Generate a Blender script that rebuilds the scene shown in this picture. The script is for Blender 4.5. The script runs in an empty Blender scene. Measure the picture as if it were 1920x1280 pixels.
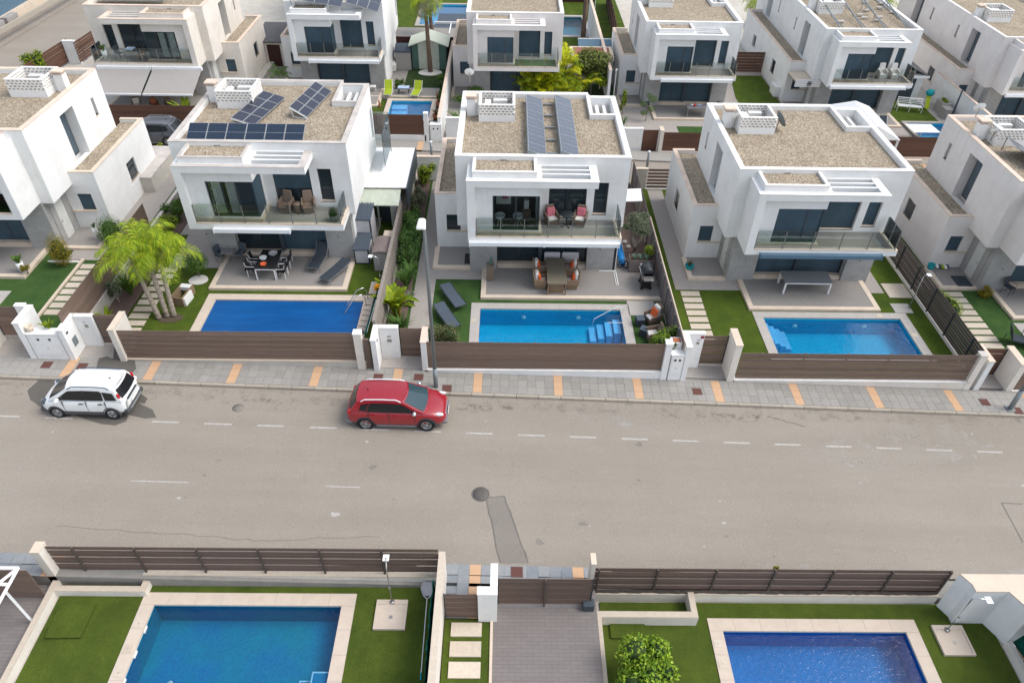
import bpy, math, random
from mathutils import Vector, Matrix
sc = bpy.context.scene
R = math.radians
# ------------------------------------------------------------------ camera
CAMZ = 22.704; FPX = 1359.654
RT = Vector((0.99991, 0.000078, 0.01341)).normalized()
FW = Vector((0.008673, 0.758971, -0.651066)).normalized()
UP = RT.cross(FW).normalized(); RT = FW.cross(UP).normalized()
cd = bpy.data.cameras.new('camera'); cam = bpy.data.objects.new('camera', cd)
sc.collection.objects.link(cam); sc.camera = cam
cam.matrix_world = Matrix(((RT.x, UP.x, -FW.x, 0), (RT.y, UP.y, -FW.y, 0), (RT.z, UP.z, -FW.z, CAMZ), (0, 0, 0, 1)))
cd.sensor_width = 36; cd.sensor_fit = 'HORIZONTAL'; cd.lens = FPX / 1920 * 36
cd.clip_start = .5; cd.clip_end = 900
# ------------------------------------------------------------------ light
SUN_EL, SUN_AZ = 54, 92          # azimuth: clockwise from +Y towards +X
wd = bpy.data.worlds.new('World'); sc.world = wd; wd.use_nodes = True
nt = wd.node_tree; nt.nodes.clear()
sky = nt.nodes.new('ShaderNodeTexSky'); sky.sky_type = 'NISHITA'; sky.sun_disc = False
sky.sun_elevation = R(SUN_EL); sky.sun_rotation = R(SUN_AZ); sky.air_density = 1.0; sky.dust_density = 2.2; sky.ozone_density = 1.0
bg = nt.nodes.new('ShaderNodeBackground'); bg.inputs['Strength'].default_value = .15
wo = nt.nodes.new('ShaderNodeOutputWorld')
hs = nt.nodes.new('ShaderNodeHueSaturation'); hs.inputs['Saturation'].default_value = .5
nt.links.new(sky.outputs[0], hs.inputs['Color']); nt.links.new(hs.outputs[0], bg.inputs[0]); nt.links.new(bg.outputs[0], wo.inputs[0])
sl = bpy.data.lights.new('sun', 'SUN'); sl.energy = .95; sl.angle = R(30); sl.color = (1, .96, .9)
so = bpy.data.objects.new('sun', sl); sc.collection.objects.link(so)
sd = Vector((math.sin(R(SUN_AZ)) * math.cos(R(SUN_EL)), math.cos(R(SUN_AZ)) * math.cos(R(SUN_EL)), math.sin(R(SUN_EL))))
so.rotation_euler = sd.to_track_quat('Z', 'Y').to_euler()
sc.view_settings.view_transform = 'Standard'; sc.view_settings.look = 'None'
sc.view_settings.exposure = 0.92; sc.view_settings.gamma = 1; sc.view_settings.use_curve_mapping = False

def G(u, v, z=0., slope=0.):
    """world point under picture point (1920 px wide) on the plane Z = z + slope*X"""
    d = FW + RT * ((u - 960) / FPX) - UP * ((v - 640) / FPX)
    t = (z - CAMZ) / (d.z - slope * d.x)
    return Vector((d.x * t, d.y * t, CAMZ + d.z * t))
# ------------------------------------------------------------------ materials
MATS = {}
def s2l(c):
    return tuple((x / 12.92 if x <= .04045 else ((x + .055) / 1.055) ** 2.4) for x in c)
def hx(h): return s2l(tuple(int(h[i:i + 2], 16) / 255 for i in (0, 2, 4)))
class NT:
    def __init__(s, name):
        s.m = bpy.data.materials.new(name); s.m.use_nodes = True; s.t = s.m.node_tree
        s.b = s.t.nodes['Principled BSDF']; s.o = s.t.nodes['Material Output']; MATS[name] = s.m
    def n(s, typ, **k):
        x = s.t.nodes.new(typ)
        for a, v in k.items():
            if hasattr(x, a) and a != 'inputs': setattr(x, a, v)
            elif a in x.inputs: x.inputs[a].default_value = v
            else: x.inputs[a.replace('_', ' ')].default_value = v
        return x
    def l(s, a, b): s.t.links.new(a, b)
    def co(s, kind='Object'):
        return s.n('ShaderNodeTexCoord').outputs[kind]
    def noise(s, scale, detail=4, rough=.6, vec=None, stretch=None):
        n = s.n('ShaderNodeTexNoise'); n.inputs['Scale'].default_value = scale; n.inputs['Detail'].default_value = detail; n.inputs['Roughness'].default_value = rough
        v = vec or s.n('ShaderNodeNewGeometry').outputs['Position']
        if stretch:
            mp = s.n('ShaderNodeMapping'); mp.inputs['Scale'].default_value = stretch; s.l(v, mp.inputs[0]); v = mp.outputs[0]
        s.l(v, n.inputs['Vector']); return n.outputs['Fac']
    def ramp(s, fac, stops):
        r = s.n('ShaderNodeValToRGB'); e = r.color_ramp.elements
        while len(e) > 1: e.remove(e[-1])
        for i, (p, c) in enumerate(stops):
            if i: x = e.new(p)
            else: x = e[0]; x.position = p
            x.color = (*c[:3], 1) if len(c) < 4 else c
        s.l(fac, r.inputs[0]); return r.outputs[0]
    def mix(s, fac, a, b, mode='MIX'):
        m = s.n('ShaderNodeMix'); m.data_type = 'RGBA'; m.blend_type = mode
        for k, v in ((0, fac), (6, a), (7, b)):
            if isinstance(v, (int, float)): m.inputs[k].default_value = v
            elif isinstance(v, tuple): m.inputs[k].default_value = (*v[:3], 1)
            else: s.l(v, m.inputs[k])
        return m.outputs[2]
    def bump(s, h, strength=.3, dist=.02):
        b = s.n('ShaderNodeBump'); b.inputs['Strength'].default_value = strength; b.inputs['Distance'].default_value = dist
        s.l(h, b.inputs['Height']); s.l(b.outputs[0], s.b.inputs['Normal'])
    def base(s, c, rough=.8, spec=.3, metal=0):
        if isinstance(c, tuple): s.b.inputs['Base Color'].default_value = (*c[:3], 1)
        else: s.l(c, s.b.inputs['Base Color'])
        s.b.inputs['Roughness'].default_value = rough; s.b.inputs['Specular IOR Level'].default_value = spec; s.b.inputs['Metallic'].default_value = metal
def dk(c, f): return tuple(x * f for x in c)
def simple(name, c, rough=.6, spec=.3, metal=0, var=.12, scale=3., bump=0, bscale=60):
    t = NT(name); f = t.noise(scale, 5, .65)
    t.base(t.ramp(f, [(.3, dk(c, 1 - var)), (.7, dk(c, 1 + var * .6))]), rough, spec, metal)
    if bump: t.bump(t.noise(bscale, 3), bump, .01)
    return t.m
def stucco(name, c, dirt, amt=.35):
    t = NT(name)
    f = t.noise(.9, 6, .7); st = t.noise(1.4, 5, .75, stretch=(3.5, 3.5, .35))
    col = t.mix(t.ramp(f, [(.42, (0, 0, 0)), (.75, (amt, amt, amt))]), c, dirt)
    col = t.mix(t.ramp(st, [(.55, (0, 0, 0)), (.8, (amt, amt, amt))]), col, dirt)
    t.base(col, .92, .15); t.bump(t.noise(45, 3), .12, .01); return t.m
stucco('white_render', (.775, .775, .76), (.56, .545, .51), .42)
stucco('aged_render', (.74, .70, .67), (.56, .51, .47), .5)
stucco('cream_render', (.72, .675, .61), (.52, .46, .38), .5)
stucco('concrete_wall', (.52, .49, .43), (.36, .33, .28), .7)
simple('cream_stone', (.63, .53, .42), .8, .2, var=.1, scale=2.2)
simple('coping_white', (.82, .80, .76), .85, .2, var=.1, scale=1.5)
simple('coping_pink', (.70, .56, .45), .85, .2, var=.18, scale=1.5)
simple('coping_grey', (.52, .48, .44), .85, .2, var=.2, scale=1.5)
simple('pool_stone_grey', (.42, .395, .365), .8, .2, var=.08)
simple('pool_stone_cream', (.56, .475, .39), .8, .2, var=.08)
simple('trim_grey', (.085, .087, .09), .7, .2)
simple('anthracite', (.028, .036, .042), .45, .4)
simple('slate_frame', (.05, .065, .078), .45, .4)
simple('steel', (.36, .35, .33), .35, .5, .7, var=.05)
simple('chrome', (.6, .61, .62), .22, .5, .9, var=.03)
simple('galvanised', (.24, .27, .28), .45, .5, .4, var=.08)
simple('white_metal', (.78, .79, .79), .45, .4, var=.04)
simple('white_plastic', (.80, .80, .78), .5, .4, var=.04)
simple('grey_plastic', (.20, .20, .21), .55, .3, var=.06)
simple('light_grey_plastic', (.50, .49, .51), .55, .3, var=.06)
simple('dark_plastic', (.018, .018, .02), .5, .4)
simple('black_glass', (.012, .014, .016), .12, .5)
simple('rubber', (.02, .02, .021), .8, .2)
simple('rattan', (.20, .15, .115), .8, .2, var=.25, scale=60, bump=.4, bscale=90)
simple('rattan_tan', (.27, .19, .12), .8, .2, var=.3, scale=60, bump=.4, bscale=90)
simple('cushion_white', (.66, .64, .60), .9, .1)
simple('cushion_orange', (.72, .14, .045), .9, .1)
simple('cushion_pink', (.62, .18, .22), .9, .1, var=.6, scale=22)
simple('mesh_dark', (.045, .055, .068), .8, .2, var=.12, scale=30)
simple('mesh_slate', (.075, .095, .12), .8, .2, var=.1, scale=30)
simple('lime_fabric', (.32, .40, .03), .85, .1)
simple('table_wood_grey', (.17, .15, .11), .6, .3, var=.15, scale=9)
simple('table_grey', (.20, .205, .215), .5, .3, var=.04)
simple('terracotta', (.36, .13, .07), .8, .2)
simple('red_gate', (.05, .018, .016), .6, .3)
simple('rust_cover', (.13, .055, .045), .8, .3, var=.3, scale=40)
simple('soil', (.105, .08, .06), .95, .1, var=.4, scale=14, bump=.6, bscale=40)
simple('mulch', (.16, .115, .10), .95, .1, var=.35, scale=18, bump=.6, bscale=40)
simple('white_pebbles', (.7, .68, .64), .9, .1, var=.4, scale=40, bump=.6)
simple('bark', (.34, .29, .235), .95, .1, var=.4, scale=12, bump=.8, bscale=30)
simple('palm_bark', (.17, .12, .09), .95, .1, var=.4, scale=12, bump=.8, bscale=30)
simple('banana_stem', (.36, .19, .045), .7, .2, var=.4, scale=10)
simple('brick_red', (.30, .12, .09), .8, .2)
simple('green_net', (.005, .07, .055), .9, .1, var=.5, scale=8, bump=.5, bscale=25)
simple('green_shed', (.085, .15, .12), .7, .2)
simple('pale_green', (.52, .56, .47), .7, .2)
simple('slate_roof', (.10, .10, .105), .8, .2, var=.25, scale=10)
simple('turquoise', (.01, .30, .33), .6, .3)
simple('blue_roll', (.005, .22, .58), .5, .3)
simple('yellow_ring', (.85, .36, .005), .5, .3)
simple('awning_grey', (.34, .32, .30), .85, .1, var=.04)
simple('awning_blue', (.10, .17, .23), .7, .2, var=.05)
simple('flower_blue', (.35, .42, .62), .8, .1)
simple('orange_tile', (.56, .36, .22), .85, .2, var=.1, scale=20)
simple('road_paint', (.43, .405, .37), .85, .2, var=.25, scale=9)
simple('red_sign', (.28, .03, .05), .5, .3)
simple('ac_white', (.74, .74, .71), .5, .3)
simple('bbq_lid', (.03, .035, .04), .3, .5)
simple('sign_grey', (.17, .20, .21), .6, .3)
simple('wall_brown', (.27, .235, .205), .9, .2, var=.2)
simple('interior_shade', (.05, .06, .07), .8, .2)  # dark tone standing for the shade inside rooms and openings
simple('door_white', (.62, .63, .60), .5, .3)
simple('jug_red', (.5, .05, .05), .5, .3)
simple('paper_blue', (.4, .5, .65), .6, .3)
# render with wood look composite boards
def boards(name, c):
    t = NT(name)
    oi = t.n('ShaderNodeObjectInfo'); f = t.noise(1.1, 6, .75, stretch=(1.2, 1.2, 26))
    a = t.ramp(f, [(.3, dk(c, .78)), (.7, dk(c, 1.2))])
    b = t.ramp(oi.outputs['Random'], [(0, (.84, .84, .84)), (1, (1.12, 1.1, 1.08))])
    t.base(t.mix(1., a, b, 'MULTIPLY'), .75, .25); t.bump(f, .2, .004); return t.m
boards('composite_brown', (.185, .132, .104)); boards('composite_red_brown', (.125, .066, .045)); boards('composite_near', (.140, .098, .080)); boards('composite_dark', (.088, .072, .062)); boards('composite_mauve', (.20, .165, .155))
# grey stone cladding
t = NT('stone_cladding'); f = t.noise(1.6, 8, .75); f2 = t.noise(7, 5, .7)
t.base(t.mix(t.ramp(f2, [(.35, (0, 0, 0)), (.7, (.5, .5, .5))]), t.ramp(f, [(.3, (.27, .27, .265)), (.7, (.42, .415, .40))]), (.34, .335, .32)), .75, .25); t.bump(f2, .2, .01)
# roller shutter
for nm, c in (('shutter_slate', (.042, .078, .105)), ('shutter_grey', (.085, .115, .14))):
    t = NT(nm); g = t.n('ShaderNodeNewGeometry'); sp = t.n('ShaderNodeSeparateXYZ'); t.l(g.outputs['Position'], sp.inputs[0])
    w = t.n('ShaderNodeMath', operation='SINE'); m = t.n('ShaderNodeMath', operation='MULTIPLY'); m.inputs[1].default_value = 2 * math.pi / .055
    t.l(sp.outputs['Z'], m.inputs[0]); t.l(m.outputs[0], w.inputs[0]); f = t.noise(1.2, 3)
    t.base(t.ramp(f, [(.3, dk(c, .85)), (.7, dk(c, 1.15))]), .5, .35); t.bump(w.outputs[0], .5, .008)
# gravel
t = NT('roof_gravel'); g = t.n('ShaderNodeNewGeometry')
v = t.n('ShaderNodeTexVoronoi'); v.inputs['Scale'].default_value = 11; t.l(g.outputs['Position'], v.inputs['Vector'])
v2 = t.n('ShaderNodeTexVoronoi'); v2.inputs['Scale'].default_value = 24; t.l(g.outputs['Position'], v2.inputs['Vector'])
cc = t.ramp(v.outputs['Color'], [(0, (.12, .095, .07)), (.3, (.25, .20, .145)), (.55, (.36, .295, .22)), (.8, (.48, .41, .32)), (1, (.60, .55, .47))])
c2 = t.ramp(v2.outputs['Color'], [(0, (.18, .145, .11)), (.5, (.36, .30, .22)), (1, (.56, .50, .42))])
big = t.ramp(t.noise(.7, 5, .7), [(.3, (.86, .86, .84)), (.7, (1.06, 1.05, 1.02))])
t.base(t.mix(1., t.mix(.45, cc, c2), big, 'MULTIPLY'), .95, .1); t.bump(v.outputs['Distance'], .9, .05)
# artificial turf
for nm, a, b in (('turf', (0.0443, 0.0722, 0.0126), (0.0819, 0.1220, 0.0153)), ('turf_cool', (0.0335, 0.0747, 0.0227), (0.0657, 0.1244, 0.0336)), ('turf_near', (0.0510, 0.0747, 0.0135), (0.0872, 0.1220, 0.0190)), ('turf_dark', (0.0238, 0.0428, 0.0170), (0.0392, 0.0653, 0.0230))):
    t = NT(nm); f = t.noise(.8, 6, .7); f2 = t.noise(38, 3, .8)
    c = t.ramp(f, [(.3, a), (.72, b)]); c = t.mix(1., c, t.ramp(f2, [(.25, (.6, .62, .6)), (.75, (1.4, 1.38, 1.3))]), 'MULTIPLY'); c = t.mix(1., c, t.ramp(t.noise(.35, 5, .7, stretch=(3, .8, 1)), [(.35, (.86, .9, .9)), (.7, (1.14, 1.08, 1.1))]), 'MULTIPLY')
    t.base(c, .95, .1); t.bump(f2, .7, .03)
# asphalt
def asphalt(name, a, b):
    t = NT(name); f = t.noise(.22, 6, .7); fx = t.noise(.5, 5, .7, stretch=(.12, 1.2, 1)); f2 = t.noise(26, 4, .85); f3 = t.noise(.9, 7, .8)
    c = t.ramp(f, [(.3, a), (.7, b)]); c = t.mix(.45, c, t.ramp(fx, [(.35, dk(a, .93)), (.7, dk(b, 1.05))]))
    c = t.mix(1., c, t.ramp(f2, [(.3, (.74, .74, .74)), (.7, (1.24, 1.24, 1.23))]), 'MULTIPLY')
    c = t.mix(t.ramp(f3, [(.64, (0, 0, 0)), (.74, (.35, .35, .35))]), c, dk(b, 1.28))
    t.base(c, .92, .2); t.bump(f2, .5, .01); return t.m
asphalt('asphalt', (.262, .232, .192), (.306, .274, .232)); asphalt('asphalt_patch', (.205, .183, .160), (.232, .21, .185)); asphalt('lane_paving', (.26, .225, .19), (.31, .275, .235))
simple('crack', (.17, .155, .14), .9, .1); 
t = NT('chalk_stain'); t.base((.50, .475, .44), .95, .1)
f = t.noise(1.3, 8, .85); 
def alpha(t, fac, lo, hi, amt):
    r = t.ramp(fac, [(lo, (0, 0, 0)), (hi, (amt, amt, amt))]); t.l(r, t.b.inputs['Alpha'])
alpha(t, f, .5, .72, .75)
t = NT('damp'); t.base((.13, .12, .105), .55, .4); t.b.inputs['Alpha'].default_value = .72
t = NT('grime'); t.base((.16, .145, .12), .95, .1); alpha(t, t.noise(2.2, 8, .85), .5, .75, .5)
# pavement tile: random per object
def tile(name, a, b):
    t = NT(name); oi = t.n('ShaderNodeObjectInfo'); f = t.noise(7, 6, .75)
    c = t.ramp(oi.outputs['Random'], [(0, a), (1, b)])
    t.base(t.mix(1., c, t.ramp(f, [(.3, (.88, .88, .88)), (.7, (1.08, 1.08, 1.07))]), 'MULTIPLY'), .85, .2); t.bump(f, .15, .005)
tile('paving_grey', (.275, .262, .240), (.325, .31, .286)); tile('paving_blue', (.20, .225, .25), (.29, .30, .305)); tile('kerb_stone', (.33, .29, .24), (.40, .36, .30))
tile('patio_tile', (.25, .235, .22), (.28, .262, .245)); tile('patio_tile_grey', (.27, .27, .27), (.30, .30, .30)); tile('walk_tile', (.34, .31, .285), (.385, .352, .32)); tile('step_stone', (.50, .43, .345), (.60, .525, .43))
simple('grout', (.262, .248, .226), .95, .1)
# driveway stamped concrete
t = NT('driveway'); br = t.n('ShaderNodeTexBrick'); br.inputs['Scale'].default_value = 1; br.inputs['Brick Width'].default_value = .4; br.inputs['Row Height'].default_value = .13; br.inputs['Mortar Size'].default_value = .006
t.l(t.n('ShaderNodeNewGeometry').outputs['Position'], br.inputs['Vector'])
br.inputs['Color1'].default_value = (.185, .165, .156, 1); br.inputs['Color2'].default_value = (.205, .183, .173, 1); br.inputs['Mortar'].default_value = (.13, .115, .115, 1)
t.base(br.outputs['Color'], .8, .25); t.bump(br.outputs['Fac'], -.3, .01)
# solar cells
def solar(name, a, b, line):
    t = NT(name); oc = t.co('Object'); br = t.n('ShaderNodeTexBrick'); br.offset = 0; br.inputs['Scale'].default_value = 1
    br.inputs['Brick Width'].default_value = .165; br.inputs['Row Height'].default_value = .165; br.inputs['Mortar Size'].default_value = .005
    t.l(oc, br.inputs['Vector']); br.inputs['Color1'].default_value = (*a, 1); br.inputs['Color2'].default_value = (*b, 1); br.inputs['Mortar'].default_value = (*line, 1)
    t.base(br.outputs['Color'], .18, .5)
solar('solar_blue', (.014, .026, .048), (.018, .032, .056), (.028, .045, .07)); solar('solar_violet', (.022, .026, .042), (.026, .03, .048), (.05, .055, .08)); solar('solar_grey', (.06, .075, .10), (.068, .083, .11), (.13, .14, .17))
# glass
def window_glass(name, c, tr=.0):
    t = NT(name); t.base(c, .04, .6)
    f = t.noise(.7, 3); t.bump(f, .03, .05)
    return t.m
window_glass('window_glass', (.022, .034, .042)); window_glass('glass_teal', (.03, .06, .07)); window_glass('glass_interior', (.05, .045, .04))
def clear(name, tint, gl, refl=(.8, .9, .95)):
    t = NT(name); tr = t.n('ShaderNodeBsdfTransparent'); tr.inputs[0].default_value = (*tint, 1)
    g = t.n('ShaderNodeBsdfGlossy'); g.inputs['Roughness'].default_value = .03; g.inputs[0].default_value = (*refl, 1)
    fr = t.n('ShaderNodeFresnel'); fr.inputs[0].default_value = 1.45; m = t.n('ShaderNodeMixShader')
    ad = t.n('ShaderNodeMath', operation='ADD'); ad.inputs[1].default_value = gl; t.l(fr.outputs[0], ad.inputs[0])
    t.l(ad.outputs[0], m.inputs[0]); t.l(tr.outputs[0], m.inputs[1]); t.l(g.outputs[0], m.inputs[2]); t.l(m.outputs[0], t.o.inputs[0]); return t, g
clear('railing_glass', (.92, .955, .948), .035); clear('car_glass', (.30, .36, .36), .06); clear('door_glass', (.86, .90, .90), .0)
# pools
def water(name, tint, ripple, scale=2.2, gl=.0):
    t, g = clear(name, tint, gl, (1, 1, 1))
    n = t.noise(scale, 3, .6); b = t.n('ShaderNodeBump'); b.inputs['Strength'].default_value = ripple; b.inputs['Distance'].default_value = .05
    t.l(n, b.inputs['Height']); t.l(b.outputs[0], g.inputs['Normal'])
water('water_calm', (.62, .86, .97), .25); water('water_ripple', (.62, .86, .97), .55, 3.6, .02); water('water_soft', (.62, .86, .97), .45, 6.5, .0); water('water_teal', (.50, .82, .93), .5, 5)
def basin(name, c, teal=None):
    t = NT(name); g = t.n('ShaderNodeNewGeometry'); vo = t.n('ShaderNodeTexVoronoi'); vo.inputs['Scale'].default_value = 14; t.l(g.outputs['Position'], vo.inputs['Vector'])
    f = t.noise(.55, 3, .5); a = t.ramp(f, [(.3, c), (.7, teal or dk(c, 1.12))])
    t.base(t.mix(1., a, t.ramp(vo.outputs['Color'], [(0, (.85, .85, .88)), (1, (1.15, 1.15, 1.12))]), 'MULTIPLY'), .5, .3)
basin('basin_bright', (.002, .42, .60)); basin('basin_deep', (.001, .19, .46)); basin('basin_near', (.002, .20, .42), (.004, .28, .36)); basin('basin_teal', (.02, .22, .26)); basin('basin_step', (.24, .56, .78)); simple('pool_edge_white', (.6, .75, .85), .6, .3)
t = NT('pool_cover'); f = t.noise(.8, 5, .7, stretch=(.5, 3, 1)); vo = t.n('ShaderNodeTexVoronoi'); vo.inputs['Scale'].default_value = 40; t.l(t.n('ShaderNodeNewGeometry').outputs['Position'], vo.inputs['Vector'])
t.base(t.ramp(f, [(.3, (.0008, .062, .22)), (.7, (.0015, .095, .31))]), .45, .35); t.bump(vo.outputs['Distance'], .35, .01)
# car paint
def paint(name, c, coat=1.):
    t = NT(name); t.base(c, .32, .5); t.b.inputs['Coat Weight'].default_value = coat; t.b.inputs['Coat Roughness'].default_value = .06
paint('paint_white', (.76, .78, .77)); paint('paint_red', (.29, .003, .012)); paint('paint_grey', (.085, .095, .11)); simple('tail_red', (.55, .01, .02), .2, .5); simple('lamp_clear', (.62, .65, .66), .12, .6); simple('alloy', (.30, .31, .32), .3, .5, .7, var=.05)
# foliage: every leaf gets its own tone
def leafm(name, cols, trans=.25):
    t = NT(name); g = t.n('ShaderNodeNewGeometry')
    n = len(cols); c = t.ramp(g.outputs['Random Per Island'], [(i / (n - 1), x) for i, x in enumerate(cols)])
    t.base(c, .65, .25)
    tl = t.n('ShaderNodeBsdfTranslucent'); t.l(c, tl.inputs[0]); m = t.n('ShaderNodeMixShader'); m.inputs[0].default_value = trans
    t.l(t.b.outputs[0], m.inputs[1]); t.l(tl.outputs[0], m.inputs[2]); t.l(m.outputs[0], t.o.inputs[0])
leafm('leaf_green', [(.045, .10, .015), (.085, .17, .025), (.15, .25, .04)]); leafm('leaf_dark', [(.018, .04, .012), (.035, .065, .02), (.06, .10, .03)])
leafm('leaf_lime', [(.10, .17, .012), (.22, .30, .015), (.36, .42, .02)]); leafm('leaf_palm', [(.14, .24, .012), (.28, .40, .02), (.48, .52, .03)]); leafm('leaf_yellow', [(.36, .42, .008), (.52, .56, .01), (.66, .60, .02)])
leafm('leaf_olive', [(.11, .13, .08), (.19, .215, .14), (.30, .32, .22)]); leafm('leaf_rust', [(.10, .05, .02), (.16, .11, .03), (.14, .16, .05)]); leafm('leaf_mixed', [(.06, .10, .03), (.13, .17, .06), (.22, .18, .08), (.25, .26, .12)])
leafm('leaf_gold', [(.12, .16, .01), (.26, .22, .015), (.38, .22, .02)]); leafm('leaf_dry', [(.14, .13, .08), (.19, .19, .12), (.25, .24, .16)]); leafm('leaf_blue', [(.12, .22, .17), (.18, .30, .22)]); leafm('leaf_citrus', [(.07, .15, .010), (.14, .27, .018), (.30, .44, .03), (.46, .56, .08)])
leafm('leaf_tree', [(.06, .085, .025), (.13, .16, .04), (.21, .22, .07), (.24, .31, .04)])
leafm('leaf_hedge', [(.05, .12, .02), (.10, .20, .045), (.17, .30, .07)])
# ------------------------------------------------------------------ mesh helpers
COL = sc.collection
class MB:
    def __init__(s, off=(0, 0, 0)):
        s.V = []; s.F = []; s.M = []; s.mats = []; s.cur = 0; s.off = Vector(off); s.smooth = False; s.mir = None; s.sm = []
    def mat(s, name):
        if name not in s.mats: s.mats.append(name)
        s.cur = s.mats.index(name); return s
    def face(s, pts):
        k = len(s.V); s.V += [Vector(p) for p in pts]; s.F.append(tuple(range(k, k + len(pts)))); s.M.append(s.cur); s.sm.append(s.smooth)
    def faces(s, vs, fs):
        k = len(s.V); s.V += [Vector(p) for p in vs]
        for f in fs: s.F.append(tuple(k + i for i in f)); s.M.append(s.cur); s.sm.append(s.smooth)
    def box(s, x0, y0, z0, x1, y1, z1):
        if x1 < x0: x0, x1 = x1, x0
        if y1 < y0: y0, y1 = y1, y0
        if z1 < z0: z0, z1 = z1, z0
        s.faces([(x0, y0, z0), (x1, y0, z0), (x1, y1, z0), (x0, y1, z0), (x0, y0, z1), (x1, y0, z1), (x1, y1, z1), (x0, y1, z1)],
                [(0, 3, 2, 1), (4, 5, 6, 7), (0, 1, 5, 4), (1, 2, 6, 5), (2, 3, 7, 6), (3, 0, 4, 7)]); return s
    def prism(s, poly, z0, z1):
        n = len(poly); a = sum(poly[i][0] * poly[(i + 1) % n][1] - poly[(i + 1) % n][0] * poly[i][1] for i in range(n))
        if a < 0: poly = poly[::-1]
        f0 = z0 if callable(z0) else (lambda x, y: z0); f1 = z1 if callable(z1) else (lambda x, y: z1)
        s.faces([(p[0], p[1], f0(p[0], p[1])) for p in poly] + [(p[0], p[1], f1(p[0], p[1])) for p in poly],
                [tuple(range(n - 1, -1, -1)), tuple(range(n, 2 * n))] + [(i, (i + 1) % n, n + (i + 1) % n, n + i) for i in range(n)]); return s
    def tube(s, pts, r, n=8, r2=None, caps=True):
        pts = [Vector(p) for p in pts]; m = len(pts); vs = []
        for i, p in enumerate(pts):
            d = (pts[min(i + 1, m - 1)] - pts[max(i - 1, 0)]).normalized()
            a = d.cross(Vector((0, 0, 1)));
            if a.length < .05: a = d.cross(Vector((1, 0, 0)))
            a.normalize(); b = d.cross(a); t = i / (m - 1); rr = r if r2 is None else r + (r2 - r) * t
            for k in range(n):
                an = 2 * math.pi * k / n; vs.append(p + a * math.cos(an) * rr + b * math.sin(an) * rr)
        fs = [(i * n + k, i * n + (k + 1) % n, (i + 1) * n + (k + 1) % n, (i + 1) * n + k) for i in range(m - 1) for k in range(n)]
        fs = [f[::-1] for f in fs]
        if caps: fs += [tuple(range(n)), tuple(range((m - 1) * n + n - 1, (m - 1) * n - 1, -1))]
        o = s.smooth; s.smooth = n > 6; s.faces(vs, fs); s.smooth = o; return s
    def lathe(s, prof, c=(0, 0, 0), n=16):
        c = Vector(c); vs = []; m = len(prof)
        for r, z in prof:
            for k in range(n):
                an = 2 * math.pi * k / n; vs.append(c + Vector((r * math.cos(an), r * math.sin(an), z)))
        fs = [(i * n + k, i * n + (k + 1) % n, (i + 1) * n + (k + 1) % n, (i + 1) * n + k) for i in range(m - 1) for k in range(n)]
        fs += [tuple(range(n - 1, -1, -1)), tuple(range((m - 1) * n, m * n))]
        o = s.smooth; s.smooth = True; s.faces(vs, fs); s.smooth = o; return s
    def ell(s, c, r, n=12, m=8):
        c = Vector(c); vs = []; fs = []
        for i in range(m + 1):
            th = math.pi * i / m
            for k in range(n):
                ph = 2 * math.pi * k / n; vs.append(c + Vector((r[0] * math.sin(th) * math.cos(ph), r[1] * math.sin(th) * math.sin(ph), r[2] * math.cos(th))))
        for i in range(m):
            for k in range(n): fs.append((i * n + k, (i + 1) * n + k, (i + 1) * n + (k + 1) % n, i * n + (k + 1) % n))
        o = s.smooth; s.smooth = True; s.faces(vs, fs); s.smooth = o; return s
    def xf(s, M, k=0):
        for i in range(k, len(s.V)): s.V[i] = M @ s.V[i]
        return s
    def mesh(s, name):
        me = bpy.data.meshes.new(name); V = s.V; F = s.F
        if s.mir is not None:
            V = [Vector((s.mir - v.x, v.y, v.z)) for v in V]; F = [f[::-1] for f in F]
        me.from_pydata([tuple(v - s.off) for v in V], [], F)
        for m in s.mats: me.materials.append(MATS[m])
        me.polygons.foreach_set('material_index', s.M); me.polygons.foreach_set('use_smooth', s.sm); me.update(); return me
    def build(s, name, parent=None, mat=None, bevel=0, **k):
        if mat: s.mats = [mat]; s.M = [0] * len(s.F)
        o = bpy.data.objects.new(name, s.mesh(name)); COL.objects.link(o)
        if parent: o.parent = parent
        if bevel:
            b = o.modifiers.new('bevel', 'BEVEL'); b.width = bevel; b.segments = 1; b.limit_method = 'ANGLE'
        for a, v in k.items(): o[a] = v
        return o
def thing(name, label, cat, loc=(0, 0, 0), rz=0, group=None):
    o = bpy.data.objects.new(name, None); COL.objects.link(o); o.location = loc; o.rotation_euler = (0, 0, rz); o.empty_display_size = .2
    o['label'] = label; o['category'] = cat
    if group: o['group'] = group
    return o
def inst(name, me, parent, loc=(0, 0, 0), rot=(0, 0, 0)):
    o = bpy.data.objects.new(name, me); COL.objects.link(o); o.parent = parent; o.location = loc; o.rotation_euler = rot; return o
def dup(root, loc, rz, label, group=None):
    r = root.copy(); COL.objects.link(r); r.location = loc; r.rotation_euler = (0, 0, rz); r['label'] = label
    if group: r['group'] = group
    for ch in root.children:
        c = ch.copy(); COL.objects.link(c); c.parent = r
        for g in ch.children:
            d = g.copy(); COL.objects.link(d); d.parent = c
    return r
def struct(o): o['kind'] = 'structure'; return o
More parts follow.
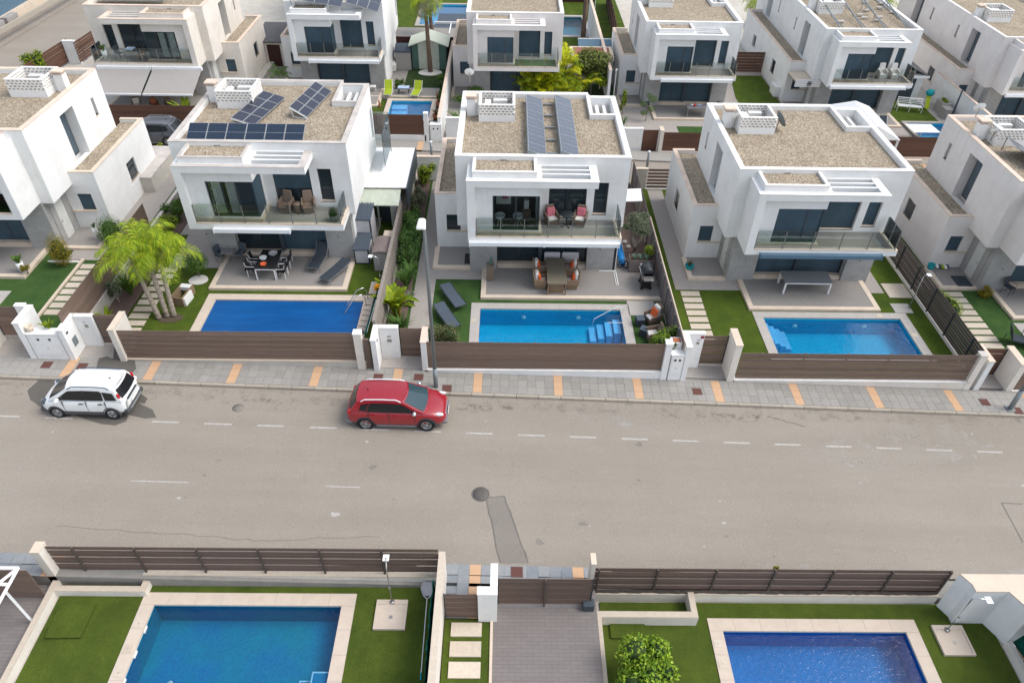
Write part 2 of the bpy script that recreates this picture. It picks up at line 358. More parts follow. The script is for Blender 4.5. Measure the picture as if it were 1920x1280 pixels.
def panel(mb, ax, a0, a1, t0, t1, z0, z1, holes=()):
    """wall along axis ax from a0 to a1, thickness t0..t1, with rectangular holes (a,b,za,zb)"""
    xs = sorted({a0, a1} | {min(max(h[i], a0), a1) for h in holes for i in (0, 1)}); zs = sorted({z0, z1} | {min(max(h[i], z0), z1) for h in holes for i in (2, 3)})
    for i in range(len(xs) - 1):
        run = None
        for j in range(len(zs) - 1):
            cx, cz = (xs[i] + xs[i + 1]) / 2, (zs[j] + zs[j + 1]) / 2
            if any(h[0] < cx < h[1] and h[2] < cz < h[3] for h in holes):
                if run is not None: seg(mb, ax, xs[i], xs[i + 1], t0, t1, run, zs[j]); run = None
            elif run is None: run = zs[j]
        if run is not None: seg(mb, ax, xs[i], xs[i + 1], t0, t1, run, z1)
def seg(mb, ax, a, b, t0, t1, z0, z1):
    if ax == 'x': mb.box(a, t0, z0, b, t1, z1)
    else: mb.box(t0, a, z0, t1, b, z1)

# ------------------------------------------------------------------ villa
def villa(name_label, org, W=8.56, D=8.0, mir=False, wall='white_render', cop='coping_white', cop2='coping_pink', annex=True, awn=None, wins='shutter', gl='glass', posts=7,
          encl=True, patio=(1.24, 8.1, -2.7), bal='patio_tile', long=False, group='white modern villas', entry=True, slots=True, ledge='cream_stone', tv=True):
    k = W / 8.56
    T = thing('villa', name_label, 'house', org, 0, group)
    def N():
        m = MB(); m.mir = W if mir else None; return m
    X = lambda x: x * k
    # --- upper walls
    m = N(); m.mat(wall)
    z0, zt = 2.8, 6.64
    wb = (X(4.65), X(6.55), 3.3, 5.85); ws = (X(6.93), X(7.62), 3.5, 5.3)
    panel(m, 'x', 0, W, 0, .28, z0, zt, [wb, ws])
    alc = (3.2, 4.6, 3.32, 5.95)
    lh = [alc] + ([(6.45, 6.75, 4.6, 5.55)] if slots else [])
    if long: lh += [(D - 4.6, D - 3.2, 3.32, 5.95), (D - 6.75, D - 6.45, 4.6, 5.55)]
    nx = X(6.95); ny = 5.12; vD = min(8.0, D)
    panel(m, 'y', .28, D - .28, 0, .28, z0, zt, lh)
    for i, h in enumerate(lh):
        if h[1] - h[0] > 1:   # alcove: side reveals, head and back
            m.box(.281, h[0] - .12, h[2] - .3, .6, h[0] - .003, zt - .45); m.box(.281, h[1] + .003, h[2] - .3, .6, h[1] + .12, zt - .45)
            m.box(.281, h[0], h[3] + .003, .6, h[1], h[3] + .15); m.box(.6, h[0] - .12, h[2] - .3, .7, h[1] + .12, zt - .45)
    notch = not long
    panel(m, 'y', .28, D - (.45 if notch else 0), W - .28, W, z0, zt, [(ny + 1.6, ny + 2.2, 3.6, 5.4)] if notch else [])
    if notch:
        panel(m, 'x', 0, nx + .1, D - .28, D, z0, zt); m.box(nx, ny + .003, 3.2, nx + .16, D - .282, zt); m.box(nx, ny - .16, 3.2, W - .283, ny, zt)
        m.box(nx + .1, D - .7, z0, W - .281, D - .45, zt - .003)
        for q in (.35, .7):
            bx = nx + .16 + (W - .44 - nx) * q; m.box(bx - .09, ny + .003, 6.05, bx + .09, D - .703, 6.25)
        m.box(nx + .163, ny + .003, 3.0, W - .283, D - .703, 3.2)
    else: panel(m, 'x', 0, W, D - .28, D - .003, z0, zt)
    m.box(.285, .285, 2.805, W - .285, D - .72, 3.0)     # first floor slab
    m.box(.003, .003, 2.76, W - .003, D - .72, 2.8)
    # bay with its lintel and the left wing of the canopy frame
    m.box(X(.62), -1.74, 2.85, X(1.0), -.003, 5.9)
    bx0, bx1 = X(1.0), X(4.17)
    panel(m, 'x', bx0, bx1, -1.42, -1.25, 3.15, 5.9, [(X(1.85), bx1 + .1, 3.35, 5.3)])
    panel(m, 'y', -1.25, -.003, bx1 - .12, bx1, 3.15, 5.9, [(-1.5, -.18, 3.35, 5.3)])
    # canopy with slots and beams
    c0, c1 = X(.62), X(6.87)
    m.box(c0, -1.74, 5.903, bx1 + .02, -.003, 6.25); m.box(c1 - .35, -1.74, 5.903, c1, -.003, 6.25); m.box(bx1 + .02, -1.74, 5.903, c1 - .35, -1.43, 6.25); m.box(bx1 + .02, -.12, 5.903, c1 - .35, -.003, 6.25)
    for y in (-.50, -.93): m.box(bx1 + .02, y - .06, 5.95, c1 - .35, y + .06, 6.245)
    m.box(X(.9), -1.42, 6.25, X(3.95), -1.30, 6.55); m.box(X(.9), -1.3, 6.25, X(.9) + .12, -.003, 6.55); m.box(X(3.95) - .12, -1.3, 6.25, X(3.95), -.003, 6.55)
    # balcony slab
    m.box(X(.62) - .004, -1.745, 2.846, X(8.27), -.005, 3.128)
    m.build('wall', T)
    # --- roof
    m = N(); m.mat('roof_gravel')
    if notch: m.prism([(.28, .28), (W - .28, .28), (W - .28, ny - .16), (nx, ny - .16), (nx, D - .28), (.28, D - .28)], 6.2, 6.40)
    else: m.box(.28, .28, 6.2, W - .28, D - .28, 6.40)
    m.box(X(.9) + .12, -1.30, 6.26, X(3.95) - .12, -.003, 6.44)
    m.build('roof', T)
    m = N(); m.mat(cop); e = .015
    m.box(-e, -e, zt, W + e, .25, zt + .035); m.box(-e, .25, zt, .25, D + e, zt + .035); m.box(W - .25, .25, zt, W + e, D - (.45 if notch else 0) + e, zt + .035)
    if notch:
        m.box(.25, D - .25, zt, nx + .12, D + e, zt + .035); m.box(nx - .01, ny - .17, zt + .002, W - .25, ny + .01, zt + .036); m.box(nx - .01, ny + .01, zt + .002, nx + .17, D - .25, zt + .036)
        m.box(nx + .12, D - .71, zt + .001, W - .25, D - .44, zt + .034)
    else: m.box(.25, D - .25, zt, W - .25, D + e, zt + .035)
    m.box(c0 - e, -1.755, 6.25, c1 + e, -1.5, 6.262); m.box(c1 - .36, -1.5, 6.25, c1 + e, -.01, 6.262)
    m.box(X(.9) - e, -1.435, 6.55, X(3.95) + e, -1.29, 6.575); m.box(X(.9) - e, -1.29, 6.55, X(.9) + .13, -.005, 6.575); m.box(X(3.95) - .13, -1.29, 6.55, X(3.95) + e, -.005, 6.575)
    m.build('coping', T)
    m = N(); m.mat('steel'); m.box(X(2.2), -.06, 6.44, X(2.5), -.005, 6.50); m.build('drain_spout', T)
    # --- ground floor
    m = N(); m.mat(wall)
    m.box(W - .5, .3, 0, W - .26, D - .8, 2.76)
    panel(m, 'x', -.0, X(.6), 2.01, 2.2, 0, 2.76, [])
    m.box(X(.62), .9, .0, X(.7), 2.0, 2.76)
    m.box(X(2.1), .62, 0, X(6.8), .7, 2.76)
    m.box(.3, D - .95, 0, W - .5, D - .75, 2.76); m.box(.3, 2.2, 0, .5, D - .95, 2.76)
    if not annex: m.box(-.3, 2.01, 0, .3, D - 1, 1.1)
    m.build('ground_wall', T)
    for a, b, c, d in ((X(.6), -.1, X(2.04), .3), (X(6.84), -.1, W - .29, .29)):
        m = N(); m.mat('stone_cladding'); m.box(a, b, .0, c, d, 2.758); m.build('stone_column', T)
    for a, b in ((.3, .72), (1.5, 2.005)): m = N(); m.mat('stone_cladding'); m.box(X(.56), a, 0, X(.62), b, 2.758); m.build('stone_cladding', T)
    m = N(); m.mat('door_white'); m.box(X(.575), .74, .2, X(.615), 1.48, 2.5); m.mat('steel'); m.box(X(.555), .82, 1.15, X(.575), .86, 1.3); m.build('door', T)
    # --- windows
    def win(x0, x1, za, zb, y, kind, n=2, sill=True, nm='window', back=True, depth=.16):
        f = N(); f.mat('anthracite' if kind in ('glass', 'room') else 'slate_frame'); w = .06
        f.box(x0, y, za, x0 + w, y + .06, zb); f.box(x1 - w, y, za, x1, y + .06, zb); f.box(x0 + w, y, za, x1 - w, y + .06, za + w); f.box(x0 + w, y, zb - w, x1 - w, y + .06, zb)
        for i in range(1, n): xx = x0 + (x1 - x0) * i / n; f.box(xx - .045, y - .004, za + w, xx + .045, y + .055, zb - w)
        F = f.build(nm, T)
        if kind == 'shutter' or kind == 'shutter_grey':
            p = N(); p.mat('shutter_slate' if kind == 'shutter' else 'shutter_grey'); p.box(x0 + w, y + .01, za + w, x1 - w, y + .05, zb - w); p.build('shutter', F)
        elif kind == 'half':
            p = N(); p.mat('shutter_slate'); zm = za + (zb - za) * .32; p.box(x0 + w, y + .01, zm, x1 - w, y + .05, zb - w); p.build('shutter', F)
            p = N(); p.mat('window_glass'); p.box(x0 + w, y + .02, za + w, x1 - w, y + .03, zm); p.build('pane', F)
        elif kind == 'glass':
            for i in range(n):
                p = N(); p.mat('window_glass'); a = x0 + (x1 - x0) * i / n + w; b = x0 + (x1 - x0) * (i + 1) / n - w; p.box(a, y + .02, za + w, b, y + .03, zb - w); p.build('pane', F)
        elif kind == 'room':
            p = N(); p.mat('door_glass'); p.box(x0 + w, y + .02, za + w, x1 - w, y + .03, zb - w); p.build('pane', F)
        if sill:
            q = N(); q.mat(ledge); q.box(x0 - .03, y - depth, za - .06, x1 + .03, y, za); q.build('sill', F)
        return F
    k1 = 'glass' if wins == 'glass' else wins
    yb = -1.33
    if gl == 'room':
        win(X(1.87), bx1 - .075, 3.36, 5.29, yb, 'room', 2, False)
        m = N(); m.mat('glass_interior'); m.box(X(1.3), -1.2, 3.2, X(4.0), -.02, 3.36); m.mat('cushion_white'); m.box(X(2.0), -.09, 4.1, X(2.75), -.05, 5.1); m.mat('cushion_pink'); m.box(X(2.3), -.1, 4.4, X(2.6), -.092, 4.8)
        m.mat('anthracite'); m.box(X(1.3), -.04, 3.36, X(4), -.02, 5.3); m.mat('cushion_white'); m.box(X(3.4), -.4, 4.0, X(3.65), -.15, 4.5); m.mat('rattan'); m.box(X(3.3), -.5, 3.37, X(3.75), -.1, 3.95); m.build('room_interior', T)
    elif gl == 'curtain':
        F = win(X(1.87), X(3.3), 3.36, 5.29, yb, 'room', 2, False); m = N(); m.mat('cushion_white')
        for x0, x1 in ((2.05, 2.55), (2.75, 3.2)):
            for q in range(8): a = x0 + (x1 - x0) * q / 8; m.box(X(a), yb + .12 + .03 * (q % 2), 3.45, X(a + (x1 - x0) / 8), yb + .16 + .03 * (q % 2), 5.25)
        m.mat('interior_shade'); m.box(X(1.9), yb + .3, 3.4, X(3.9), yb + .34, 5.25); m.build('curtain', F)  # dark backing sheet behind the folds, the room's shade put into its colour
        win(X(3.3), bx1 - .075, 3.36, 5.29, yb, 'glass', 1, False)
    else:
        win(X(1.87), X(3.35), 3.36, 5.29, yb, k1, 1, False); F = win(X(3.35), bx1 - .075, 3.36, 5.29, yb + .01, k1, 1, False)
    # side of the bay
    m = N(); m.mat('shutter_slate' if gl != 'room' else 'window_glass'); m.box(bx1 - .07, -1.36, 3.36, bx1 - .03, -.19, 5.29); m.build('side_window', T)
    m = N(); m.mat(ledge); m.box(X(1.02), -1.56, 3.132, bx1 + .12, -1.42, 3.33); m.box(bx1 + .003, -1.42, 3.132, bx1 + .12, -.02, 3.33); m.build('bay_ledge', T)
    kk = 'glass' if wins in ('glass', 'half', 'mixglass') else wins
    win(wb[0] + .01, wb[1] - .01, wb[2] + .02, wb[3] - .01, .16, 'half' if wins == 'half' else ('glass' if wins in ('glass',) else k1 if wins != 'mixglass' else 'glass'), 2 if kk == 'glass' and wins != 'half' else 1)
    win(ws[0] + .01, ws[1] - .01, ws[2] + .02, ws[3] - .01, .16, kk, 1)
    gk = 'glass' if tv in ('glass', 'mix') else 'shutter'
    win(X(2.08), X(4.35), .36, 2.74, .34, gk, 2, True, depth=.3); win(X(4.35), X(6.8), .36, 2.74, .34, 'shutter' if tv != 'glass' else 'glass', 2 if tv == 'glass' else 1, True, depth=.3)
    m = N(); m.mat('slate_frame'); m.box(X(4.25), .2, .36, X(4.45), .33, 2.755); m.build('mullion', T)
    # alcove shutter, slot window
    for i, h in enumerate(lh):
        if h[1] - h[0] > 1:
            m = N(); m.mat('slate_frame'); m.box(.56, h[0] + .01, h[2] + .02, .598, h[1] - .01, h[3] - .02); m.mat('shutter_grey'); m.box(.54, h[0] + .07, h[2] + .1, .559, h[1] - .07, h[3] - .1); m.build('alcove_shutter', T)
        else:
            m = N(); m.mat('window_glass'); m.box(.2, h[0], h[2], .24, h[1], h[3]); m.mat(cop2); m.box(-.03, h[0] - .03, h[2] - .05, .2, h[1] + .03, h[2]); m.build('slot_window', T)
    m = N(); m.mat('coping_grey')
    for y in (5.3, 6.3, 8): 
        if y < D - .4: m.box(-.004, y, 5.5, .0, y + .015, zt - .01)
    m.build('render_joint', T)
    # --- balcony
    bf = N(); bf.mat(bal); bf.box(X(1.02), -1.5, 3.13, X(8.0), -.003, 3.16); bf.build('balcony_floor', T)
    m = N(); m.mat(ledge); m.box(X(1.0), -1.745, 3.131, X(8.275), -1.5, 3.185); m.box(X(8.0), -1.5, 3.131, X(8.275), -.004, 3.185); m.build('balcony_edge', T)
    rl = N(); rl.mat('steel'); xs = [X(1.06) + (X(8.14) - X(1.06)) * i / (posts - 1) for i in range(posts)]
    rl.box(X(1.06), -1.64, 4.2, X(1.07), -1.63, 4.21); Rl = rl.build('railing', T)
    pm = N(); pm.mat('steel'); pm.box(-.02, -.02, 3.18, .02, .02, 4.16); pm.box(-.035, -.04, 3.185, .035, .04, 3.22); pm.mir = None; pme = pm.mesh('railing_post')
    fx = (lambda x: W - x) if mir else (lambda x: x)
    for x in xs: inst('railing_post', pme, Rl, (fx(x), -1.66, 0))
    for y in (-.9, -.14): inst('railing_post', pme, Rl, (fx(X(8.14)), y, 0))
    for i in range(posts - 1):
        g = N(); g.mat('railing_glass'); g.box(xs[i] + .03, -1.662, 3.22, xs[i + 1] - .03, -1.652, 4.22); g.build('glass_panel', Rl)
    for a, b in ((-1.62, -.93), (-.87, -.17)):
        g = N(); g.mat('railing_glass'); g.box(X(8.14) - .005, a, 3.22, X(8.14) + .005, b, 4.22); g.build('glass_panel', Rl)
    # --- awning
    if awn:
        amat, spans, out = awn
        for a, b in spans:
            m = N(); m.mat(amat if out == 0 else 'white_metal'); m.box(X(a), -1.98, 2.78, X(b), -1.75, 2.98); m.mat('white_metal' if amat != 'awning_blue' else 'awning_blue'); m.box(X(a) - .04, -2.0, 2.75, X(a), -1.75, 3.0); m.box(X(b), -2.0, 2.75, X(b) + .04, -1.75, 3.0)
            A = m.build('awning', T)
            if out:
                m = N(); m.mat(amat); dz = out * .32; m.faces([(X(a), -1.9, 2.84), (X(b), -1.9, 2.84), (X(b), -1.9 - out, 2.84 - dz), (X(a), -1.9 - out, 2.84 - dz), (X(a), -1.9, 2.80), (X(b), -1.9, 2.80), (X(b), -1.9 - out, 2.80 - dz), (X(a), -1.9 - out, 2.80 - dz)],
                    [(0, 3, 2, 1), (4, 5, 6, 7), (0, 1, 5, 4), (3, 7, 6, 2), (0, 4, 7, 3), (1, 2, 6, 5)])
                m.build('canvas', A); m = N(); m.mat('white_metal'); m.box(X(a), -2.0 - out, 2.74 - dz, X(b), -1.9 - out, 2.86 - dz); m.build('front_bar', A)
    # --- annex
    if annex:
        ax = -1.32; yb_ = 8.78 if not long else D - 2.0
        m = N(); m.mat(wall)
        panel(m, 'y', 2.01, yb_, ax, ax + .2, 0, 3.45, [(5.3, 6.3, 1.2, 2.25)] + ([(D - 6.3, D - 5.3, 1.2, 2.25)] if long else []))
        panel(m, 'x', ax + .2, X(.55), 2.0, 2.2, 0, 2.79 if False else 3.45, [(-.75, X(.5), 1.2, 2.2)]) if True else 0
        m.box(ax + .2, yb_ - .2, 0, .0, yb_, 3.45); m.box(ax + .2, 2.2, 3.0, -.003, yb_ - .2, 3.2)
        m.box(ax - .02, 5.0, .95, ax - .003, 6.6, 1.0)
        m.build('annex_wall', T)
        m = N(); m.mat('roof_gravel'); m.box(ax + .2, 2.2, 3.2, -.004, yb_ - .2, 3.27); m.build('annex_roof', T)
        m = N(); m.mat(cop2); m.box(ax - .02, 1.99, 3.45, -.004, 2.22, 3.49); m.box(ax - .02, 2.22, 3.45, ax + .22, yb_ + .01, 3.49); m.box(ax + .22, yb_ - .22, 3.45, -.004, yb_ + .01, 3.49)
        m.build('annex_coping', T)
        win(-.74, X(.49), 1.22, 2.19, 2.08, 'shutter' if wins != 'glass' else 'glass', 1, True)
        m = N(); m.mat('window_glass'); m.box(ax + .08, 5.32, 1.22, ax + .11, 6.28, 2.23); m.mat(cop2); m.box(ax - .03, 5.2, 1.14, ax + .08, 6.4, 1.2); m.build('side_window', T)
    # --- roof enclosure with openwork bricks, chimney and air conditioner units
    if encl:
        a, b, c, d = X(1.0), X(1.0) + 1.93, 4.5, 6.35
        m = N(); m.mat(wall if wall != 'aged_render' else 'white_render')
        z1 = 6.78
        for q in ((a, c, b, c + .14), (a, d - .14, b, d), (a, c + .14, a + .14, d - .14), (b - .14, c + .14, b, d - .14)): m.box(q[0], q[1], 6.4, q[2], q[3], z1)
        m.box(X(.34), 5.25, 6.4, X(.34) + .46, 5.72, 7.3); m.box(X(.34) + .46, 5.35, 6.4, a - .003, 5.72, 7.1)
        E_ = m.build('roof_enclosure', T)
        m = N(); m.mat('coping_white')
        bh, gp = .085, .055
        for r in range(4):
            zz = z1 + .02 + r * .14
            m.mat('coping_white')
            for (p, q, s_) in ((a, b, 'f'), (a, b, 'b')):
                y0 = c if s_ == 'f' else d - .14; m.box(p, y0, zz + .07, q, y0 + .14, zz + .12); n = 9
                for i in range(n + 1): xx = p + (q - p) * (i + (.5 if r % 2 else 0)) / n; m.box(max(p, xx - .035), y0, zz - .02, min(q, xx + .035), y0 + .14, zz + .07) if xx < q + .02 else 0
            for x0 in (a, b - .14):
                m.box(x0, c + .14, zz + .07, x0 + .14, d - .14, zz + .12); n = 8
                for i in range(n + 1): yy = c + .14 + (d - .28 - c) * (i + (.5 if r % 2 else 0)) / n; m.box(x0, max(c + .14, yy - .035), zz - .02, x0 + .14, min(d - .14, yy + .035), zz + .07) if yy < d - .12 else 0
        m.mat('coping_grey'); m.box(a + .06, c + .06, z1, b - .06, c + .09, z1 + .5); m.box(a + .06, d - .08, z1, b - .06, d - .05, z1 + .5); m.box(a + .06, c + .09, z1, a + .08, d - .08, z1 + .5); m.box(b - .08, c + .09, z1, b - .06, d - .08, z1 + .5)
        m.build('openwork_brick', E_, kind='stuff')
        m = N(); m.mat('coping_pink'); m.box(X(.34) - .06, 5.19, 7.42, X(.34) + .52, 5.78, 7.5); m.box(X(.34) - .02, 5.23, 7.3, X(.34) + .48, 5.74, 7.33)
        m.mat('coping_grey'); m.box(X(.34) + .05, 5.3, 7.33, X(.34) + .4, 5.67, 7.42); m.box(X(.34) + .02, 5.27, 7.365, X(.34) + .43, 5.7, 7.385); m.build('chimney_cap', T)
        m = N(); m.mat('ac_white'); m.box(a + .3, c + .5, 6.45, a + .62, c + 1.3, 7.12); m.build('air_conditioner', T, bevel=.02)
        m = N(); m.mat('ac_white'); m.box(a + .75, d - .55, 6.45, a + 1.5, d - .25, 7.05); m.build('air_conditioner', T, bevel=.02)
    # --- entry landing and patio
    def deck(nm, x0, x1, y0, y1, open_, h=.15, w=.26, f='patio_tile'):
        m = N(); m.mat('cream_stone')
        m.box(x0, y0, -.3, x1, y0 + w, h)
        if 'l' in open_: m.box(x0, y0 + w, -.3, x0 + w, y1, h)
        if 'r' in open_: m.box(x1 - w, y0 + w, -.3, x1, y1, h)
        P = m.build(nm, T)
        m = N(); m.mat(f); m.box(x0 + (w if 'l' in open_ else 0), y0 + w, -.3, x1 - (w if 'r' in open_ else 0), y1, h - .012); m.build('floor', P)
        return P
    if entry: deck('landing', -1.45, X(.6), -.08, 2.0, 'l')
    if patio: deck('patio', X(patio[0]), X(patio[1]), patio[2], .35, patio[3] if len(patio) > 3 else 'lr')
    m = N(); m.mat('cream_stone'); m.box(X(2.06), -.02, .0, X(6.82), .34, .3); m.build('threshold', T)
    m = N(); m.mat('steel'); m.ell((X(8.0) - .45, -.14, 1.5), (.06, .04, .06), 8, 6); m.ell((X(1.4), -.13, 1.5), (.05, .04, .05), 8, 6); m.build('wall_light', T)
    return T
# ------------------------------------------------------------------ terrain and streets
SL = -.032
def zs(x): return -.35 + SL * x                 # road surface of the front street
def sheet(nm, poly, zf, mat, parent=None, th=.3, st=True):
    m = MB(); m.mat(mat); f = zf if callable(zf) else (lambda x, y: zf)
    m.prism(poly, lambda x, y: f(x, y) - th, f); o = m.build(nm, parent)
    if st and not parent: struct(o)
    return o
def rect(x0, y0, x1, y1): return [(x0, y0), (x1, y0), (x1, y1), (x0, y1)]
m = MB(); m.mat('soil'); fz = lambda x, y: -2.9 + SL * max(-70, min(70, x)) - .026 * max(0, min(60, y - 24))
gx = [-300, -70, 0, 70, 300]; gy = [-200, 0, 24, 54, 84, 400]
for i in range(4):
    for j in range(5): m.face([(x, y, fz(x, y)) for x, y in ((gx[i], gy[j]), (gx[i + 1], gy[j]), (gx[i + 1], gy[j + 1]), (gx[i], gy[j + 1]))])
struct(m.build('ground'))
KY = lambda x: 23.0 - .008 * x
road = sheet('road', [(-62, 14.45), (60, 14.45), (60, KY(60)), (-62, KY(-62))], lambda x, y: zs(x), 'asphalt')
road['label'] = 'sun bleached asphalt street sloping gently down to the right'
# kerb and pavement frames are tilted with the slope of the street
ang = -math.atan(SL)
def sloped(nm, x0, y0, dz, label=None):
    o = bpy.data.objects.new(nm, None); COL.objects.link(o); o.location = (x0, y0, zs(x0) + dz); o.rotation_euler = (0, ang, 0); return o
m = MB(); m.mat('grout'); m.box(-62, .16, -.5, 60, 1.62, .112)
pav = m.build('pavement'); pav.location = (0, 22.98, zs(0)); pav.rotation_euler = (0, ang, -.008); struct(pav)
tm = {}
for c in ('paving_grey', 'orange_tile', 'paving_blue'):
    q = MB(); q.mat(c); q.box(-.198, -.222, -.03, .198, .222, .012); q.off = Vector((0, 0, 0)); tm[c] = q.mesh('paving_slab')
km = MB(); km.mat('kerb_stone'); km.box(-.49, 0, -.4, .49, .15, .125); kme = km.mesh('kerbstone')
rest = MB(); rest.mat('paving_grey'); restk = MB(); restk.mat('kerb_stone')
x = -61.0; i = 0; X0 = -19.56 % .4067
for i in range(-75, 70):
    xc = -19.56 + .4067 * (i + 48) - .0  # stripes every nine slabs
    st = (i + 48) % 9 == 0
    for r in range(3):
        c = 'orange_tile' if st else 'paving_grey'
        if -20.6 < xc < 20.6: inst('paving_slab', tm[c], pav, (xc, .39 + .452 * r, .115))
        else: rest.mat(c); rest.box(xc - .198, .39 + .452 * r - .222, .09, xc + .198, .39 + .452 * r + .222, .127)
rest.build('paving_slab', pav, kind='stuff')
for i in range(-60, 60):
    if abs(i) < 25: inst('kerbstone', kme, pav, (i * 1.0, 0, 0))
    else: restk.box(i - .49, 0, -.4, i + .49, .15, .125)
restk.build('kerbstone', pav, kind='stuff')
# near pavement
m = MB(); m.mat('grout'); m.box(-62, 13.6, -.5, 60, 14.3, .112); npv = m.build('pavement'); npv.location = (0, 0, zs(0)); npv.rotation_euler = (0, ang, 0); struct(npv)
nr = MB()
for i in range(-62, 62):
    xc = -1.0 + .4067 * i
    st = i % 9 == 0
    c = 'orange_tile' if st else 'paving_blue'
    for r in range(2):
        yy = 13.88 + .415 * r - .06
        if (-2.6 < xc < 3.3) or xc < -15.3 and xc > -19: inst('paving_slab', tm[c], npv, (xc, yy, .115))
        elif xc > 16.5 or xc < -19: nr.mat(c); nr.box(xc - .198, yy - .19, .08, xc + .198, yy + .21, .127)
for i in range(-20, 20): inst('kerbstone', kme, npv, (i * 1.0 + .4, 14.3, 0)) if (-4 < i < 4 or i < -14) else 0
nr.build('paving_slab', npv, kind='stuff')
# entrance forecourts between pavement and gates get their slabs with the plots
def decal(nm, poly, dz, mat, cat=None, label=None):
    m = MB(); m.mat(mat); m.face([(p[0], p[1], zs(p[0]) + dz) for p in poly]); o = m.build(nm, road if not label else None)
    if label: o['label'] = label; o['category'] = cat
    return o
for k in range(-16, 20):       # faded parking line dashes
    xd = -14.83 + 2.2 * k
    if xd < -40: continue
    yy = 20.87 - .0075 * (xd + 14)
    decal('painted_dash', rect(xd, yy, xd + 1.13, yy + .09), .004, 'road_paint')
for a, b in ((-14.49, -12.23), (-6.98, -5.63)): decal('painted_dash', rect(a, 17.79, b, 17.84), .004, 'road_paint')
def blob(cx, cy, rx, ry, n=26, seed=1, amp=.25, rot=0):
    rnd = random.Random(seed); ph = [rnd.uniform(0, 6.28) for _ in range(4)]; P = []
    for i in range(n):
        a = 2 * math.pi * i / n; r = 1 + amp * (math.sin(2 * a + ph[0]) * .5 + math.sin(3 * a + ph[1]) * .4 + math.sin(5 * a + ph[2]) * .3)
        x, y = math.cos(a) * rx * r, math.sin(a) * ry * r; P.append((cx + x * math.cos(rot) - y * math.sin(rot), cy + x * math.sin(rot) + y * math.cos(rot)))
    return P
decal('patch', [(-.69, 17.48), (-.01, 17.6), (.42, 16.1), (.89, 14.65), (-.12, 14.62), (-.45, 16.2)], .006, 'asphalt_patch')
def crack(pts, w=.03):
    m = MB(); m.mat('crack')
    for (a, b), (c, d) in zip(pts, pts[1:]):
        v = Vector((c - a, d - b)).normalized() * w / 2; n = (-v.y, v.x)
        m.face([(p[0], p[1], zs(p[0]) + .009) for p in ((a + n[0], b + n[1]), (a - n[0], b - n[1]), (c - n[0], d - n[1]), (c + n[0], d + n[1]))])
    m.build('crack', road)
rnd = random.Random(4)
def wig(a, b, n, amp): return [(a[0] + (b[0] - a[0]) * i / n + rnd.uniform(-amp, amp), a[1] + (b[1] - a[1]) * i / n + rnd.uniform(-amp, amp)) for i in range(n + 1)]
crack(wig((-.69, 17.48), (-.12, 14.62), 8, .03), .05); crack(wig((-.01, 17.6), (.89, 14.65), 8, .03), .05); crack(wig((-.69, 17.48), (-.01, 17.6), 4, .02), .04)
crack(wig((-16.3, 15.7), (-9, 15.3), 24, .05), .011); crack(wig((-9, 15.3), (-4.5, 15.6), 16, .05), .01)
crack([tuple(G(u, v, -.9)[:2]) for u, v in ((1880, 940), (1899, 975), (1920, 1014))], .03); crack([tuple(G(u, v, -.9)[:2]) for u, v in ((1880, 940), (1920, 941))], .03)
crack(wig((12, 22.3), (13.2, 21.8), 5, .05), .03)
def GP(pts, z, s=0): return [tuple(G(u, v, z, s)[:2]) for u, v in pts]
decal('water_stain', GP([(53, 735), (75, 715), (120, 712), (170, 730), (240, 730), (262, 735), (276, 745), (270, 755), (258, 752), (268, 758), (285, 765), (292, 780), (270, 782), (240, 776), (236, 788), (215, 796), (190, 794), (160, 786), (140, 778), (110, 786), (78, 765), (58, 752)], zs(-17.5)), .005, 'damp')
m = MB(); m.mat('damp'); P = GP([(186, 672), (200, 668), (212, 672), (214, 652), (232, 652), (238, 668), (252, 674), (255, 690), (242, 702), (220, 700), (180, 694), (182, 684)], zs(-18) + .13); m.face([(p[0], p[1], zs(p[0]) + .136) for p in P]); m.build('water_stain', pav).matrix_parent_inverse = pav.matrix_world.inverted() if False else Matrix()
for c in [o for o in pav.children if o.name.startswith('water_stain')]: c.parent = road
for cx, cy, rx, ry, sd_ in ((16.5, 20.6, 3.2, 1.1, 3), (19, 21.6, 2.6, .8, 5), (15.2, 19.8, .9, .45, 8), (-21, 22, 1.0, .8, 2), (5.5, 21.9, 3, .5, 9)):
    decal('chalky_stain', blob(cx, cy, rx, ry, seed=sd_), .0035, 'chalk_stain')
decal('grime_band', rect(-30, 22.2, 30, 22.98), .0025, 'grime'); decal('grime_band', rect(-30, 14.47, 30, 14.9), .0025, 'chalk_stain')
simple('damp_iron', (.13, .12, .11), .7, .3, var=.3, scale=30)
rr = random.Random(12); q = MB(); q.mat('asphalt_patch'); q2 = MB(); q2.mat('road_paint')
for i in range(34):
    x, y = rr.uniform(-22, 24), rr.uniform(14.9, 22.6); r_ = rr.choice((.02, .03, .04, .06, .12)); g_ = q if rr.random() < .55 else q2
    g_.face([(a, b, zs(a) + .0042 + .0002 * (i % 7)) for a, b in blob(x, y, r_ * 1.3, r_, 12, i, .4)])
q.build('dark_spot', road, kind='stuff'); q2.build('pale_spot', road, kind='stuff')
for cx, cy, rx, ry, sd_ in ((3, 16.4, .16, .1, 3), (-10.5, 22.1, 1.6, .35, 5), (9.5, 22.2, 2.5, .3, 7), (-2, 22.3, 2, .3, 8)): decal('oil_mark', blob(cx, cy, rx, ry, seed=sd_), .0048, 'grime' if rx > 1 else 'asphalt_patch')
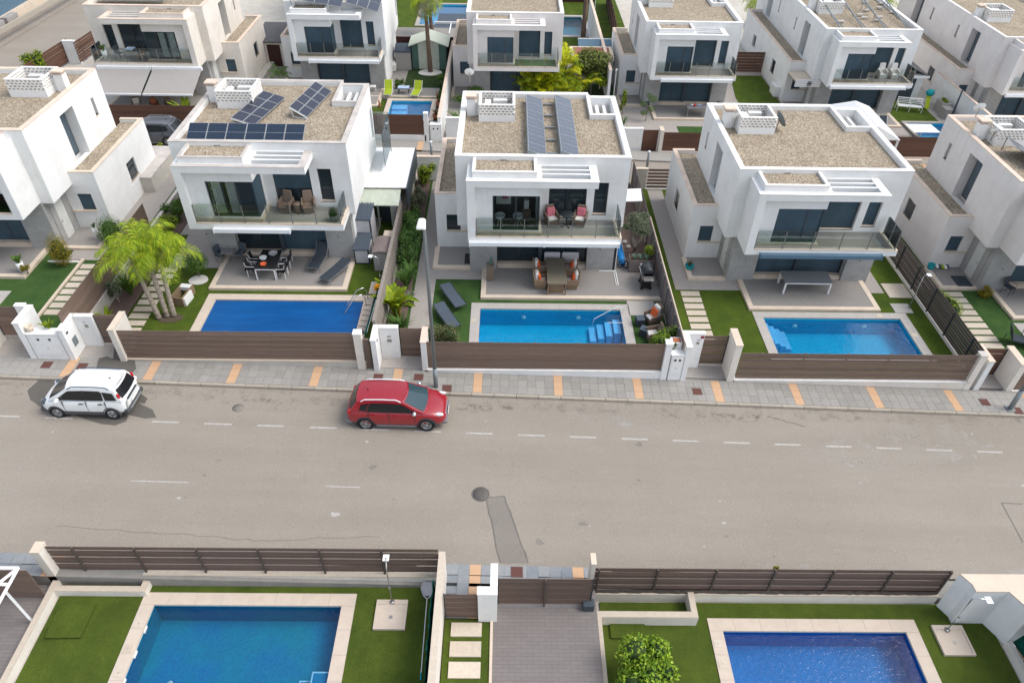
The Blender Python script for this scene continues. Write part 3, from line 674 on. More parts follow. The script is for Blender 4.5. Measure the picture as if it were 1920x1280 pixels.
def disc(nm, c, r, h, mat, label, cat, rim=True):
    T = thing(nm, label, cat, (c[0], c[1], c[2]))
    m = MB(); m.mat(mat)
    if rim: m.lathe([(r, 0), (r, h), (r * .86, h), (r * .86, h - .004), (.0, h - .004)], n=24); m.build('rim', T)
    m = MB(); m.mat('damp_iron' if mat != 'asphalt_patch' else 'asphalt_patch')
    if rim:
        m.lathe([(r * .85, 0), (r * .85, h + .004), (0, h + .004)], n=24)
        for a in range(-3, 4):
            for b in range(-3, 4):
                if (a * a + b * b) < 10: m.box(a * r * .2 - .02, b * r * .2 - .02, h, a * r * .2 + .02, b * r * .2 + .02, h + .014)
    else: m.lathe([(r, 0), (r, h), (0, h)], n=24)
    m.build('cover', T)
c = G(901, 926, zs(-.9)); disc('manhole_cover', (c.x, c.y, zs(c.x)), .36, .012, 'crack', 'round iron manhole cover in the road, at the head of the long dark asphalt patch', 'manhole cover')
c = G(446, 764, zs(-12)); disc('manhole_cover', (c.x, c.y, zs(c.x)), .24, .01, 'asphalt_patch', 'plain dark round cover in the road between the white car and the red car', 'manhole cover', False)
cv = [(88, 684, 'rust square cover on the pavement before the left meter boxes, left of an orange stripe'), (154, 687, 'rust square cover on the pavement just behind the white car, right of an orange stripe'), (709, 707, 'rust square cover half hidden behind the roof of the red car'), (785, 707, 'rust square cover on the pavement left of the tall lamp post'), (838, 728, 'rust square cover on the pavement just right of the tall lamp post foot'),
      (1307, 734, 'rust square cover on the pavement before the gate with a beige pillar'), (1846, 754, 'rust square cover on the pavement near the right edge of the picture'), (1908, 770, 'rust square cover beside the foot of the leaning right lamp post'), (969, 1072, 'rust square cover on the near pavement behind the driveway gate'), (28, 686, None)]
for u, v, lb in cv:
    if not lb: continue
    near = v > 1000; p = G(u, v, -.23, SL); T = thing('inspection_cover', lb, 'manhole cover', (p.x, p.y, zs(p.x) + .129), 0, 'square covers in the pavement'); T.rotation_euler = (0, ang, 0)
    s = .2; m = MB(); m.mat('rust_cover'); m.box(-s, -s, -.02, s, s, .008); m.build('plate', T); m = MB(); m.mat('crack'); m.box(-s - .02, -s - .02, -.02, s + .02, -s - .002, .006); m.box(-s - .02, s + .002, -.02, s + .02, s + .02, .006); m.box(-s - .02, -s, -.02, -s - .002, s, .006); m.box(s + .002, -s, -.02, s + .02, s, .006); m.build('frame', T)
# ------------------------------------------------------------------ plots
L = {0: 1.4, 1: 1.04, 2: .417, 3: 0., 4: -.468, 5: -1.04, 6: -1.5}
PX = {1: -33.7, 2: -19.75, 3: -5.9, 4: 8.05, 5: 21.95, 6: 35.8}
names = {1: 'turf_cool', 2: 'turf', 3: 'turf_cool', 4: 'turf', 5: 'turf_cool', 0: 'turf', 6: 'turf'}
POOLS = {1: (-32.5, 26.0, -24.75, 28.2), 2: (-14.58, 26.3, -7.13, 28.98), 3: (-1.32, 26.2, 5.81, 29.0), 4: (13.2, 26.0, 20.3, 29.11), 5: (27.1, 26.2, 34.5, 29.1)}
COURTS = [(8.04, 24, 10.62, 25.62), (-6.1, 24, -3.5, 25.55), (-19.8, 24, -17.15, 25.7), (-23.7, 24, -19.74, 25.7), (21.9, 24, 23.9, 25.7), (7.3, 24, 8.06, 24.9)]
def cut(mb, outer, holes, z0, z1):
    x0, y0, x1, y1 = outer; xs = sorted({x0, x1} | {min(max(h[i], x0), x1) for h in holes for i in (0, 2)}); ys = sorted({y0, y1} | {min(max(h[i], y0), y1) for h in holes for i in (1, 3)})
    for i in range(len(xs) - 1):
        run = None
        for j in range(len(ys) - 1):
            cx, cy = (xs[i] + xs[i + 1]) / 2, (ys[j] + ys[j + 1]) / 2
            if any(h[0] < cx < h[2] and h[1] < cy < h[3] for h in holes):
                if run is not None: mb.box(xs[i], run, z0, xs[i + 1], ys[j], z1); run = None
            elif run is None: run = ys[j]
        if run is not None: mb.box(xs[i], run, z0, xs[i + 1], y1, z1)
def terrace(x0, y0, x1, y1, z, pool=None, th=3):
    m = MB(); m.mat('concrete_wall')
    cut(m, (x0, y0, x1, y1), COURTS + ([(pool[0] - .2, pool[1] - .2, pool[2] + .2, pool[3] + .2)] if pool else []), z - th, z)
    return struct(m.build('terrace'))
for k in (1, 2, 3, 4, 5, 6): terrace(PX[k], 24.62, PX.get(k + 1, 49.7) - .01, 42.5, L[k] - .06, POOLS.get(k))
BL = {1: .07, 2: -.38, 3: -.93, 4: -1.31, 5: -1.57, 6: -1.9}
BX = {1: -38.0, 2: -20.2, 3: -4.95, 4: 8.95, 5: 22.9, 6: 36.7}
def z2(x): return -.62 - .034 * x if x > -18 else .0 + (-18 - x) * .02
BPOOLS = {2: (-9.15, 52.2, -5.95, 55.6), 5: (31.9, 50.3, 35.4, 55.5)}
for k in (1, 2, 3, 4, 5, 6):
    terrace(BX[k], 48.95, BX.get(k + 1, 55) - .01, 74.0 if k == 2 else 66.5 if k == 3 else 92, BL[k] - .06, BPOOLS.get(k))
terrace(BX[2], 74.01, BX[3] - .01, 92, -.8, (-9.0, 75.6, -4.0 - 1.2, 82.5)) if False else None
# lane between the two rows of plots
zl = lambda x, y: z2(x) - .12
xs_ = [-40, -30, -18, -5, 10, 25, 45, 60]
m = MB(); m.mat('lane_paving')
for a, b in zip(xs_, xs_[1:]): m.prism(rect(a, 42.5, b, 48.95), lambda x, y: zl(x, y) - .3, zl)
struct(m.build('lane'))
m = MB(); m.mat('paving_grey')
for a, b in zip(xs_, xs_[1:]): m.prism(rect(a, 47.5, b, 48.93), lambda x, y: z2(x) - .3, lambda x, y: z2(x)); m.prism(rect(a, 42.55, b, 43.9), lambda x, y: z2(x) - .3, lambda x, y: z2(x))
lp = struct(m.build('pavement'))
for i in range(-12, 14):
    xq = i * 3.66 + .9
    for y0 in (47.5, 42.55):
        m = MB(); m.mat('orange_tile'); m.prism(rect(xq, y0, xq + .4, y0 + 1.4), z2(xq) - .1, z2(xq + .2) + .012); m.build('orange_stripe', lp)
# side street, far left
m = MB(); m.mat('asphalt'); P = [(-44.6, 40), (-38.2, 40), (-37.6, 100), (-43.2, 100)]; m.prism(P, .2, .45); struct(m.build('road'))
m = MB(); m.mat('lane_paving'); m.prism([(-47.2, 40), (-44.62, 40), (-43.22, 100), (-45.6, 100)], .2, .58); struct(m.build('pavement'))
m = MB(); m.mat('kerb_stone'); m.prism([(-44.8, 40), (-44.6, 40), (-43.2, 100), (-43.4, 100)], .2, .6); m.build('kerbstone', bpy.data.objects['pavement'])

def lawn(poly, z, mat): return sheet('lawn', poly, z, mat, th=.06)
def paving(poly, z, mat='walk_tile', nm='path'): return sheet(nm, poly, z, mat, th=.1)
# lawns fill the terraces, pools are cut out
def frame_sheet(nm, outer, hole, z, mat, th=.06):
    m = MB(); m.mat(mat); cut(m, outer, COURTS + [hole], z - th, z)
    return struct(m.build(nm))
def pool(name, label, x0, y0, x1, y1, z, cop, wat, bas, steps=None, copw=.45, lamps=(), lids=(), cover=False, depth=1.05, teal=False, cmat=None, level=.14):
    """x0..y1: inner edge of the basin"""
    T = thing('swimming_pool', label, 'swimming pool', ((x0 + x1) / 2, (y0 + y1) / 2, z), 0, 'rectangular garden pools'); o = T.location.copy()
    m = MB(o); m.mat(bas); zb = z - depth
    m.box(x0 - .12, y0 - .12, zb - .1, x1 + .12, y1 + .12, zb)
    m.box(x0 - .12, y0 - .12, zb, x1 + .12, y0, z - .01); m.box(x0 - .12, y1, zb, x1 + .12, y1 + .12, z - .01); m.box(x0 - .12, y0, zb, x0, y1, z - .01); m.box(x1, y0, zb, x1 + .12, y1, z - .01)
    m.build('basin', T)
    w = copw; n = max(1, round((x1 - x0 + 2 * w) / .92)); mm = {}
    def st(a, b, c, d):
        key = (round(c - a, 3), round(d - b, 3))
        if key not in mm: q = MB(); q.mat(cop); q.box(-key[0] / 2 + .003, -key[1] / 2 + .003, -.05, key[0] / 2 - .003, key[1] / 2 - .003, .03); mm[key] = q.mesh('coping_stone')
        inst('coping_stone', mm[key], T, Vector(((a + c) / 2, (b + d) / 2, z)) - o)
    L_ = x1 - x0 + 2 * w
    for i in range(n):
        st(x0 - w + L_ * i / n, y1 - .02, x0 - w + L_ * (i + 1) / n, y1 + w); st(x0 - w + L_ * i / n, y0 - w, x0 - w + L_ * (i + 1) / n, y0 + .02)
    n = max(1, round((y1 - y0 - .04) / .92)); h = (y1 - y0 - .04) / n
    for i in range(n): st(x0 - w, y0 + .02 + h * i, x0 + .02, y0 + .02 + h * (i + 1)); st(x1 - .02, y0 + .02 + h * i, x1 + w, y0 + .02 + h * (i + 1))
    m = MB(o); m.mat('grout'); m.box(x0 - w, y0 - w, z - .3, x0 - .125, y1 + w, z - .02); m.box(x1 + .125, y0 - w, z - .3, x1 + w, y1 + w, z - .02); m.box(x0 - .12, y0 - w, z - .3, x1 + .12, y0 - .125, z - .02); m.box(x0 - .12, y1 + .125, z - .3, x1 + .12, y1 + w, z - .02); m.build('footing', T)
    if cover:
        m = MB(o); m.mat('pool_cover'); nx_ = 40; rr = random.Random(3)
        vs = [(x0 + (x1 - x0) * i / nx_, y0 + (y1 - y0) * j / 12, z - .05 + .003 * math.sin(i * .9 + j)) for j in range(13) for i in range(nx_ + 1)]
        m.smooth = True; m.faces(vs, [(j * (nx_ + 1) + i, j * (nx_ + 1) + i + 1, (j + 1) * (nx_ + 1) + i + 1, (j + 1) * (nx_ + 1) + i) for j in range(12) for i in range(nx_)]); m.build('pool_cover', T)
    else:
        m = MB(o); m.mat(wat); m.face([(x0, y0, z - level), (x1, y0, z - level), (x1, y1, z - level), (x0, y1, z - level)]); m.build('water', T)
    if steps:
        sx0, sy0, sx1, sy1, ns, ax = steps
        for i in range(ns):
            m = MB(o); m.mat('basin_step'); f0 = i / ns; f1 = (i + 1) / ns; zt = z - .3 - (depth - .35) * i / ns
            if ax == '-x': a, c = sx1 + (sx0 - sx1) * f1, sx1 + (sx0 - sx1) * f0; b, d = sy0, sy1
            elif ax == '+x': a, c = sx0 + (sx1 - sx0) * f0, sx0 + (sx1 - sx0) * f1; b, d = sy0, sy1
            else: a, c = sx0, sx1; b, d = sy1 + (sy0 - sy1) * f1, sy1 + (sy0 - sy1) * f0
            m.box(a + .02, b, zb, c - .02, d, zt); m.mat('pool_edge_white') if teal else m.mat('basin_step'); m.build('step', T)
    for x, y in lamps: m = MB(o); m.mat('white_plastic'); m.tube([(x, y1 - .03, z - .55), (x, y1 - .001, z - .55)], .13, 16); m.build('pool_light', T)
    for x, y in lids: m = MB(o); m.mat('step_stone'); m.box(x - .13, y - .13, z + .03, x + .13, y + .13, z + .042); m.mat('steel'); m.box(x - .015, y - .015, z + .042, x + .015, y + .015, z + .05); m.build('skimmer_lid', T)
    return T
"""front row"""
P2 = (-14.58, 26.3, -7.13, 28.98); P3 = (-1.32, 26.2, 5.81, 29.0); P4 = (13.2, 26.0, 20.3, 29.11)
frame_sheet('lawn', (PX[2], 24.64, PX[3] - .1, 42.4), (P2[0] - .3, P2[1] - .3, P2[2] + .3, P2[3] + .3), L[2], 'turf')
frame_sheet('lawn', (PX[3] + .02, 24.64, PX[4] - .1, 42.4), (P3[0] - .3, P3[1] - .3, P3[2] + .3, P3[3] + .3), L[3], 'turf_cool')
frame_sheet('lawn', (PX[4] + .02, 24.64, PX[5] - .1, 42.4), (P4[0] - .3, P4[1] - .3, P4[2] + .3, P4[3] + .3), L[4], 'turf')
P1 = (-32.5, 26.0, -24.75, 28.2); P5 = (27.1, 26.2, 34.5, 29.1)
frame_sheet('lawn', (PX[1], 24.64, PX[2] - .1, 42.4), (P1[0] - .3, P1[1] - .3, P1[2] + .3, P1[3] + .3), L[1], 'turf_cool')
frame_sheet('lawn', (PX[5] + .02, 24.64, PX[6], 42.4), (P5[0] - .3, P5[1] - .3, P5[2] + .3, P5[3] + .3), L[5], 'turf_cool')
pool('p', 'garden pool under a deep blue cover with a cream surround and steel ladder rails', *P2, L[2], 'pool_stone_cream', 'water_calm', 'basin_deep', cover=True)
pool('p', 'bright blue calm pool before the villa with four orange cushioned dining chairs', *P3, L[3], 'pool_stone_grey', 'water_calm', 'basin_bright', steps=(4.2, 27.5, 5.75, 28.6, 4, '-x'), lamps=((.9, 0), (3.7, 0)), lids=((-1.6, 28.0),))
pool('p', 'bright blue rippled pool of the villa with bare lawn and a long grey table', *P4, L[4], 'pool_stone_grey', 'water_ripple', 'basin_bright', steps=(13.2, 27.6, 14.5, 29.0, 4, '+x'), lamps=((15.0, 0), (18.6, 0)), lids=((19.3, 29.33), (20.5, 27.8)))
pool('p', 'pool corner with pale surround at the far left edge of the picture', *P1, L[1], 'pool_stone_grey', 'water_calm', 'basin_bright')
pool('p', 'pool corner with grey surround at the right edge beside the grey lounger', *P5, L[5], 'pool_stone_grey', 'water_calm', 'basin_bright')
# steel handrail of pool 3
T = thing('pool_handrail', 'thin white handrail over the steps of the bright blue calm pool', 'handrail', (5.7, 28.8, 0)); m = MB((5.7, 28.8, 0)); m.mat('white_metal'); m.tube([(5.95, 28.75, .0), (5.88, 28.75, .35), (5.6, 28.72, .45), (4.4, 28.2, .05), (4.3, 28.15, -.5)], .013, 6); m.tube([(5.95, 27.6, .0), (5.8, 27.6, .3), (5.0, 27.65, .28)], .013, 6); m.build('rail', T)
# paths of plots 3, 4, 2, 1, 5
paving(rect(PX[3] + 1.1, 25.56, -3.75, 42.3), .012, 'walk_tile'); paving(rect(-3.749, 31.5, -1.31, 33.2), .016, 'walk_tile'); paving(rect(-3.75, 33.2, -3.9 + .05, 42.3), .015)
paving(rect(6.0, 29.96, 7.4, 30.0), .01)
paving([(6.2, 28.55), (7.6, 28.55), (7.6, 29.95), (6.2, 29.95)], .03, 'pool_stone_grey', 'shower_pad')
paving([(5.78, 32.5), (6.62, 32.5), (6.62, 42.3), (5.78, 42.3)], .014, 'walk_tile'); paving(rect(6.63, 31.9, 7.95, 42.3), .011, 'mulch', 'planting_bed')
o4 = (11.375, 32.339)
paving(rect(o4[0] - 2.26, 31.42, o4[0] - 1.3, 42.3), L[4] + .014); paving(rect(o4[0] - 1.3, 31.42, o4[0] + 1.25, 34.3), L[4] + .012); paving(rect(o4[0] + 8.2, 31.3, o4[0] + 8.96, 42.3), L[4] + .013)
paving(rect(20.45, 30.88, 21.68, 32.14), L[4] + .05, 'step_stone', 'shower_pad'); paving(rect(20.26, 29.58, 21.2, 30.37), L[4] + .03, 'pool_stone_grey', 'shower_pad')
paving(rect(-8.2, 32.3, -7.3, 37), L[2] + .014); paving(rect(-17.9, 31.7, -15.2, 34.9), L[2] + .014, 'walk_tile'); paving(rect(-18.4, 34.9, -17, 42), L[2] + .012)
paving(rect(PX[2] + .1, 25.72, -18.45, 42.3), L[2] + .02, 'mulch', 'planting_bed'); paving(rect(-7.0, 29.55, -6.2, 30.6), L[2] + .03, 'pool_stone_cream', 'shower_pad')
paving(rect(-22.9, 31.4, PX[2] - .2, 33.2), L[1] + .013); paving(rect(-21.6, 33.2, PX[2] - .2, 42.3), L[1] + .016); paving(rect(-22.05, 25.72, -21.93, 31.4), L[1] + .12, 'cream_stone', 'edging')
paving(rect(21.98, 32.45, 24.05, 42.3), L[5] + .013); paving(rect(24.05, 32.39, 26.2, 34.4), L[5] + .012)
paving(rect(PX[3] + .06, 25.56, -4.95, 42.3), .02, 'mulch', 'planting_bed')
# stepping stones
def stones(px, x0, x1, ys, z, mat='step_stone', h=.035):
    T = struct(bpy.data.objects.new('stepping_path', None)); COL.objects.link(T); T.location = ((x0 + x1) / 2, ys[0][0], z)
    for a, b in ys: q = MB((0, 0, 0)); q.mat(mat); q.box(-(x1 - x0) / 2, -(b - a) / 2, -.05, (x1 - x0) / 2, (b - a) / 2, h); q.build('stepping_stone', T).location = (0, (a + b) / 2 - ys[0][0], 0)
stones(4, 9.33, 10.33, [(30.85 - .55 * i, 31.26 - .55 * i) for i in range(8)], L[4])
stones(5, 24.05, 25.14, [(31.82 - .54 * i, 32.34 - .54 * i - .12) for i in range(10)], L[5])
stones(2, -18.3, -17.35, [(31.23 - .55 * i, 31.62 - .55 * i) for i in range(11)], L[2])
stones(1, -21.87, -21.08, [(30.6 - .54 * i, 31.0 - .54 * i) for i in range(8)], L[1])
# ------------------------------------------------------------------ fences
def fence(label, p0, p1, z0, z1, n, mat='composite_brown', gap=.006, post=1.94, side=1, posts=True, pmat=None, cat='fence', name='fence', group=None, th=.022, frame=False, first=.97):
    p0 = Vector(p0[:2]); p1 = Vector(p1[:2]); Ln = (p1 - p0).length; a = math.atan2(p1.y - p0.y, p1.x - p0.x)
    T = thing(name, label, cat, (p0.x, p0.y, z0), a, group); H = z1 - z0; h = H / n
    q = MB(); q.mat(mat); q.box(0, -th / 2, gap / 2, Ln, th / 2, h - gap / 2); me = q.mesh('board')
    for i in range(n): inst('board', me, T, (0, (i % 2) * (.004 if gap < .01 else .012), h * i))
    if posts:
        q = MB(); q.mat(pmat or mat); q.box(-.03, 0, -.06, .03, .06, H - .02); me = q.mesh('post'); x = min(first, Ln / 2)
        while x < Ln - .1: inst('post', me, T, (x, .016 if side > 0 else -.076, 0)); x += post
    if frame:
        q = MB(); q.mat('anthracite'); q.box(-.04, -.03, 0, 0, .03, H); q.box(Ln, -.03, 0, Ln + .04, .03, H); q.build('frame', T)
    return T
def wall(label, x0, y0, x1, y1, z0, z1, mat='white_render', cap=None, name='garden_wall', cat='wall', e=.02, group=None):
    c = ((x0 + x1) / 2, (y0 + y1) / 2, z0); T = thing(name, label, cat, c, 0, group)
    m = MB(c); m.mat(mat); m.box(x0, y0, z0, x1, y1, z1); m.build('wall', T)
    if cap: m = MB(c); m.mat(cap); m.box(x0 - e, y0 - e, z1, x1 + e, y1 + e, z1 + .04); m.build('coping', T)
    return T
FG = 'board fences along the front street'
# plot 2
wall('long beige base wall of the brown fence before the covered pool', -17.3, 24.5, -6.35, 24.72, -1, L[2] - .05, 'concrete_wall', 'cream_stone')
fence('brown board fence before the covered deep blue pool, thin light gaps near its top', (-17.25, 24.58), (-6.75, 24.58), L[2] - .0, L[2] + 1.6, 12, 'composite_brown', .012, group=FG)
wall('slim beige pillar at the right end of the fence before the covered pool', -6.75, 24.42, -6.4, 24.75, -1, L[2] + 1.63, 'cream_render', 'coping_white')
# plot 3
wall('long white base wall of the brown fence before the calm blue pool', -3.7, 24.42, 7.42, 24.66, -1.2, L[3] - .02, 'white_render', 'coping_white')
fence('tight brown board fence before the calm blue pool', (-3.55, 24.52), (7.15, 24.52), L[3] + .03, L[3] + 1.6, 13, 'composite_brown', .003, group=FG)
wall('white pillar left of the fence before the calm blue pool, behind the lamp post', -3.8, 24.42, -3.56, 25.5, -1.2, L[3] + 1.62, 'white_render', 'coping_pink')
wall('white pillar right of the fence before the calm blue pool', 7.17, 24.38, 7.45, 24.72, -1.2, L[3] + 1.68, 'white_render', 'coping_white')
# plot 4
wall('beige base wall of the slatted fence before the rippled pool', 10.65, 24.42, 21.6, 24.66, -1.7, L[4] - .02, 'cream_render', 'coping_white')
fence('brown slatted fence with light gaps before the rippled pool', (10.68, 24.52), (21.45, 24.52), L[4] + .03, L[4] + 1.6, 9, 'composite_brown', .03, group=FG)
fence('long dark slatted fence between the lawn villa and its right neighbour', (21.86, 24.75), (21.86, 38.6), L[4] + .15, L[4] + 1.62, 9, 'composite_dark', .03, side=1, pmat='anthracite')
wall('low beige kerb wall under the long dark slatted side fence', 21.78, 24.75, 21.98, 42.3, -1.6, L[4] + .14, 'cream_render')
wall('beige pillar where the slatted front fence meets the dark side fence', 21.5, 24.4, 21.8, 24.74, -1.8, L[4] + 1.62, 'cream_render', 'coping_grey')
wall('white pillar beside the gate near the right edge', 22.0, 24.4, 22.25, 25.6, -1.9, L[4] + 1.3, 'white_render', 'coping_pink')
# party boundaries
fence('mauve board fence with dark posts between the dining patio and the bare lawn', (8.0, 24.7), (8.0, 35.5), .0, 1.62, 5, 'composite_mauve', .004, side=1, post=1.05, pmat='grey_plastic')
m = thing('garden_wall', 'low cream wall top right of the olive tree along the narrow lawn', 'wall', (8.0, 39, -1)); q = MB((8.0, 39, -1)); q.mat('concrete_wall'); q.box(7.93, 24.7, -1.5, 8.07, 42.4, -.01); q.mat('cream_stone'); q.box(8.04, 24.7, -.01, 8.09, 35.5, 1.6); q.build('wall', m)
fence('brown board fence behind the olive tree beside the narrow lawn', (8.0, 35.6), (8.0, 42.3), .0, 1.62, 7, 'composite_mauve', .006, side=1, pmat='grey_plastic')
wall('long brown grey wall between the covered pool garden and the hedge path', -6.05, 25.5, -5.93, 42.3, L[2] - 1, 1.95, 'wall_brown', 'wall_brown')
fence('long reddish brown board fence beside the stepping stones of the left garden', (-19.66, 24.9), (-19.66, 34.5), L[1] + .1, L[1] + 1.6, 6, 'composite_brown', .003, side=1, posts=False)
wall('low cream wall between the left garden path and the planting strip', -19.74, 24.9, -19.58, 42.3, .2, L[1] + .09, 'concrete_wall', 'coping_grey')
# rear walls of front plots
fence('brown louvred gate screen at the back of the bare lawn', (9.05, 42.45), (10.6, 42.45), L[4] + .05, L[4] + 1.45, 6, 'composite_brown', .07, posts=False)
wall('beige wall beside the louvred screen at the back of the narrow lawn', 8.1, 42.4, 9.0, 42.6, -1.5, .95, 'concrete_wall', 'cream_stone')
wall('cream wall behind the villa with the bare lawn', 10.65, 42.4, 21.9, 42.6, -2, 1.0, 'cream_render', 'coping_pink')
wall('white rear wall behind the villa with the dining patio', -5.8, 42.4, 7.9, 42.6, -1, 1.6, 'white_render', 'coping_pink')
wall('white rear wall behind the villa with solar panels and metal sheds', -19.5, 42.4, -5.9, 42.6, -1, 2.0, 'white_render', 'coping_pink')
wall('stained grey wall at the back corner beside the dark car', -22.3, 38.5, -20.9, 42.6, 0, 2.0, 'concrete_wall', 'coping_grey')
wall('cream wall behind the right edge villa', 22, 42.4, 49, 42.6, -3, .5, 'cream_render', 'coping_pink')
# ------------------------------------------------------------------ gates with their pillars
def court(x0, x1, z, y1=25.72):
    m = MB(); m.mat('walk_tile'); m.prism(rect(x0, 24.58, x1, y1), lambda x, y: -3, lambda x, y: zs(x) + .13); struct(m.build('forecourt'))
GG = 'board gates beside the pillars'
def gate(label, x0, x1, y, z0, z1, mat='composite_brown', n=9, gap=.004): fence(label, (x0, y), (x1, y), z0, z1, n, mat, gap, posts=False, cat='gate', name='garden_gate', group=GG, frame=True)
# plot 4 gate, white L pillar with meter box to its left
court(7.4, 10.65, 0)
gate('slatted brown gate between a white pillar and a beige pillar in the middle right', 9.15, 10.25, 25.5, -.42, 1.3, n=8, gap=.03)
def pillar_L(label, x0, y0, x1, y1, z0, z1, cap='coping_white', mat='white_render'): return wall(label, x0, y0, x1, y1, z0, z1, mat, cap, name='gate_pillar', cat='pillar')
pillar_L('white pillar with a red plate left of the middle right gate', 8.35, 25.3, 9.1, 25.5, -1.4, 1.55)
pillar_L('deep white pillar wall beside the double meter box in the middle', 8.1, 24.35, 8.33, 25.5, -1.4, 1.55)
pillar_L('beige concrete pillar wall right of the middle right gate', 10.3, 24.42, 10.6, 25.6, -1.4, 1.62, 'cream_stone', 'cream_render')
# plot 3 gate
court(-6.3, -3.7, 0)
gate('brown board gate left of the tall lamp post', -4.85, -3.85, 25.45, -.12, 1.6, n=9)
pillar_L('white pillar with the number 40 left of the brown gate by the lamp post', -5.75, 25.25, -4.9, 25.45, -1, 1.75)
pillar_L('deep white pillar wall right of the covered pool garden', -6.0, 24.35, -5.77, 25.45, -1, 1.75)
wall('dark narrow gap post between the covered pool fence and the white pillar', -6.36, 24.5, -6.1, 24.6, -1, 1.7, 'composite_brown', None)
# plot 2 and plot 1 gates
court(-23.7, -17.2, 0)
gate('brown board gate beside the planting strip behind the white car', -18.6, -17.6, 25.55, L[2] + .05, L[2] + 1.7, n=9)
pillar_L('beige pillar wall right of the gate behind the white car', -17.45, 24.4, -17.2, 25.7, -.5, L[2] + 1.75, 'cream_stone', 'cream_render')
pillar_L('white pillar with a small grey plate left of the gate behind the white car', -19.45, 25.4, -18.62, 25.6, -.5, 2.1)
pillar_L('deep white pillar wall with a grey vent panel behind the white car', -19.7, 24.4, -19.46, 25.6, -.5, 2.1)
gate('wide brown board gate near the left edge of the front street', -23.1, -21.6, 25.6, L[1] - .2, L[1] + 1.45, n=8)
pillar_L('white pillar wall with a pot at its foot, left of the double meter box', -21.45, 24.4, -21.2, 25.7, -.5, L[1] + 1.45)
pillar_L('short white pillar right of the wide gate near the left edge', -21.9, 25.5, -21.47, 25.7, -.5, L[1] + 1.55)
pillar_L('striped beige pillar wall near the left edge of the front street', -23.6, 24.4, -23.2, 25.7, -.5, L[1] + 1.6, 'cream_stone', 'cream_render')
fence('brown board fence end at the very left edge of the front street', (-33, 24.58), (-23.62, 24.58), L[1] - .3, L[1] + 1.5, 9, group=FG)
wall('beige base wall at the very left edge of the front street', -33, 24.5, -23.62, 24.7, -.5, L[1] - .32, 'cream_render')
# plot 5 gate
court(22.2, 24.4, 0)
gate('slatted brown gate near the right edge of the front street', 22.3, 23.5, 25.55, L[5] - .0, L[5] + 1.65, 'composite_red_brown', n=6, gap=.02)
pillar_L('wide beige wall right of the gate at the right edge', 23.55, 24.4, 23.85, 25.7, -2, L[5] + 1.7, 'cream_stone', 'cream_render')
wall('beige base wall at the right edge of the front street', 23.86, 24.42, 36, 24.66, -2.5, L[5], 'cream_render', 'coping_white')
fence('brown slatted fence at the right edge of the front street', (23.9, 24.52), (36, 24.52), L[5] + .04, L[5] + 1.6, 9, gap=.014, group=FG)
# meter boxes
def meters(label, x0, x1, y, z0, z1):
    c = ((x0 + x1) / 2, y, z0); T = thing('meter_cabinet', label, 'meter box', c, 0, 'white double meter boxes'); m = MB(c); m.mat('white_render'); m.box(x0, y, z0, x1, y + .45, z1); m.box(x0 - .02, y - .02, z1, x1 + .02, y + .45, z1 + .05); m.build('cabinet', T)
    zm = z0 + (z1 - z0) * .62; w = (x1 - x0)
    for a, b in ((zm + .01, z1 - .1), (z0 + (z1 - z0) * .28, zm)):
        m = MB(c); m.mat('white_plastic'); m.box(x0 + .12 * w, y - .012, a, x1 - .12 * w, y - .001, b); D_ = m.build('door', T)
        if a > zm:
            for q in (.32, .68): m = MB(c); m.mat('dark_plastic'); m.box(x0 + w * q - .05, y - .02, b - .22, x0 + w * q + .05, y - .0125, b - .1); m.build('window', D_)
        else: m = MB(c); m.mat('steel'); m.box(x0 + w * .5 - .025, y - .02, b - .2, x0 + w * .5 + .025, y - .0125, b - .15); m.build('lock', D_)
    return T
meters('white meter boxes with two dark windows right of the calm pool fence', 7.5, 8.08, 24.36, -.5 + .05, 1.05); meters('white double meter boxes with a grassy plant on top behind the white car', -21.15, -19.75, 24.42, .3, 1.85)
T = thing('planter_block', 'small white block with a brown top above the middle meter boxes', 'planter', (7.75, 24.9, 0)); m = MB((7.75, 24.9, 0)); m.mat('white_render'); m.box(7.5, 24.83, 0, 8.05, 25.25, 1.4); m.mat('terracotta'); m.box(7.6, 24.9, 1.4, 7.95, 25.2, 1.42); m.build('block', T)
# small signs and details: wall plates
def plate(label, x, y, z, w, h, mat, ax='y', cat='sign', th=.015):
    m = MB((x, y, z)); m.mat(mat)
    if ax == 'y': m.box(x - w / 2, y - th, z, x + w / 2, y, z + h)
    else: m.box(x, y - w / 2, z, x + th, y + w / 2, z + h)
    o = m.build('wall_plate', mat=mat); o.location = (x, y, z); o['label'] = label; o['category'] = cat; return o
plate('grey letter slot plate on the white pillar with the number 40', -5.33, 25.25, .95, .2, .16, 'steel', cat='letter slot')
plate('red square alarm plate on the white pillar by the middle right gate', 9.0, 25.3, 1.3, .15, .15, 'red_sign'); plate('grey square intercom below the house number by the middle right gate', 8.85, 25.3, .95, .13, .13, 'steel', cat='intercom')
plate('small square intercom on the white pillar behind the white car', -19.0, 25.4, 1.5, .16, .16, 'steel', cat='intercom'); plate('grey vent panel on the side of the white pillar wall behind the white car', -19.46, 24.9, .9, .35, .45, 'sign_grey', 'x', 'vent')
plate('round dark lamp on the white pillar wall behind the white car', -19.46, 24.65, 1.75, .14, .1, 'dark_plastic', 'x', 'wall lamp'); plate('dark lamp on the side of the white pillar by the covered pool', -5.77, 24.7, 1.45, .12, .12, 'dark_plastic', 'x', 'wall lamp')
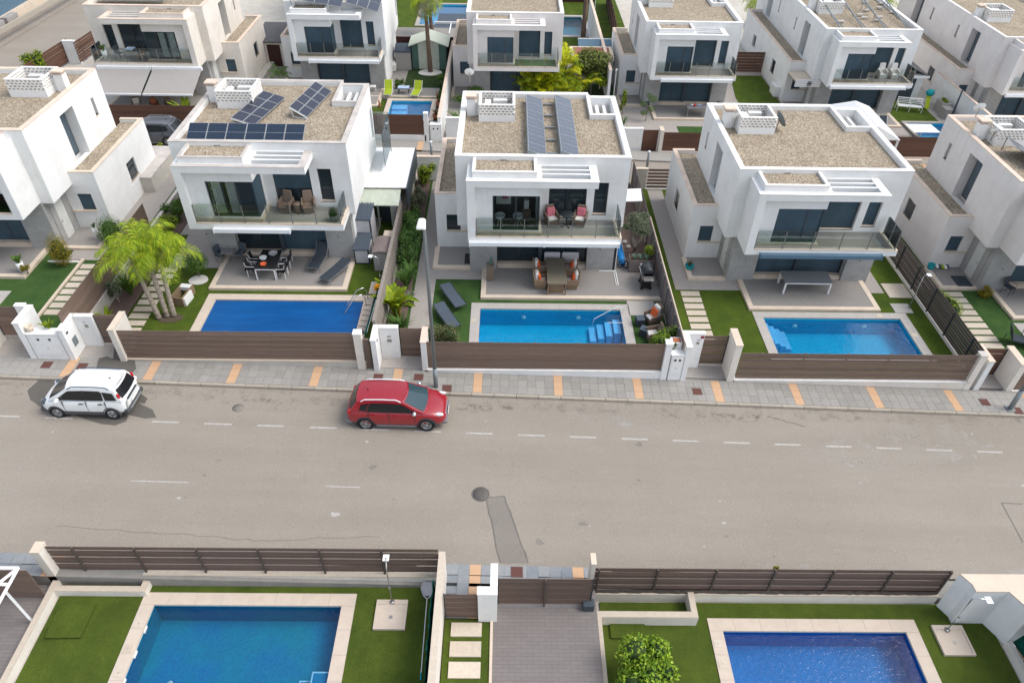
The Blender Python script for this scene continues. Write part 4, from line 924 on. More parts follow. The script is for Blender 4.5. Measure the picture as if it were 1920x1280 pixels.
def text(label, s, x, y, z, size, mat, cat='house number'):
    cu = bpy.data.curves.new('house_number', 'FONT'); cu.body = s; cu.size = size; cu.extrude = .004; cu.align_x = 'CENTER'; o = bpy.data.objects.new('house_number', cu); COL.objects.link(o)
    dg = bpy.context.evaluated_depsgraph_get(); me = bpy.data.meshes.new_from_object(o.evaluated_get(dg)); bpy.data.objects.remove(o)
    me.materials.clear(); me.materials.append(MATS[mat]); o = bpy.data.objects.new('house_number', me); COL.objects.link(o); o.location = (x, y, z); o.rotation_euler = (R(90), 0, 0); o['label'] = label; o['category'] = cat
text('grey house number 40 on the white pillar left of the lamp post', '40', -5.33, 25.24, 1.2, .2, 'steel'); text('grey house number 38 on the white pillar by the middle right gate', '38', 8.85, 25.29, 1.15, .18, 'light_grey_plastic'); text('pale house number 42 on the white pillar behind the white car', '42', -19.05, 25.39, 1.75, .16, 'light_grey_plastic')
# ------------------------------------------------------------------ back row
BG_ = 'fences of the back row'
wall('white base wall of the brown fence before the small stepped pool', -19.5, 49.0, -5.85, 49.2, -1.2, -.0, 'white_render', None); fence('long brown board fence before the small stepped pool of the back row', (-19.5, 49.1), (-6.0, 49.1), 0, 1.5, 9, 'composite_red_brown', .003, posts=False, group=BG_)
wall('white post at the end of the fence before the small stepped pool', -5.95, 49.0, -5.65, 49.3, -1.2, 1.6, 'white_render', 'coping_white'); meters('white meter boxes of the back row behind the hedge path', -5.55, -4.75, 49.05, -.7, .75)
wall('white wall with a lamp and a letter box in the back row', -4.4, 49.0, -2.2, 49.2, -1.2, 1.3, 'white_render', 'coping_white')
wall('long white party wall left of the villa with the round hedge ornaments', -5.0, 49.3, -4.8, 66, -1.5, 1.2, 'white_render', 'coping_pink')
fence('reddish brown fence behind the dark parked car', (-30, 49.05), (-20.6, 49.05), .25, 1.95, 8, 'composite_red_brown', .003, posts=False, group=BG_)
gate('brown back row gate between white pillars above the right side of the roof', 9.75, 10.8, 49.4, -1.2, .45, 'composite_red_brown', n=8); pillar_L('white pillar left of the back row brown gate', 8.3, 49.2, 9.7, 49.4, -2, .6); pillar_L('cream pillar right of the back row brown gate', 10.9, 48.9, 11.15, 49.6, -2, .6, 'cream_stone', 'cream_render')
fence('brown board fence of the back row left of the gravel roof villa', (11.2, 49.1), (21.5, 49.1), -1.0, .42, 8, 'composite_red_brown', .003, posts=False, group=BG_)
wall('cream base wall of the back row fence with the brown gate', 11.2, 49.0, 21.5, 49.2, -2, -1.02, 'cream_render'); gate('small brown gate under the white gazebo', 25.2, 26.6, 49.3, -1.5, .2, 'composite_red_brown', n=8); pillar_L('white pillar right of the gate under the gazebo', 26.9, 48.8, 27.15, 49.5, -2.4, .35)
fence('brown board fence before the pool with the white square parasol', (27.2, 49.1), (34.5, 49.1), -1.25, .3, 8, 'composite_red_brown', .003, posts=False, group=BG_); wall('pink topped base wall of the fence near the white parasol', 27.2, 49.0, 34.5, 49.2, -2.4, -1.27, 'cream_render', 'coping_pink')
# surfaces in the back row
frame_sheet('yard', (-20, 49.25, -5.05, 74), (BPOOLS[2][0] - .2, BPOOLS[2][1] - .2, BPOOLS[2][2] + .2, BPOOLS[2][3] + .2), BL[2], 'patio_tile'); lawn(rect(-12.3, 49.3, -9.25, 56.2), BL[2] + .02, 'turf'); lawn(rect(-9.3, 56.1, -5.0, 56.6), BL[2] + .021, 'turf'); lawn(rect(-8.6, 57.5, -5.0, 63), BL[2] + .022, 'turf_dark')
BP = BPOOLS[2]
pool('p', 'small stepped pool with a cream surround in the back row garden with lime loungers', *BP, BL[2] + .2, 'pool_stone_cream', 'water_ripple', 'basin_bright', steps=(-9.1, 52.3, -7.9, 55.5, 4, 'y'), copw=.35)
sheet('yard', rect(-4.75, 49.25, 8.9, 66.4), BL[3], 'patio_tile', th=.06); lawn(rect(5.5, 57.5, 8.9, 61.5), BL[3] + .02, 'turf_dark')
sheet('yard', rect(9, 49.25, 22.8, 57.6), BL[4], 'walk_tile', th=.06); lawn(rect(13.2, 49.4, 22.6, 54.0), BL[4] + .02, 'turf_cool'); lawn([(19.2, 57.4), (22.7, 57.4), (22.7, 64.9), (19.9, 64.9), (19.2, 60)], BL[4] + .02, 'turf'); sheet('yard', rect(17.9, 57.61, 22.8, 68), BL[4], 'walk_tile', th=.06)
frame_sheet('yard', (23, 49.25, 36.6, 60), (BPOOLS[5][0] - .2, BPOOLS[5][1] - .2, BPOOLS[5][2] + .2, BPOOLS[5][3] + .2), BL[5], 'walk_tile'); lawn(rect(29.5, 55.9, 34.9, 60.4), BL[5] + .02, 'turf'); lawn(rect(28.5, 49.6, 31.5, 52.5), BL[5] + .021, 'turf')
pool('p', 'back row pool behind the white square parasol', 31.9, 50.3, 35.4, 55.5, BL[5] + .15, 'walk_tile', 'water_calm', 'basin_bright', copw=.3)
# gardens behind the back row
frame_sheet('lawn', (-14, 74.1, -3.5, 88), (-9.4, 75.2, -3.6, 82.9), -.66, 'turf'); pool('p', 'far blue pool partly under a grey cover behind the green shed', -9.0, 75.6, -4.0, 82.5, -.6, 'walk_tile', 'water_calm', 'basin_bright', copw=.4)
m = thing('pool_cover_platform', 'grey sliding cover over the far blue pool', 'pool cover', (-5.7, 75.5, -.6)); q = MB((-5.7, 75.5, -.6)); q.mat('mesh_slate'); q.box(-7.4, 72.2, -.55, -3.9, 75.2, -.4); q.box(-7.2, 75.5, -.5, -3.9, 78.6, -.4); q.mat('white_metal'); q.box(-7.4, 75.25, -.4, -3.9, 75.4, -.2); q.box(-5.8, 72.2, -.38, -5.7, 75.2, -.3); q.build('panel', m)
fence('dark red brown fence behind the green shed', (-11.5, 65.5), (-4.7, 65.5), -.5, 1.5, 8, 'red_gate', .004, posts=False, group=BG_)
frame_sheet('lawn', (2.5, 66.6, 8.19, 90), (4.2, 74.7, 8.18, 81.3), -1.3, 'turf'); lawn(rect(8.2, 79.1, 12, 90), -1.31, 'turf'); pool('p', 'far teal pool beside the tall palm trunk', 4.5, 75.0, 7.7, 81.0, -1.25, 'pool_stone_grey', 'water_teal', 'basin_teal', copw=.5)
fence('dark brown fence behind the far teal pool', (4, 86.5), (9.6, 86.5), -1.3, 1.0, 9, 'red_gate', .004, posts=False, group=BG_); fence('dark slatted fence right of the far teal pool', (10.3, 72), (10.8, 86), -1.3, .8, 7, 'composite_red_brown', .01, pmat='anthracite')
fence('brown fence behind the small side lawn of the back row', (19.3, 65.9), (23.2, 65.9), -1.4, .45, 7, 'composite_red_brown', .02)
lawn(rect(8.2, 66.5, 12, 79), -1.32, 'turf'); wall('white side wall left of the back row villa with the topiary', 8.0, 57.5, 8.2, 77, -2, 1.7, 'white_render', 'coping_pink')
# ------------------------------------------------------------------ near plots
N1 = -.3; N2 = -.9
PN1 = (-11.88, 8.6, -5.48, 12.9); PN2 = (7.52, 8.2, 13.86, 12.42)
frame_sheet('lawn', (-15.2, 4, -2.1, 13.72), (PN1[0] - .3, PN1[1] - .3, PN1[2] + .3, PN1[3] + .3), N1, 'turf_near')
frame_sheet('lawn', (3.4, 4, 16.9, 13.45), (PN2[0] - .3, PN2[1] - .3, PN2[2] + .3, PN2[3] + .3), N2, 'turf_near')
sheet('lawn', rect(-1.95, 4, -.42, 12.45), N1, 'turf_near', th=.06); terrace(-15.4, 3.9, -2, 13.75, N1 - .065, PN1); terrace(3.2, 3.9, 17.4, 13.5, N2 - .065, PN2)
sheet('driveway', rect(-.33, 3.9, 3.2, 13.55), N1 - .0, 'driveway', th=2.5); sheet('driveway', rect(-21, 3.9, -15.42, 13.6), N1 - .0, 'driveway', th=2.5)
sheet('edging', rect(-.42, 4, -.33, 12.4), N1 + .05, 'cream_stone', th=2)
stones(0, -1.72, -.7, [(11.82, 12.3), (11.14, 11.65), (10.45, 10.97), (9.75, 10.28)], N1, 'step_stone', .06)
pool('p', 'large pool with cream surround and white edged steps in the near left garden', *PN1, N1, 'pool_stone_cream', 'water_calm', 'basin_near', copw=.44, lids=((-12.1, 12.2), (-12.12, 11.35), (-12.1, 10.55)), level=.12)
# white edged corner steps of the near left pool
T = bpy.data.objects[[o.name for o in bpy.data.objects if o.get('label', '').startswith('large pool with cream')][0]]; o_ = T.location
for i, (a, b) in enumerate(((-6.95, 10.45), (-6.5, 10.58), (-6.08, 10.75))):
    m = MB(o_); m.mat('basin_near'); zt = N1 - .75 + .26 * i; m.box(a, 8.62, N1 - 1.05, -5.5, b, zt); m.mat('pool_edge_white'); m.box(a, b - .045, zt, -5.5, b, zt + .012); m.box(a, 8.62, zt, a + .045, b - .046, zt + .012); m.build('step', T)
m = MB(o_); m.mat('white_plastic'); m.lathe([(.1, 0), (.1, .02), (0, .02)], tuple(G(312, 1244, N1 - 1.05) * Vector((1, 1, 0))) if False else (-10.85, 10.7, N1 - 1.03), 16); m.build('floor_inlet', T)
for x, y in ((-11.86, 12.05), (-11.86, 11.2), (-11.86, 10.3)): m = MB(o_); m.mat('white_plastic'); m.box(x - .01, y - .12, N1 - .12, x + .02, y + .12, N1 - .03); m.build('skimmer', T)
pool('p', 'rippling blue pool with pale surround in the near right garden', *PN2, N2, 'pool_stone_cream', 'water_soft', 'basin_deep', copw=.44, lids=((7.27, 11.95), (7.28, 11.25)), level=.12)
BN = 'near board fences'
wall('cream base wall under the near left slatted fence', -15.3, 13.74, -2.19, 13.95, -1.5, N1 + .42, 'cream_render', 'step_stone', e=.01)
fence('near left brown slatted fence seen from the garden with slim posts', (-2.2, 13.9), (-15.3, 13.9), N1 + .5, N1 + 1.9, 7, 'composite_near', .045, side=1, group=BN, post=2.06, first=1.9, pmat='composite_dark')
wall('cream pillar at the left end of the near left fence', -15.6, 13.6, -15.32, 14.0, -1, N1 + 1.95, 'cream_render', 'cream_stone'); wall('cream end wall with the green netting beside the stepping stones', -2.18, 4, -1.98, 14.0, -1.5, N1 + 1.55, 'cream_render', 'step_stone', e=.01)
wall('cream base wall under the near right slatted fence', 3.05, 13.5, 15.3, 13.72, -2, N2 + .4, 'cream_render', 'step_stone', e=.01)
fence('near right brown slatted fence seen from the garden with a torn brown lining', (15.3, 13.65), (3.1, 13.65), N2 + .42, N2 + 1.85, 7, 'composite_near', .035, side=1, group=BN, post=2.0, first=.05, pmat='composite_dark')
q = MB((3.1, 13.55, N2)); q.mat('composite_dark'); rr = random.Random(6); n = 80; vs = []
for i in range(n + 1): x = 3.1 + 12.1 * i / n; vs += [(x, 13.57 + rr.uniform(-.015, .015), N2 + .62), (x, 13.55 + rr.uniform(-.03, .01), N2 + .36 + .09 * abs(math.sin(i * .35)) + rr.uniform(-.02, .03))]
q.faces(vs, [(2 * i, 2 * i + 2, 2 * i + 3, 2 * i + 1) for i in range(n)]); o = q.build('torn_lining'); o.location = (3.1, 13.55, N2); o['label'] = 'torn dark strip hanging along the foot of the near right fence'; o['category'] = 'fence lining'
# recessed planter walls
def lowwall(label, pts, w, z0, z1, mat='cream_render', cap='step_stone'):
    T = thing('low_wall', label, 'wall', (pts[0][0], pts[0][1], z0)); m = MB(T.location); m.mat(mat); c_ = MB(T.location); c_.mat(cap)
    for i_, ((a, b), (c, d)) in enumerate(zip(pts, pts[1:])):
        e = .004 * i_; x0, x1 = min(a, c) - w / 2 - e, max(a, c) + w / 2 + e; y0, y1 = min(b, d) - w / 2 - e, max(b, d) + w / 2 + e; m.box(x0, y0, z0, x1, y1, z1 + e * .3); c_.box(x0 + .004, y0 + .004, z1, x1 - .004, y1 - .004, z1 + .03 + e * .5)
    m.build('wall', T); c_.build('coping', T)
lowwall('cream low wall stepping round the lawn corner with the turf covered hatch', [(-15.4, 4), (-15.4, 13.58), (-15.39, 13.3), (-12.3, 13.3), (-12.3, 13.72)], .2, -1.2, N1 + .28)
lowwall('cream low wall stepping round the lawn beside the driveway', [(3.25, 4), (3.25, 12.7), (6.55, 12.72), (6.55, 13.45)], .2, -1.8, N1 - .1)
m = MB((-13.9, 12, N1)); m.mat('turf_near'); P = GP([(112, 1132), (180, 1131), (150, 1194), (83, 1195)], N1 + .1); m.prism([(p[0], p[1]) for p in P], N1, N1 + .1); o = m.build('turf_hatch'); o.location = (-13.9, 12, N1); o['label'] = 'square turf covered hatch lid in the near left lawn'; o['category'] = 'hatch'
m = MB((4.7, 12, N2)); m.mat('turf_near'); P = GP([(1142, 1156), (1208, 1156), (1210, 1195), (1146, 1195)], N2 + .1); m.prism([(p[0], p[1]) for p in P], N2, N2 + .09); o = m.build('turf_hatch'); o.location = (4.7, 12, N2); o['label'] = 'turf covered hatch lid behind the glossy leaved shrub'; o['category'] = 'hatch'
fence('brown slatted driveway gate in the near row with light gaps at its foot', (2.95, 12.98), (-.15, 12.98), N1 + .1, N1 + 1.65, 9, 'composite_near', .02, cat='gate', name='driveway_gate', first=1.55, post=9, pmat='composite_dark', frame=True)
fence('small brown slatted gate above the stepping stones in the near row', (-.85, 12.46), (-1.9, 12.46), N1 + .1, N1 + 1.55, 9, 'composite_near', .03, cat='gate', name='garden_gate', posts=False, frame=True, group=GG)
pillar_L('white pillar between the near small gate and the driveway gate', -.82, 12.36, -.2, 12.62, -1, N1 + 1.7); pillar_L('thin white wall behind the near white pillar', -.40, 12.63, -.2, 13.45, -1, N1 + 1.72); wall('cream post at the left end of the near right fence', 2.96, 13.55, 3.1, 13.95, -1, 1.3, 'cream_render', 'cream_stone')
m = MB((2.95, 12.9, N1)); m.mat('slate_frame'); m.box(2.7, 12.75, N1, 3.1, 13.05, N1 + .35); o = m.build('gate_motor', bevel=.02); o.location = (2.95, 12.9, N1); o['label'] = 'blue grey gate motor box at the foot of the driveway gate'; o['category'] = 'gate motor'
fence('brown slatted gate at the far left of the near row behind the white frame', (-15.55, 13.1), (-19, 13.1), N1 + .05, N1 + 1.75, 8, 'composite_brown', .014, cat='gate', name='driveway_gate', first=2.2, post=9)
sheet('forecourt', rect(-1.97, 12.5, -.42, 13.66), zs(-1) + .10, 'grout')
for i in range(4):
    for r in range(3): inst('paving_slab', tm['orange_tile' if i == 2 else 'paving_blue'], npv, (-1.0 + .4067 * (i - 2), 12.73 + .415 * r - .06, .115))
# angled white wall at the near right
T = thing('garden_wall', 'angled white wall with a rough stone top at the near right corner', 'wall', (15.5, 13, N2)); z1 = N2 + 2.0
for nm, mt, a, b, gr in (('wall', 'white_render', N2 - .5, z1, 0), ('coping', 'cream_stone', z1 + .001, z1 + .05, .01)):
    m = MB(T.location); m.mat(mt)
    for P in ([(15.33, 13.4), (15.56, 13.0), (15.56, 12.75), (16.65, 12.75), (16.65, 13.4)], [(16.651, 13.4), (16.651, 12.75), (17.05, 12.0), (17.5, 12.0), (17.5, 13.4)]): m.prism(P, a, b)
    m.build(nm, T)
wall('cream wall under the dark green screen at the near right edge', 16.95, 4, 17.1, 11.9, -2, N2 + .35, 'cream_render')
# ------------------------------------------------------------------ the villas
V4 = villa('white villa with a clean gravel roof and one long grey table on its patio', (11.375, 32.339, L[4]), awn=('awning_blue', [(1.39, 7.48)], 0), posts=6, cop2='coping_pink')
V3 = villa('white villa with two long tilted solar collectors and an orange cushioned dining set', (-2.553, 32.437, 0), wins='glass', gl='room', tv='glass', awn=('white_metal', [(.72, 4.38), (4.46, 8.14)], 0), patio=(1.24, 10.55, -2.7, 'l'))
V2 = villa('white villa with three groups of blue solar panels and grey sheds beside it', (-16.377, 32.731, L[2]), annex=False, wins='half', gl='curtain', tv='mix', awn=('white_metal', [(1.9, 5.6)], 0), cop='coping_grey', patio=(1.24, 8.25, -3.0), entry=False)
V1 = villa('white villa cut by the left picture edge, a side wing on its right', (-31.47, 32.37, L[1]), mir=True, cop='coping_pink', cop2='cream_stone')
V5 = villa('pale villa cut by the right picture edge, tilted panels on its roof', (25.51, 32.49, L[5]), wall='aged_render', cop='coping_pink')
W7 = 7.45; bg_ = 'white villas of the back row'
VB1 = villa('back row villa with two grey awnings rolled out over its terrace', (-30.67, 55.23, BL[1]), mir=True, wins='mixglass', gl='curtain', cop='coping_pink', awn=('awning_grey', [(.4, 3.95), (4.1, 7.95)], 2.6), wall='cream_render', group=bg_)
VB2 = villa('white back row villa with dark tilted panels and lime recliners outside', (-17.08, 58.28, BL[2]), W=W7, cop='coping_white', awn=('white_metal', [(2.0, 8.1)], 0), encl=False, patio=(1.24, 8.1, -3.6), group=bg_)
VB3 = villa('pale back row villa with green artificial turf on its balcony', (-3.25, 58.2, BL[3]), W=W7, wall='aged_render', bal='turf_cool', encl=False, group=bg_)
VB4 = villa('white back row villa with a bare gravel roof beside the small brown side fence', (10.48, 57.8, BL[4]), W=W7, awn=('white_metal', [(1.6, 7.9)], 0), cop2='coping_pink', group=bg_, D=8)
VB5 = villa('white back row villa with empty metal panel racks on its roof and two balcony chairs', (24.25, 57.51, BL[5]), W=W7, long=True, D=18, encl=True, awn=('white_metal', [(.9, 7.6)], 0), group=bg_)
VB6 = villa('pinkish back row villa in the upper right corner with two deep wall recesses', (38.05, 57.3, -1.95), W=W7, long=True, D=18, wall='aged_render', cop='aged_render', cop2='coping_pink', awn=('white_metal', [(.9, 7.6)], 0), group=bg_)
VB0 = villa('cream house behind the left back row villa, only its side wing in view', (-19.6, 75, -.2), W=W7, wall='cream_render', encl=False, group=bg_)
# solar panels
simple('alu', (.40, .41, .42), .45, .4, .2)
def panels(label, o, ux, vy, nu, nv, pw, ph, mat, legs=(), gap=.02, names='solar_array', extra=None):
    """o corner, ux/vy unit vectors of the panel plane"""
    T = thing(names, label, 'solar panels', o); ux = Vector(ux).normalized(); vy = Vector(vy).normalized(); nz = ux.cross(vy)
    M = Matrix((ux, vy, nz)).transposed()
    q = MB(); q.mat('alu'); 
    f_ = .016
    for a in ((0, 0, pw, f_), (0, ph - f_, pw, ph), (0, f_, f_, ph - f_), (pw - f_, f_, pw, ph - f_)): q.box(a[0], a[1], 0, a[2], a[3], .04)
    q.box(f_, ph / 2 - .006, 0, pw - f_, ph / 2 + .006, .038) if pw * ph > .6 else 0; q.mat(mat); q.box(f_, f_, 0, pw - f_, ph - f_, .036); me = q.mesh('panel')
    for i in range(nu):
        for j in range(nv):
            p = inst('panel', me, T, ux * ((pw + gap) * i) + vy * ((ph + gap) * j)); p.rotation_euler = M.to_euler()
    m = MB(); m.mat('galvanised' if not extra else extra)
    for a, b in legs: m.tube([a, b], .025, 6)
    if legs: m.build('stand', T)
    return T
def up(o, L_): return Vector(o) - Vector(L_)
z3 = 6.4
for x0, lb in ((1.0, 'left of the two long tilted solar collectors on the middle villa roof'), (2.6, 'right of the two long tilted solar collectors on the middle villa roof')):
    o = Vector((x0, 32.7, z3 + .42)); T = panels(lb, o, (.92, 0, -.30), (0, 1, 0), 1, 7, .93, .97, 'solar_grey')
    a = Vector((0, 0, 0)); b = Vector((.88, 0, -.29))
    m = MB(); m.mat('galvanised'); h = -.42
    m.box(-.03, -.03, h, .0, 6.93, .0)
    for yy in (-.04, 6.92): m.prism([(0, yy), (.9, yy), (.9, yy + .02), (0, yy + .02)], h, lambda x, y: -.01 - x * .325)
    m.build('side_cover', T); m = MB(); m.mat('galvanised'); 
    for i in range(5): m.box(.93, .4 + 1.5 * i, -.36, 1.45, .5 + 1.5 * i, -.30)
    m.build('bracket', T) if x0 == 1.0 else 0
# villa 2 panels: front row of six, two tilted groups
b2 = Vector((-16.377, 32.731, L[2]))
T = panels('row of six blue solar panels along the front edge of the left villa roof', b2 + Vector((.72, .36, 6.5)), (1, 0, 0), (0, .9, .42), 6, 1, .93, 1.12, 'solar_blue')
def tilt(label, uv, z, up_, n=(2, 4)):
    A, B_, C = [G(u, v, zz) for (u, v), zz in zip(uv, z)]     # bottom-near, top-near(?), along
    ux = (B_ - A); vy = (C - A); vy = vy - ux.normalized() * vy.dot(ux.normalized())
    n1, n2 = n; T = panels(label, A, ux, vy, n1, n2, ux.length / n1 - .02, vy.length / n2 - .02, 'solar_violet')
    m = MB(); m.mat('white_metal'); b = B_ - A; m.tube([(0, 0, -.02), b * .98 + Vector((0, 0, -.03))], .03, 6)
    lo = L[2] + 6.4 - A.z
    if up_ == 'A': m.tube([(.05, .05, -.03), (.1, .1, lo)], .03, 6); m.tube([(.1, .1, lo + .03), (b.x, b.y, lo + .03)], .03, 6)
    m.tube([C - A, Vector((C.x - A.x, C.y - A.y, lo))], .03, 6)
    m.build('stand', T); return T
zb = L[2] + 6.5
zb -= .05; tilt('tilted dark solar panel group nearest the brick enclosure on the left villa roof', [(433, 222), (478, 236), (494, 171)], (zb + .32, zb + .05, zb + .32), 'A')
tilt('tilted dark solar panel group near the roof opening of the left villa', [(542, 201), (576, 221), (590, 153)], (zb + .54, zb + .05, zb + .54), 'A')
bb = Vector((-17.08, 58.28, BL[2]))
T = panels('long dark tilted panel row on the back row villa above the lime loungers', bb + Vector((.6, -.9, 7.15)), (1, -.10, -.12), (.1, .8, .5), 4, 1, 1.0, 1.6, 'solar_grey', legs=[((.2, 0, -.1), (.2, .3, -.8)), ((4, -.4, -.5), (4, 0, -.9))])
T = panels('short dark tilted panel row right of the long one on the back row villa', bb + Vector((4.9, -.9, 6.9)), (1, -.10, -.25), (.1, .8, .5), 3, 1, .8, 1.5, 'solar_grey')
T = panels('two blue solar panels at the top edge above the awning villa', (-30.0, 56.3, 6.75), (1, 0, 0), (0, .9, .4), 3, 1, 1.6, 1.0, 'solar_blue')
T = panels('grey tilted panel on short posts on the right edge villa roof', Vector((25.51, 32.49, L[5])) + Vector((1.1, 3.9, 7.25)), (1.0, 0, -.5), (0.25, -1, -.1), 1, 3, 1.6, 1.1, 'solar_grey', legs=[((0, 0, 0), (0, 0, -.8)), ((.3, -3.2, -.3), (.3, -3.2, -1.0))])
# empty racks on the back row villa
T = thing('panel_rack', 'empty metal triangle racks on the back row villa roof', 'roof rack', (25, 60, 4.9)); m = MB(); m.mat('galvanised')
for i in range(4):
    x = .6 + 1.75 * i; z = .0
    m.tube([(x, -1.6, z + .05), (x - .1, 6.5, z + 1.3)], .05, 6); m.tube([(x, 3.2, z + .85), (x + .35, 3.1, z)], .03, 6); m.tube([(x, 3.2, z + .85), (x - .3, 2.8, z)], .03, 6); m.tube([(x, 1, z + .45), (x + .2, .9, z)], .03, 6); m.tube([(x + .25, -1.6, z + .05), (x + .15, 6.5, z + .6)], .035, 6)
m.tube([(.6, 6.5, 1.3), (6, 6.5, 1.3)], .04, 6); m.build('rack', T)
m = MB(); m.mat('coping_grey'); rr = random.Random(2)
for i in range(10): x, y = rr.uniform(.6, 6.4), rr.uniform(-.8, 5); m.box(x, y, .02, x + .5, y + .25, .12)
m.build('concrete_block', T)
# satellite dishes
def dish(label, p, r, az=200, mat='white_plastic'):
    T = thing('satellite_dish', label, 'satellite dish', p); m = MB(); m.mat(mat); n = 20; Mx = Matrix.Rotation(R(az), 4, 'Z') @ Matrix.Rotation(R(65), 4, 'X')
    k = 0; m.smooth = True; rings = 4; vs = [(0, 0, 0)]
    for i in range(1, rings + 1):
        for j in range(n): a = 2 * math.pi * j / n; rr_ = r * i / rings; vs.append((rr_ * math.cos(a), rr_ * math.sin(a), .25 * r * (i / rings) ** 2))
    fs = [(0, 1 + j, 1 + (j + 1) % n) for j in range(n)] + [(1 + i * n + j, 1 + (i + 1) * n + j, 1 + (i + 1) * n + (j + 1) % n, 1 + i * n + (j + 1) % n) for i in range(rings - 1) for j in range(n)]
    m.faces(vs, fs); m.xf(Mx); m.build('reflector', T)
    m = MB(); m.mat('steel'); m.tube([(0, 0, 0), (0, .05, -.55)], .03, 6); m.tube([Mx @ Vector((0, -r * .9, .2 * r)), Mx @ Vector((0, 0, r * 1.1))], .015, 5); m.build('mount', T); return T
dish('large grey green satellite dish beside the openwork bricks on the clean gravel roof', (14.6, 37.4, L[4] + 7.0), .48, 100, 'sign_grey'); dish('small white satellite dish before the chimney of the clean gravel roof', (12.25, 37.35, L[4] + 7.15), .24, 185)
dish('small white satellite dish on a thin pole behind the middle villa chimney', (-2.2, 40.7, 7.6 + .0), .27, 180); dish('white satellite dish behind the chimney of the right edge villa', (26.6, 39.6, L[5] + 7.45), .32, 175); dish('small dish on the chimney side of the right edge villa', (26.45, 37.3, L[5] + 7.1), .22, 170)
# ------------------------------------------------------------------ street lamps
T = thing('street_lamp', 'tall grey street lamp with a white head standing behind the red car', 'street lamp', (-3.11, 23.44, -.2)); h = 8.75
m = MB(); m.mat('galvanised'); m.tube([(0, 0, -.05), (0, 0, 1.2)], .10, 12); m.tube([(0, 0, 1.2), (0, 0, h - .5), (-.02, -.12, h - .05)], .085, 12, .045); m.build('pole', T)
m = MB(); m.mat('galvanised'); m.box(-.16, -.16, -.06, .16, .16, .03); m.build('foot_plate', T); m = MB(); m.mat('white_plastic'); m.faces([(-.2, -.38, .0), (.2, -.38, .0), (.15, .25, .0), (-.15, .25, .0), (-.15, -.32, .13), (.15, -.32, .13), (.1, .18, .13), (-.1, .18, .13)], [(0, 3, 2, 1), (4, 5, 6, 7), (0, 1, 5, 4), (1, 2, 6, 5), (2, 3, 7, 6), (3, 0, 4, 7)]); m.xf(Matrix.Translation((-.05, -.2, h - .08)) @ Matrix.Rotation(R(10), 4, 'X')); m.build('lamp_head', T, bevel=.04)
T = thing('street_lamp', 'lower part of a grey lamp post at the right edge of the pavement', 'street lamp', (23.12, 23.2, zs(23) + .12)); m = MB(); m.mat('galvanised'); m.tube([(0, 0, -.05), (0, 0, 1.2)], .11, 12); m.tube([(0, 0, 1.2), (0, 0, 8.6)], .09, 12, .05); m.build('pole', T); m = MB(); m.mat('galvanised'); m.box(-.18, -.18, -.04, .18, .18, .05); m.build('foot_plate', T)
m = MB(); m.mat('white_plastic'); m.lathe([(.0, 0), (.2, .0), (.24, .05), (.2, .12), (0, .16)], n=14); m.xf(Matrix.Translation((0, -.2, 8.6)) @ Matrix.Diagonal((.95, 1.45, 1, 1))); m.build('lamp_head', T)
for x, y, lb in ((-5.25, 46.4, 'short grey bollard lamp behind the hedge path in the back lane'), (9.75, 46.4, 'short grey bollard lamp in the back lane above the narrow lawn')):
    T = thing('bollard_lamp', lb, 'bollard', (x, y, z2(x) - .1)); m = MB(); m.mat('galvanised'); m.tube([(0, 0, 0), (0, 0, 1.25)], .09, 10); m.build('post', T); m = MB(); m.mat('white_metal'); m.tube([(0, 0, 1.25), (0, 0, 1.32)], .1, 10); m.build('cap', T)
# ------------------------------------------------------------------ garden furniture builders
def table(label, c, z, w, d, h, top, leg, rz=0, cat='table', legw=.05, th=.03, pedestal=False, group=None):
    T = thing('table', label, cat, (c[0], c[1], z), rz, group); m = MB(); m.mat(top)
    if pedestal == 'round': m.lathe([(w / 2, h - th), (w / 2, h), (0, h)], n=24)
    else: m.box(-w / 2, -d / 2, h - th, w / 2, d / 2, h)
    m.build('table_top', T, bevel=.008)
    if pedestal:
        m = MB(); m.mat(leg); m.tube([(0, 0, 0), (0, 0, h - th)], .04, 8)
        for a in range(4): m.tube([(0, 0, .05), (.3 * math.cos(a * 1.57 + .5), .3 * math.sin(a * 1.57 + .5), .02)], .025, 6)
        m.build('pedestal', T)
    else:
        q = MB(); q.mat(leg); q.box(-legw / 2, -legw / 2, 0, legw / 2, legw / 2, h - th); me = q.mesh('leg')
        for sx in (-1, 1):
            for sy in (-1, 1): inst('leg', me, T, (sx * (w / 2 - legw), sy * (d / 2 - legw), 0))
        m = MB(); m.mat(leg); m.box(-w / 2 + legw, -d / 2 + .01, h - th - .06, w / 2 - legw, -d / 2 + .03, h - th); m.box(-w / 2 + legw, d / 2 - .03, h - th - .06, w / 2 - legw, d / 2 - .01, h - th); m.build('frame', T)
    return T
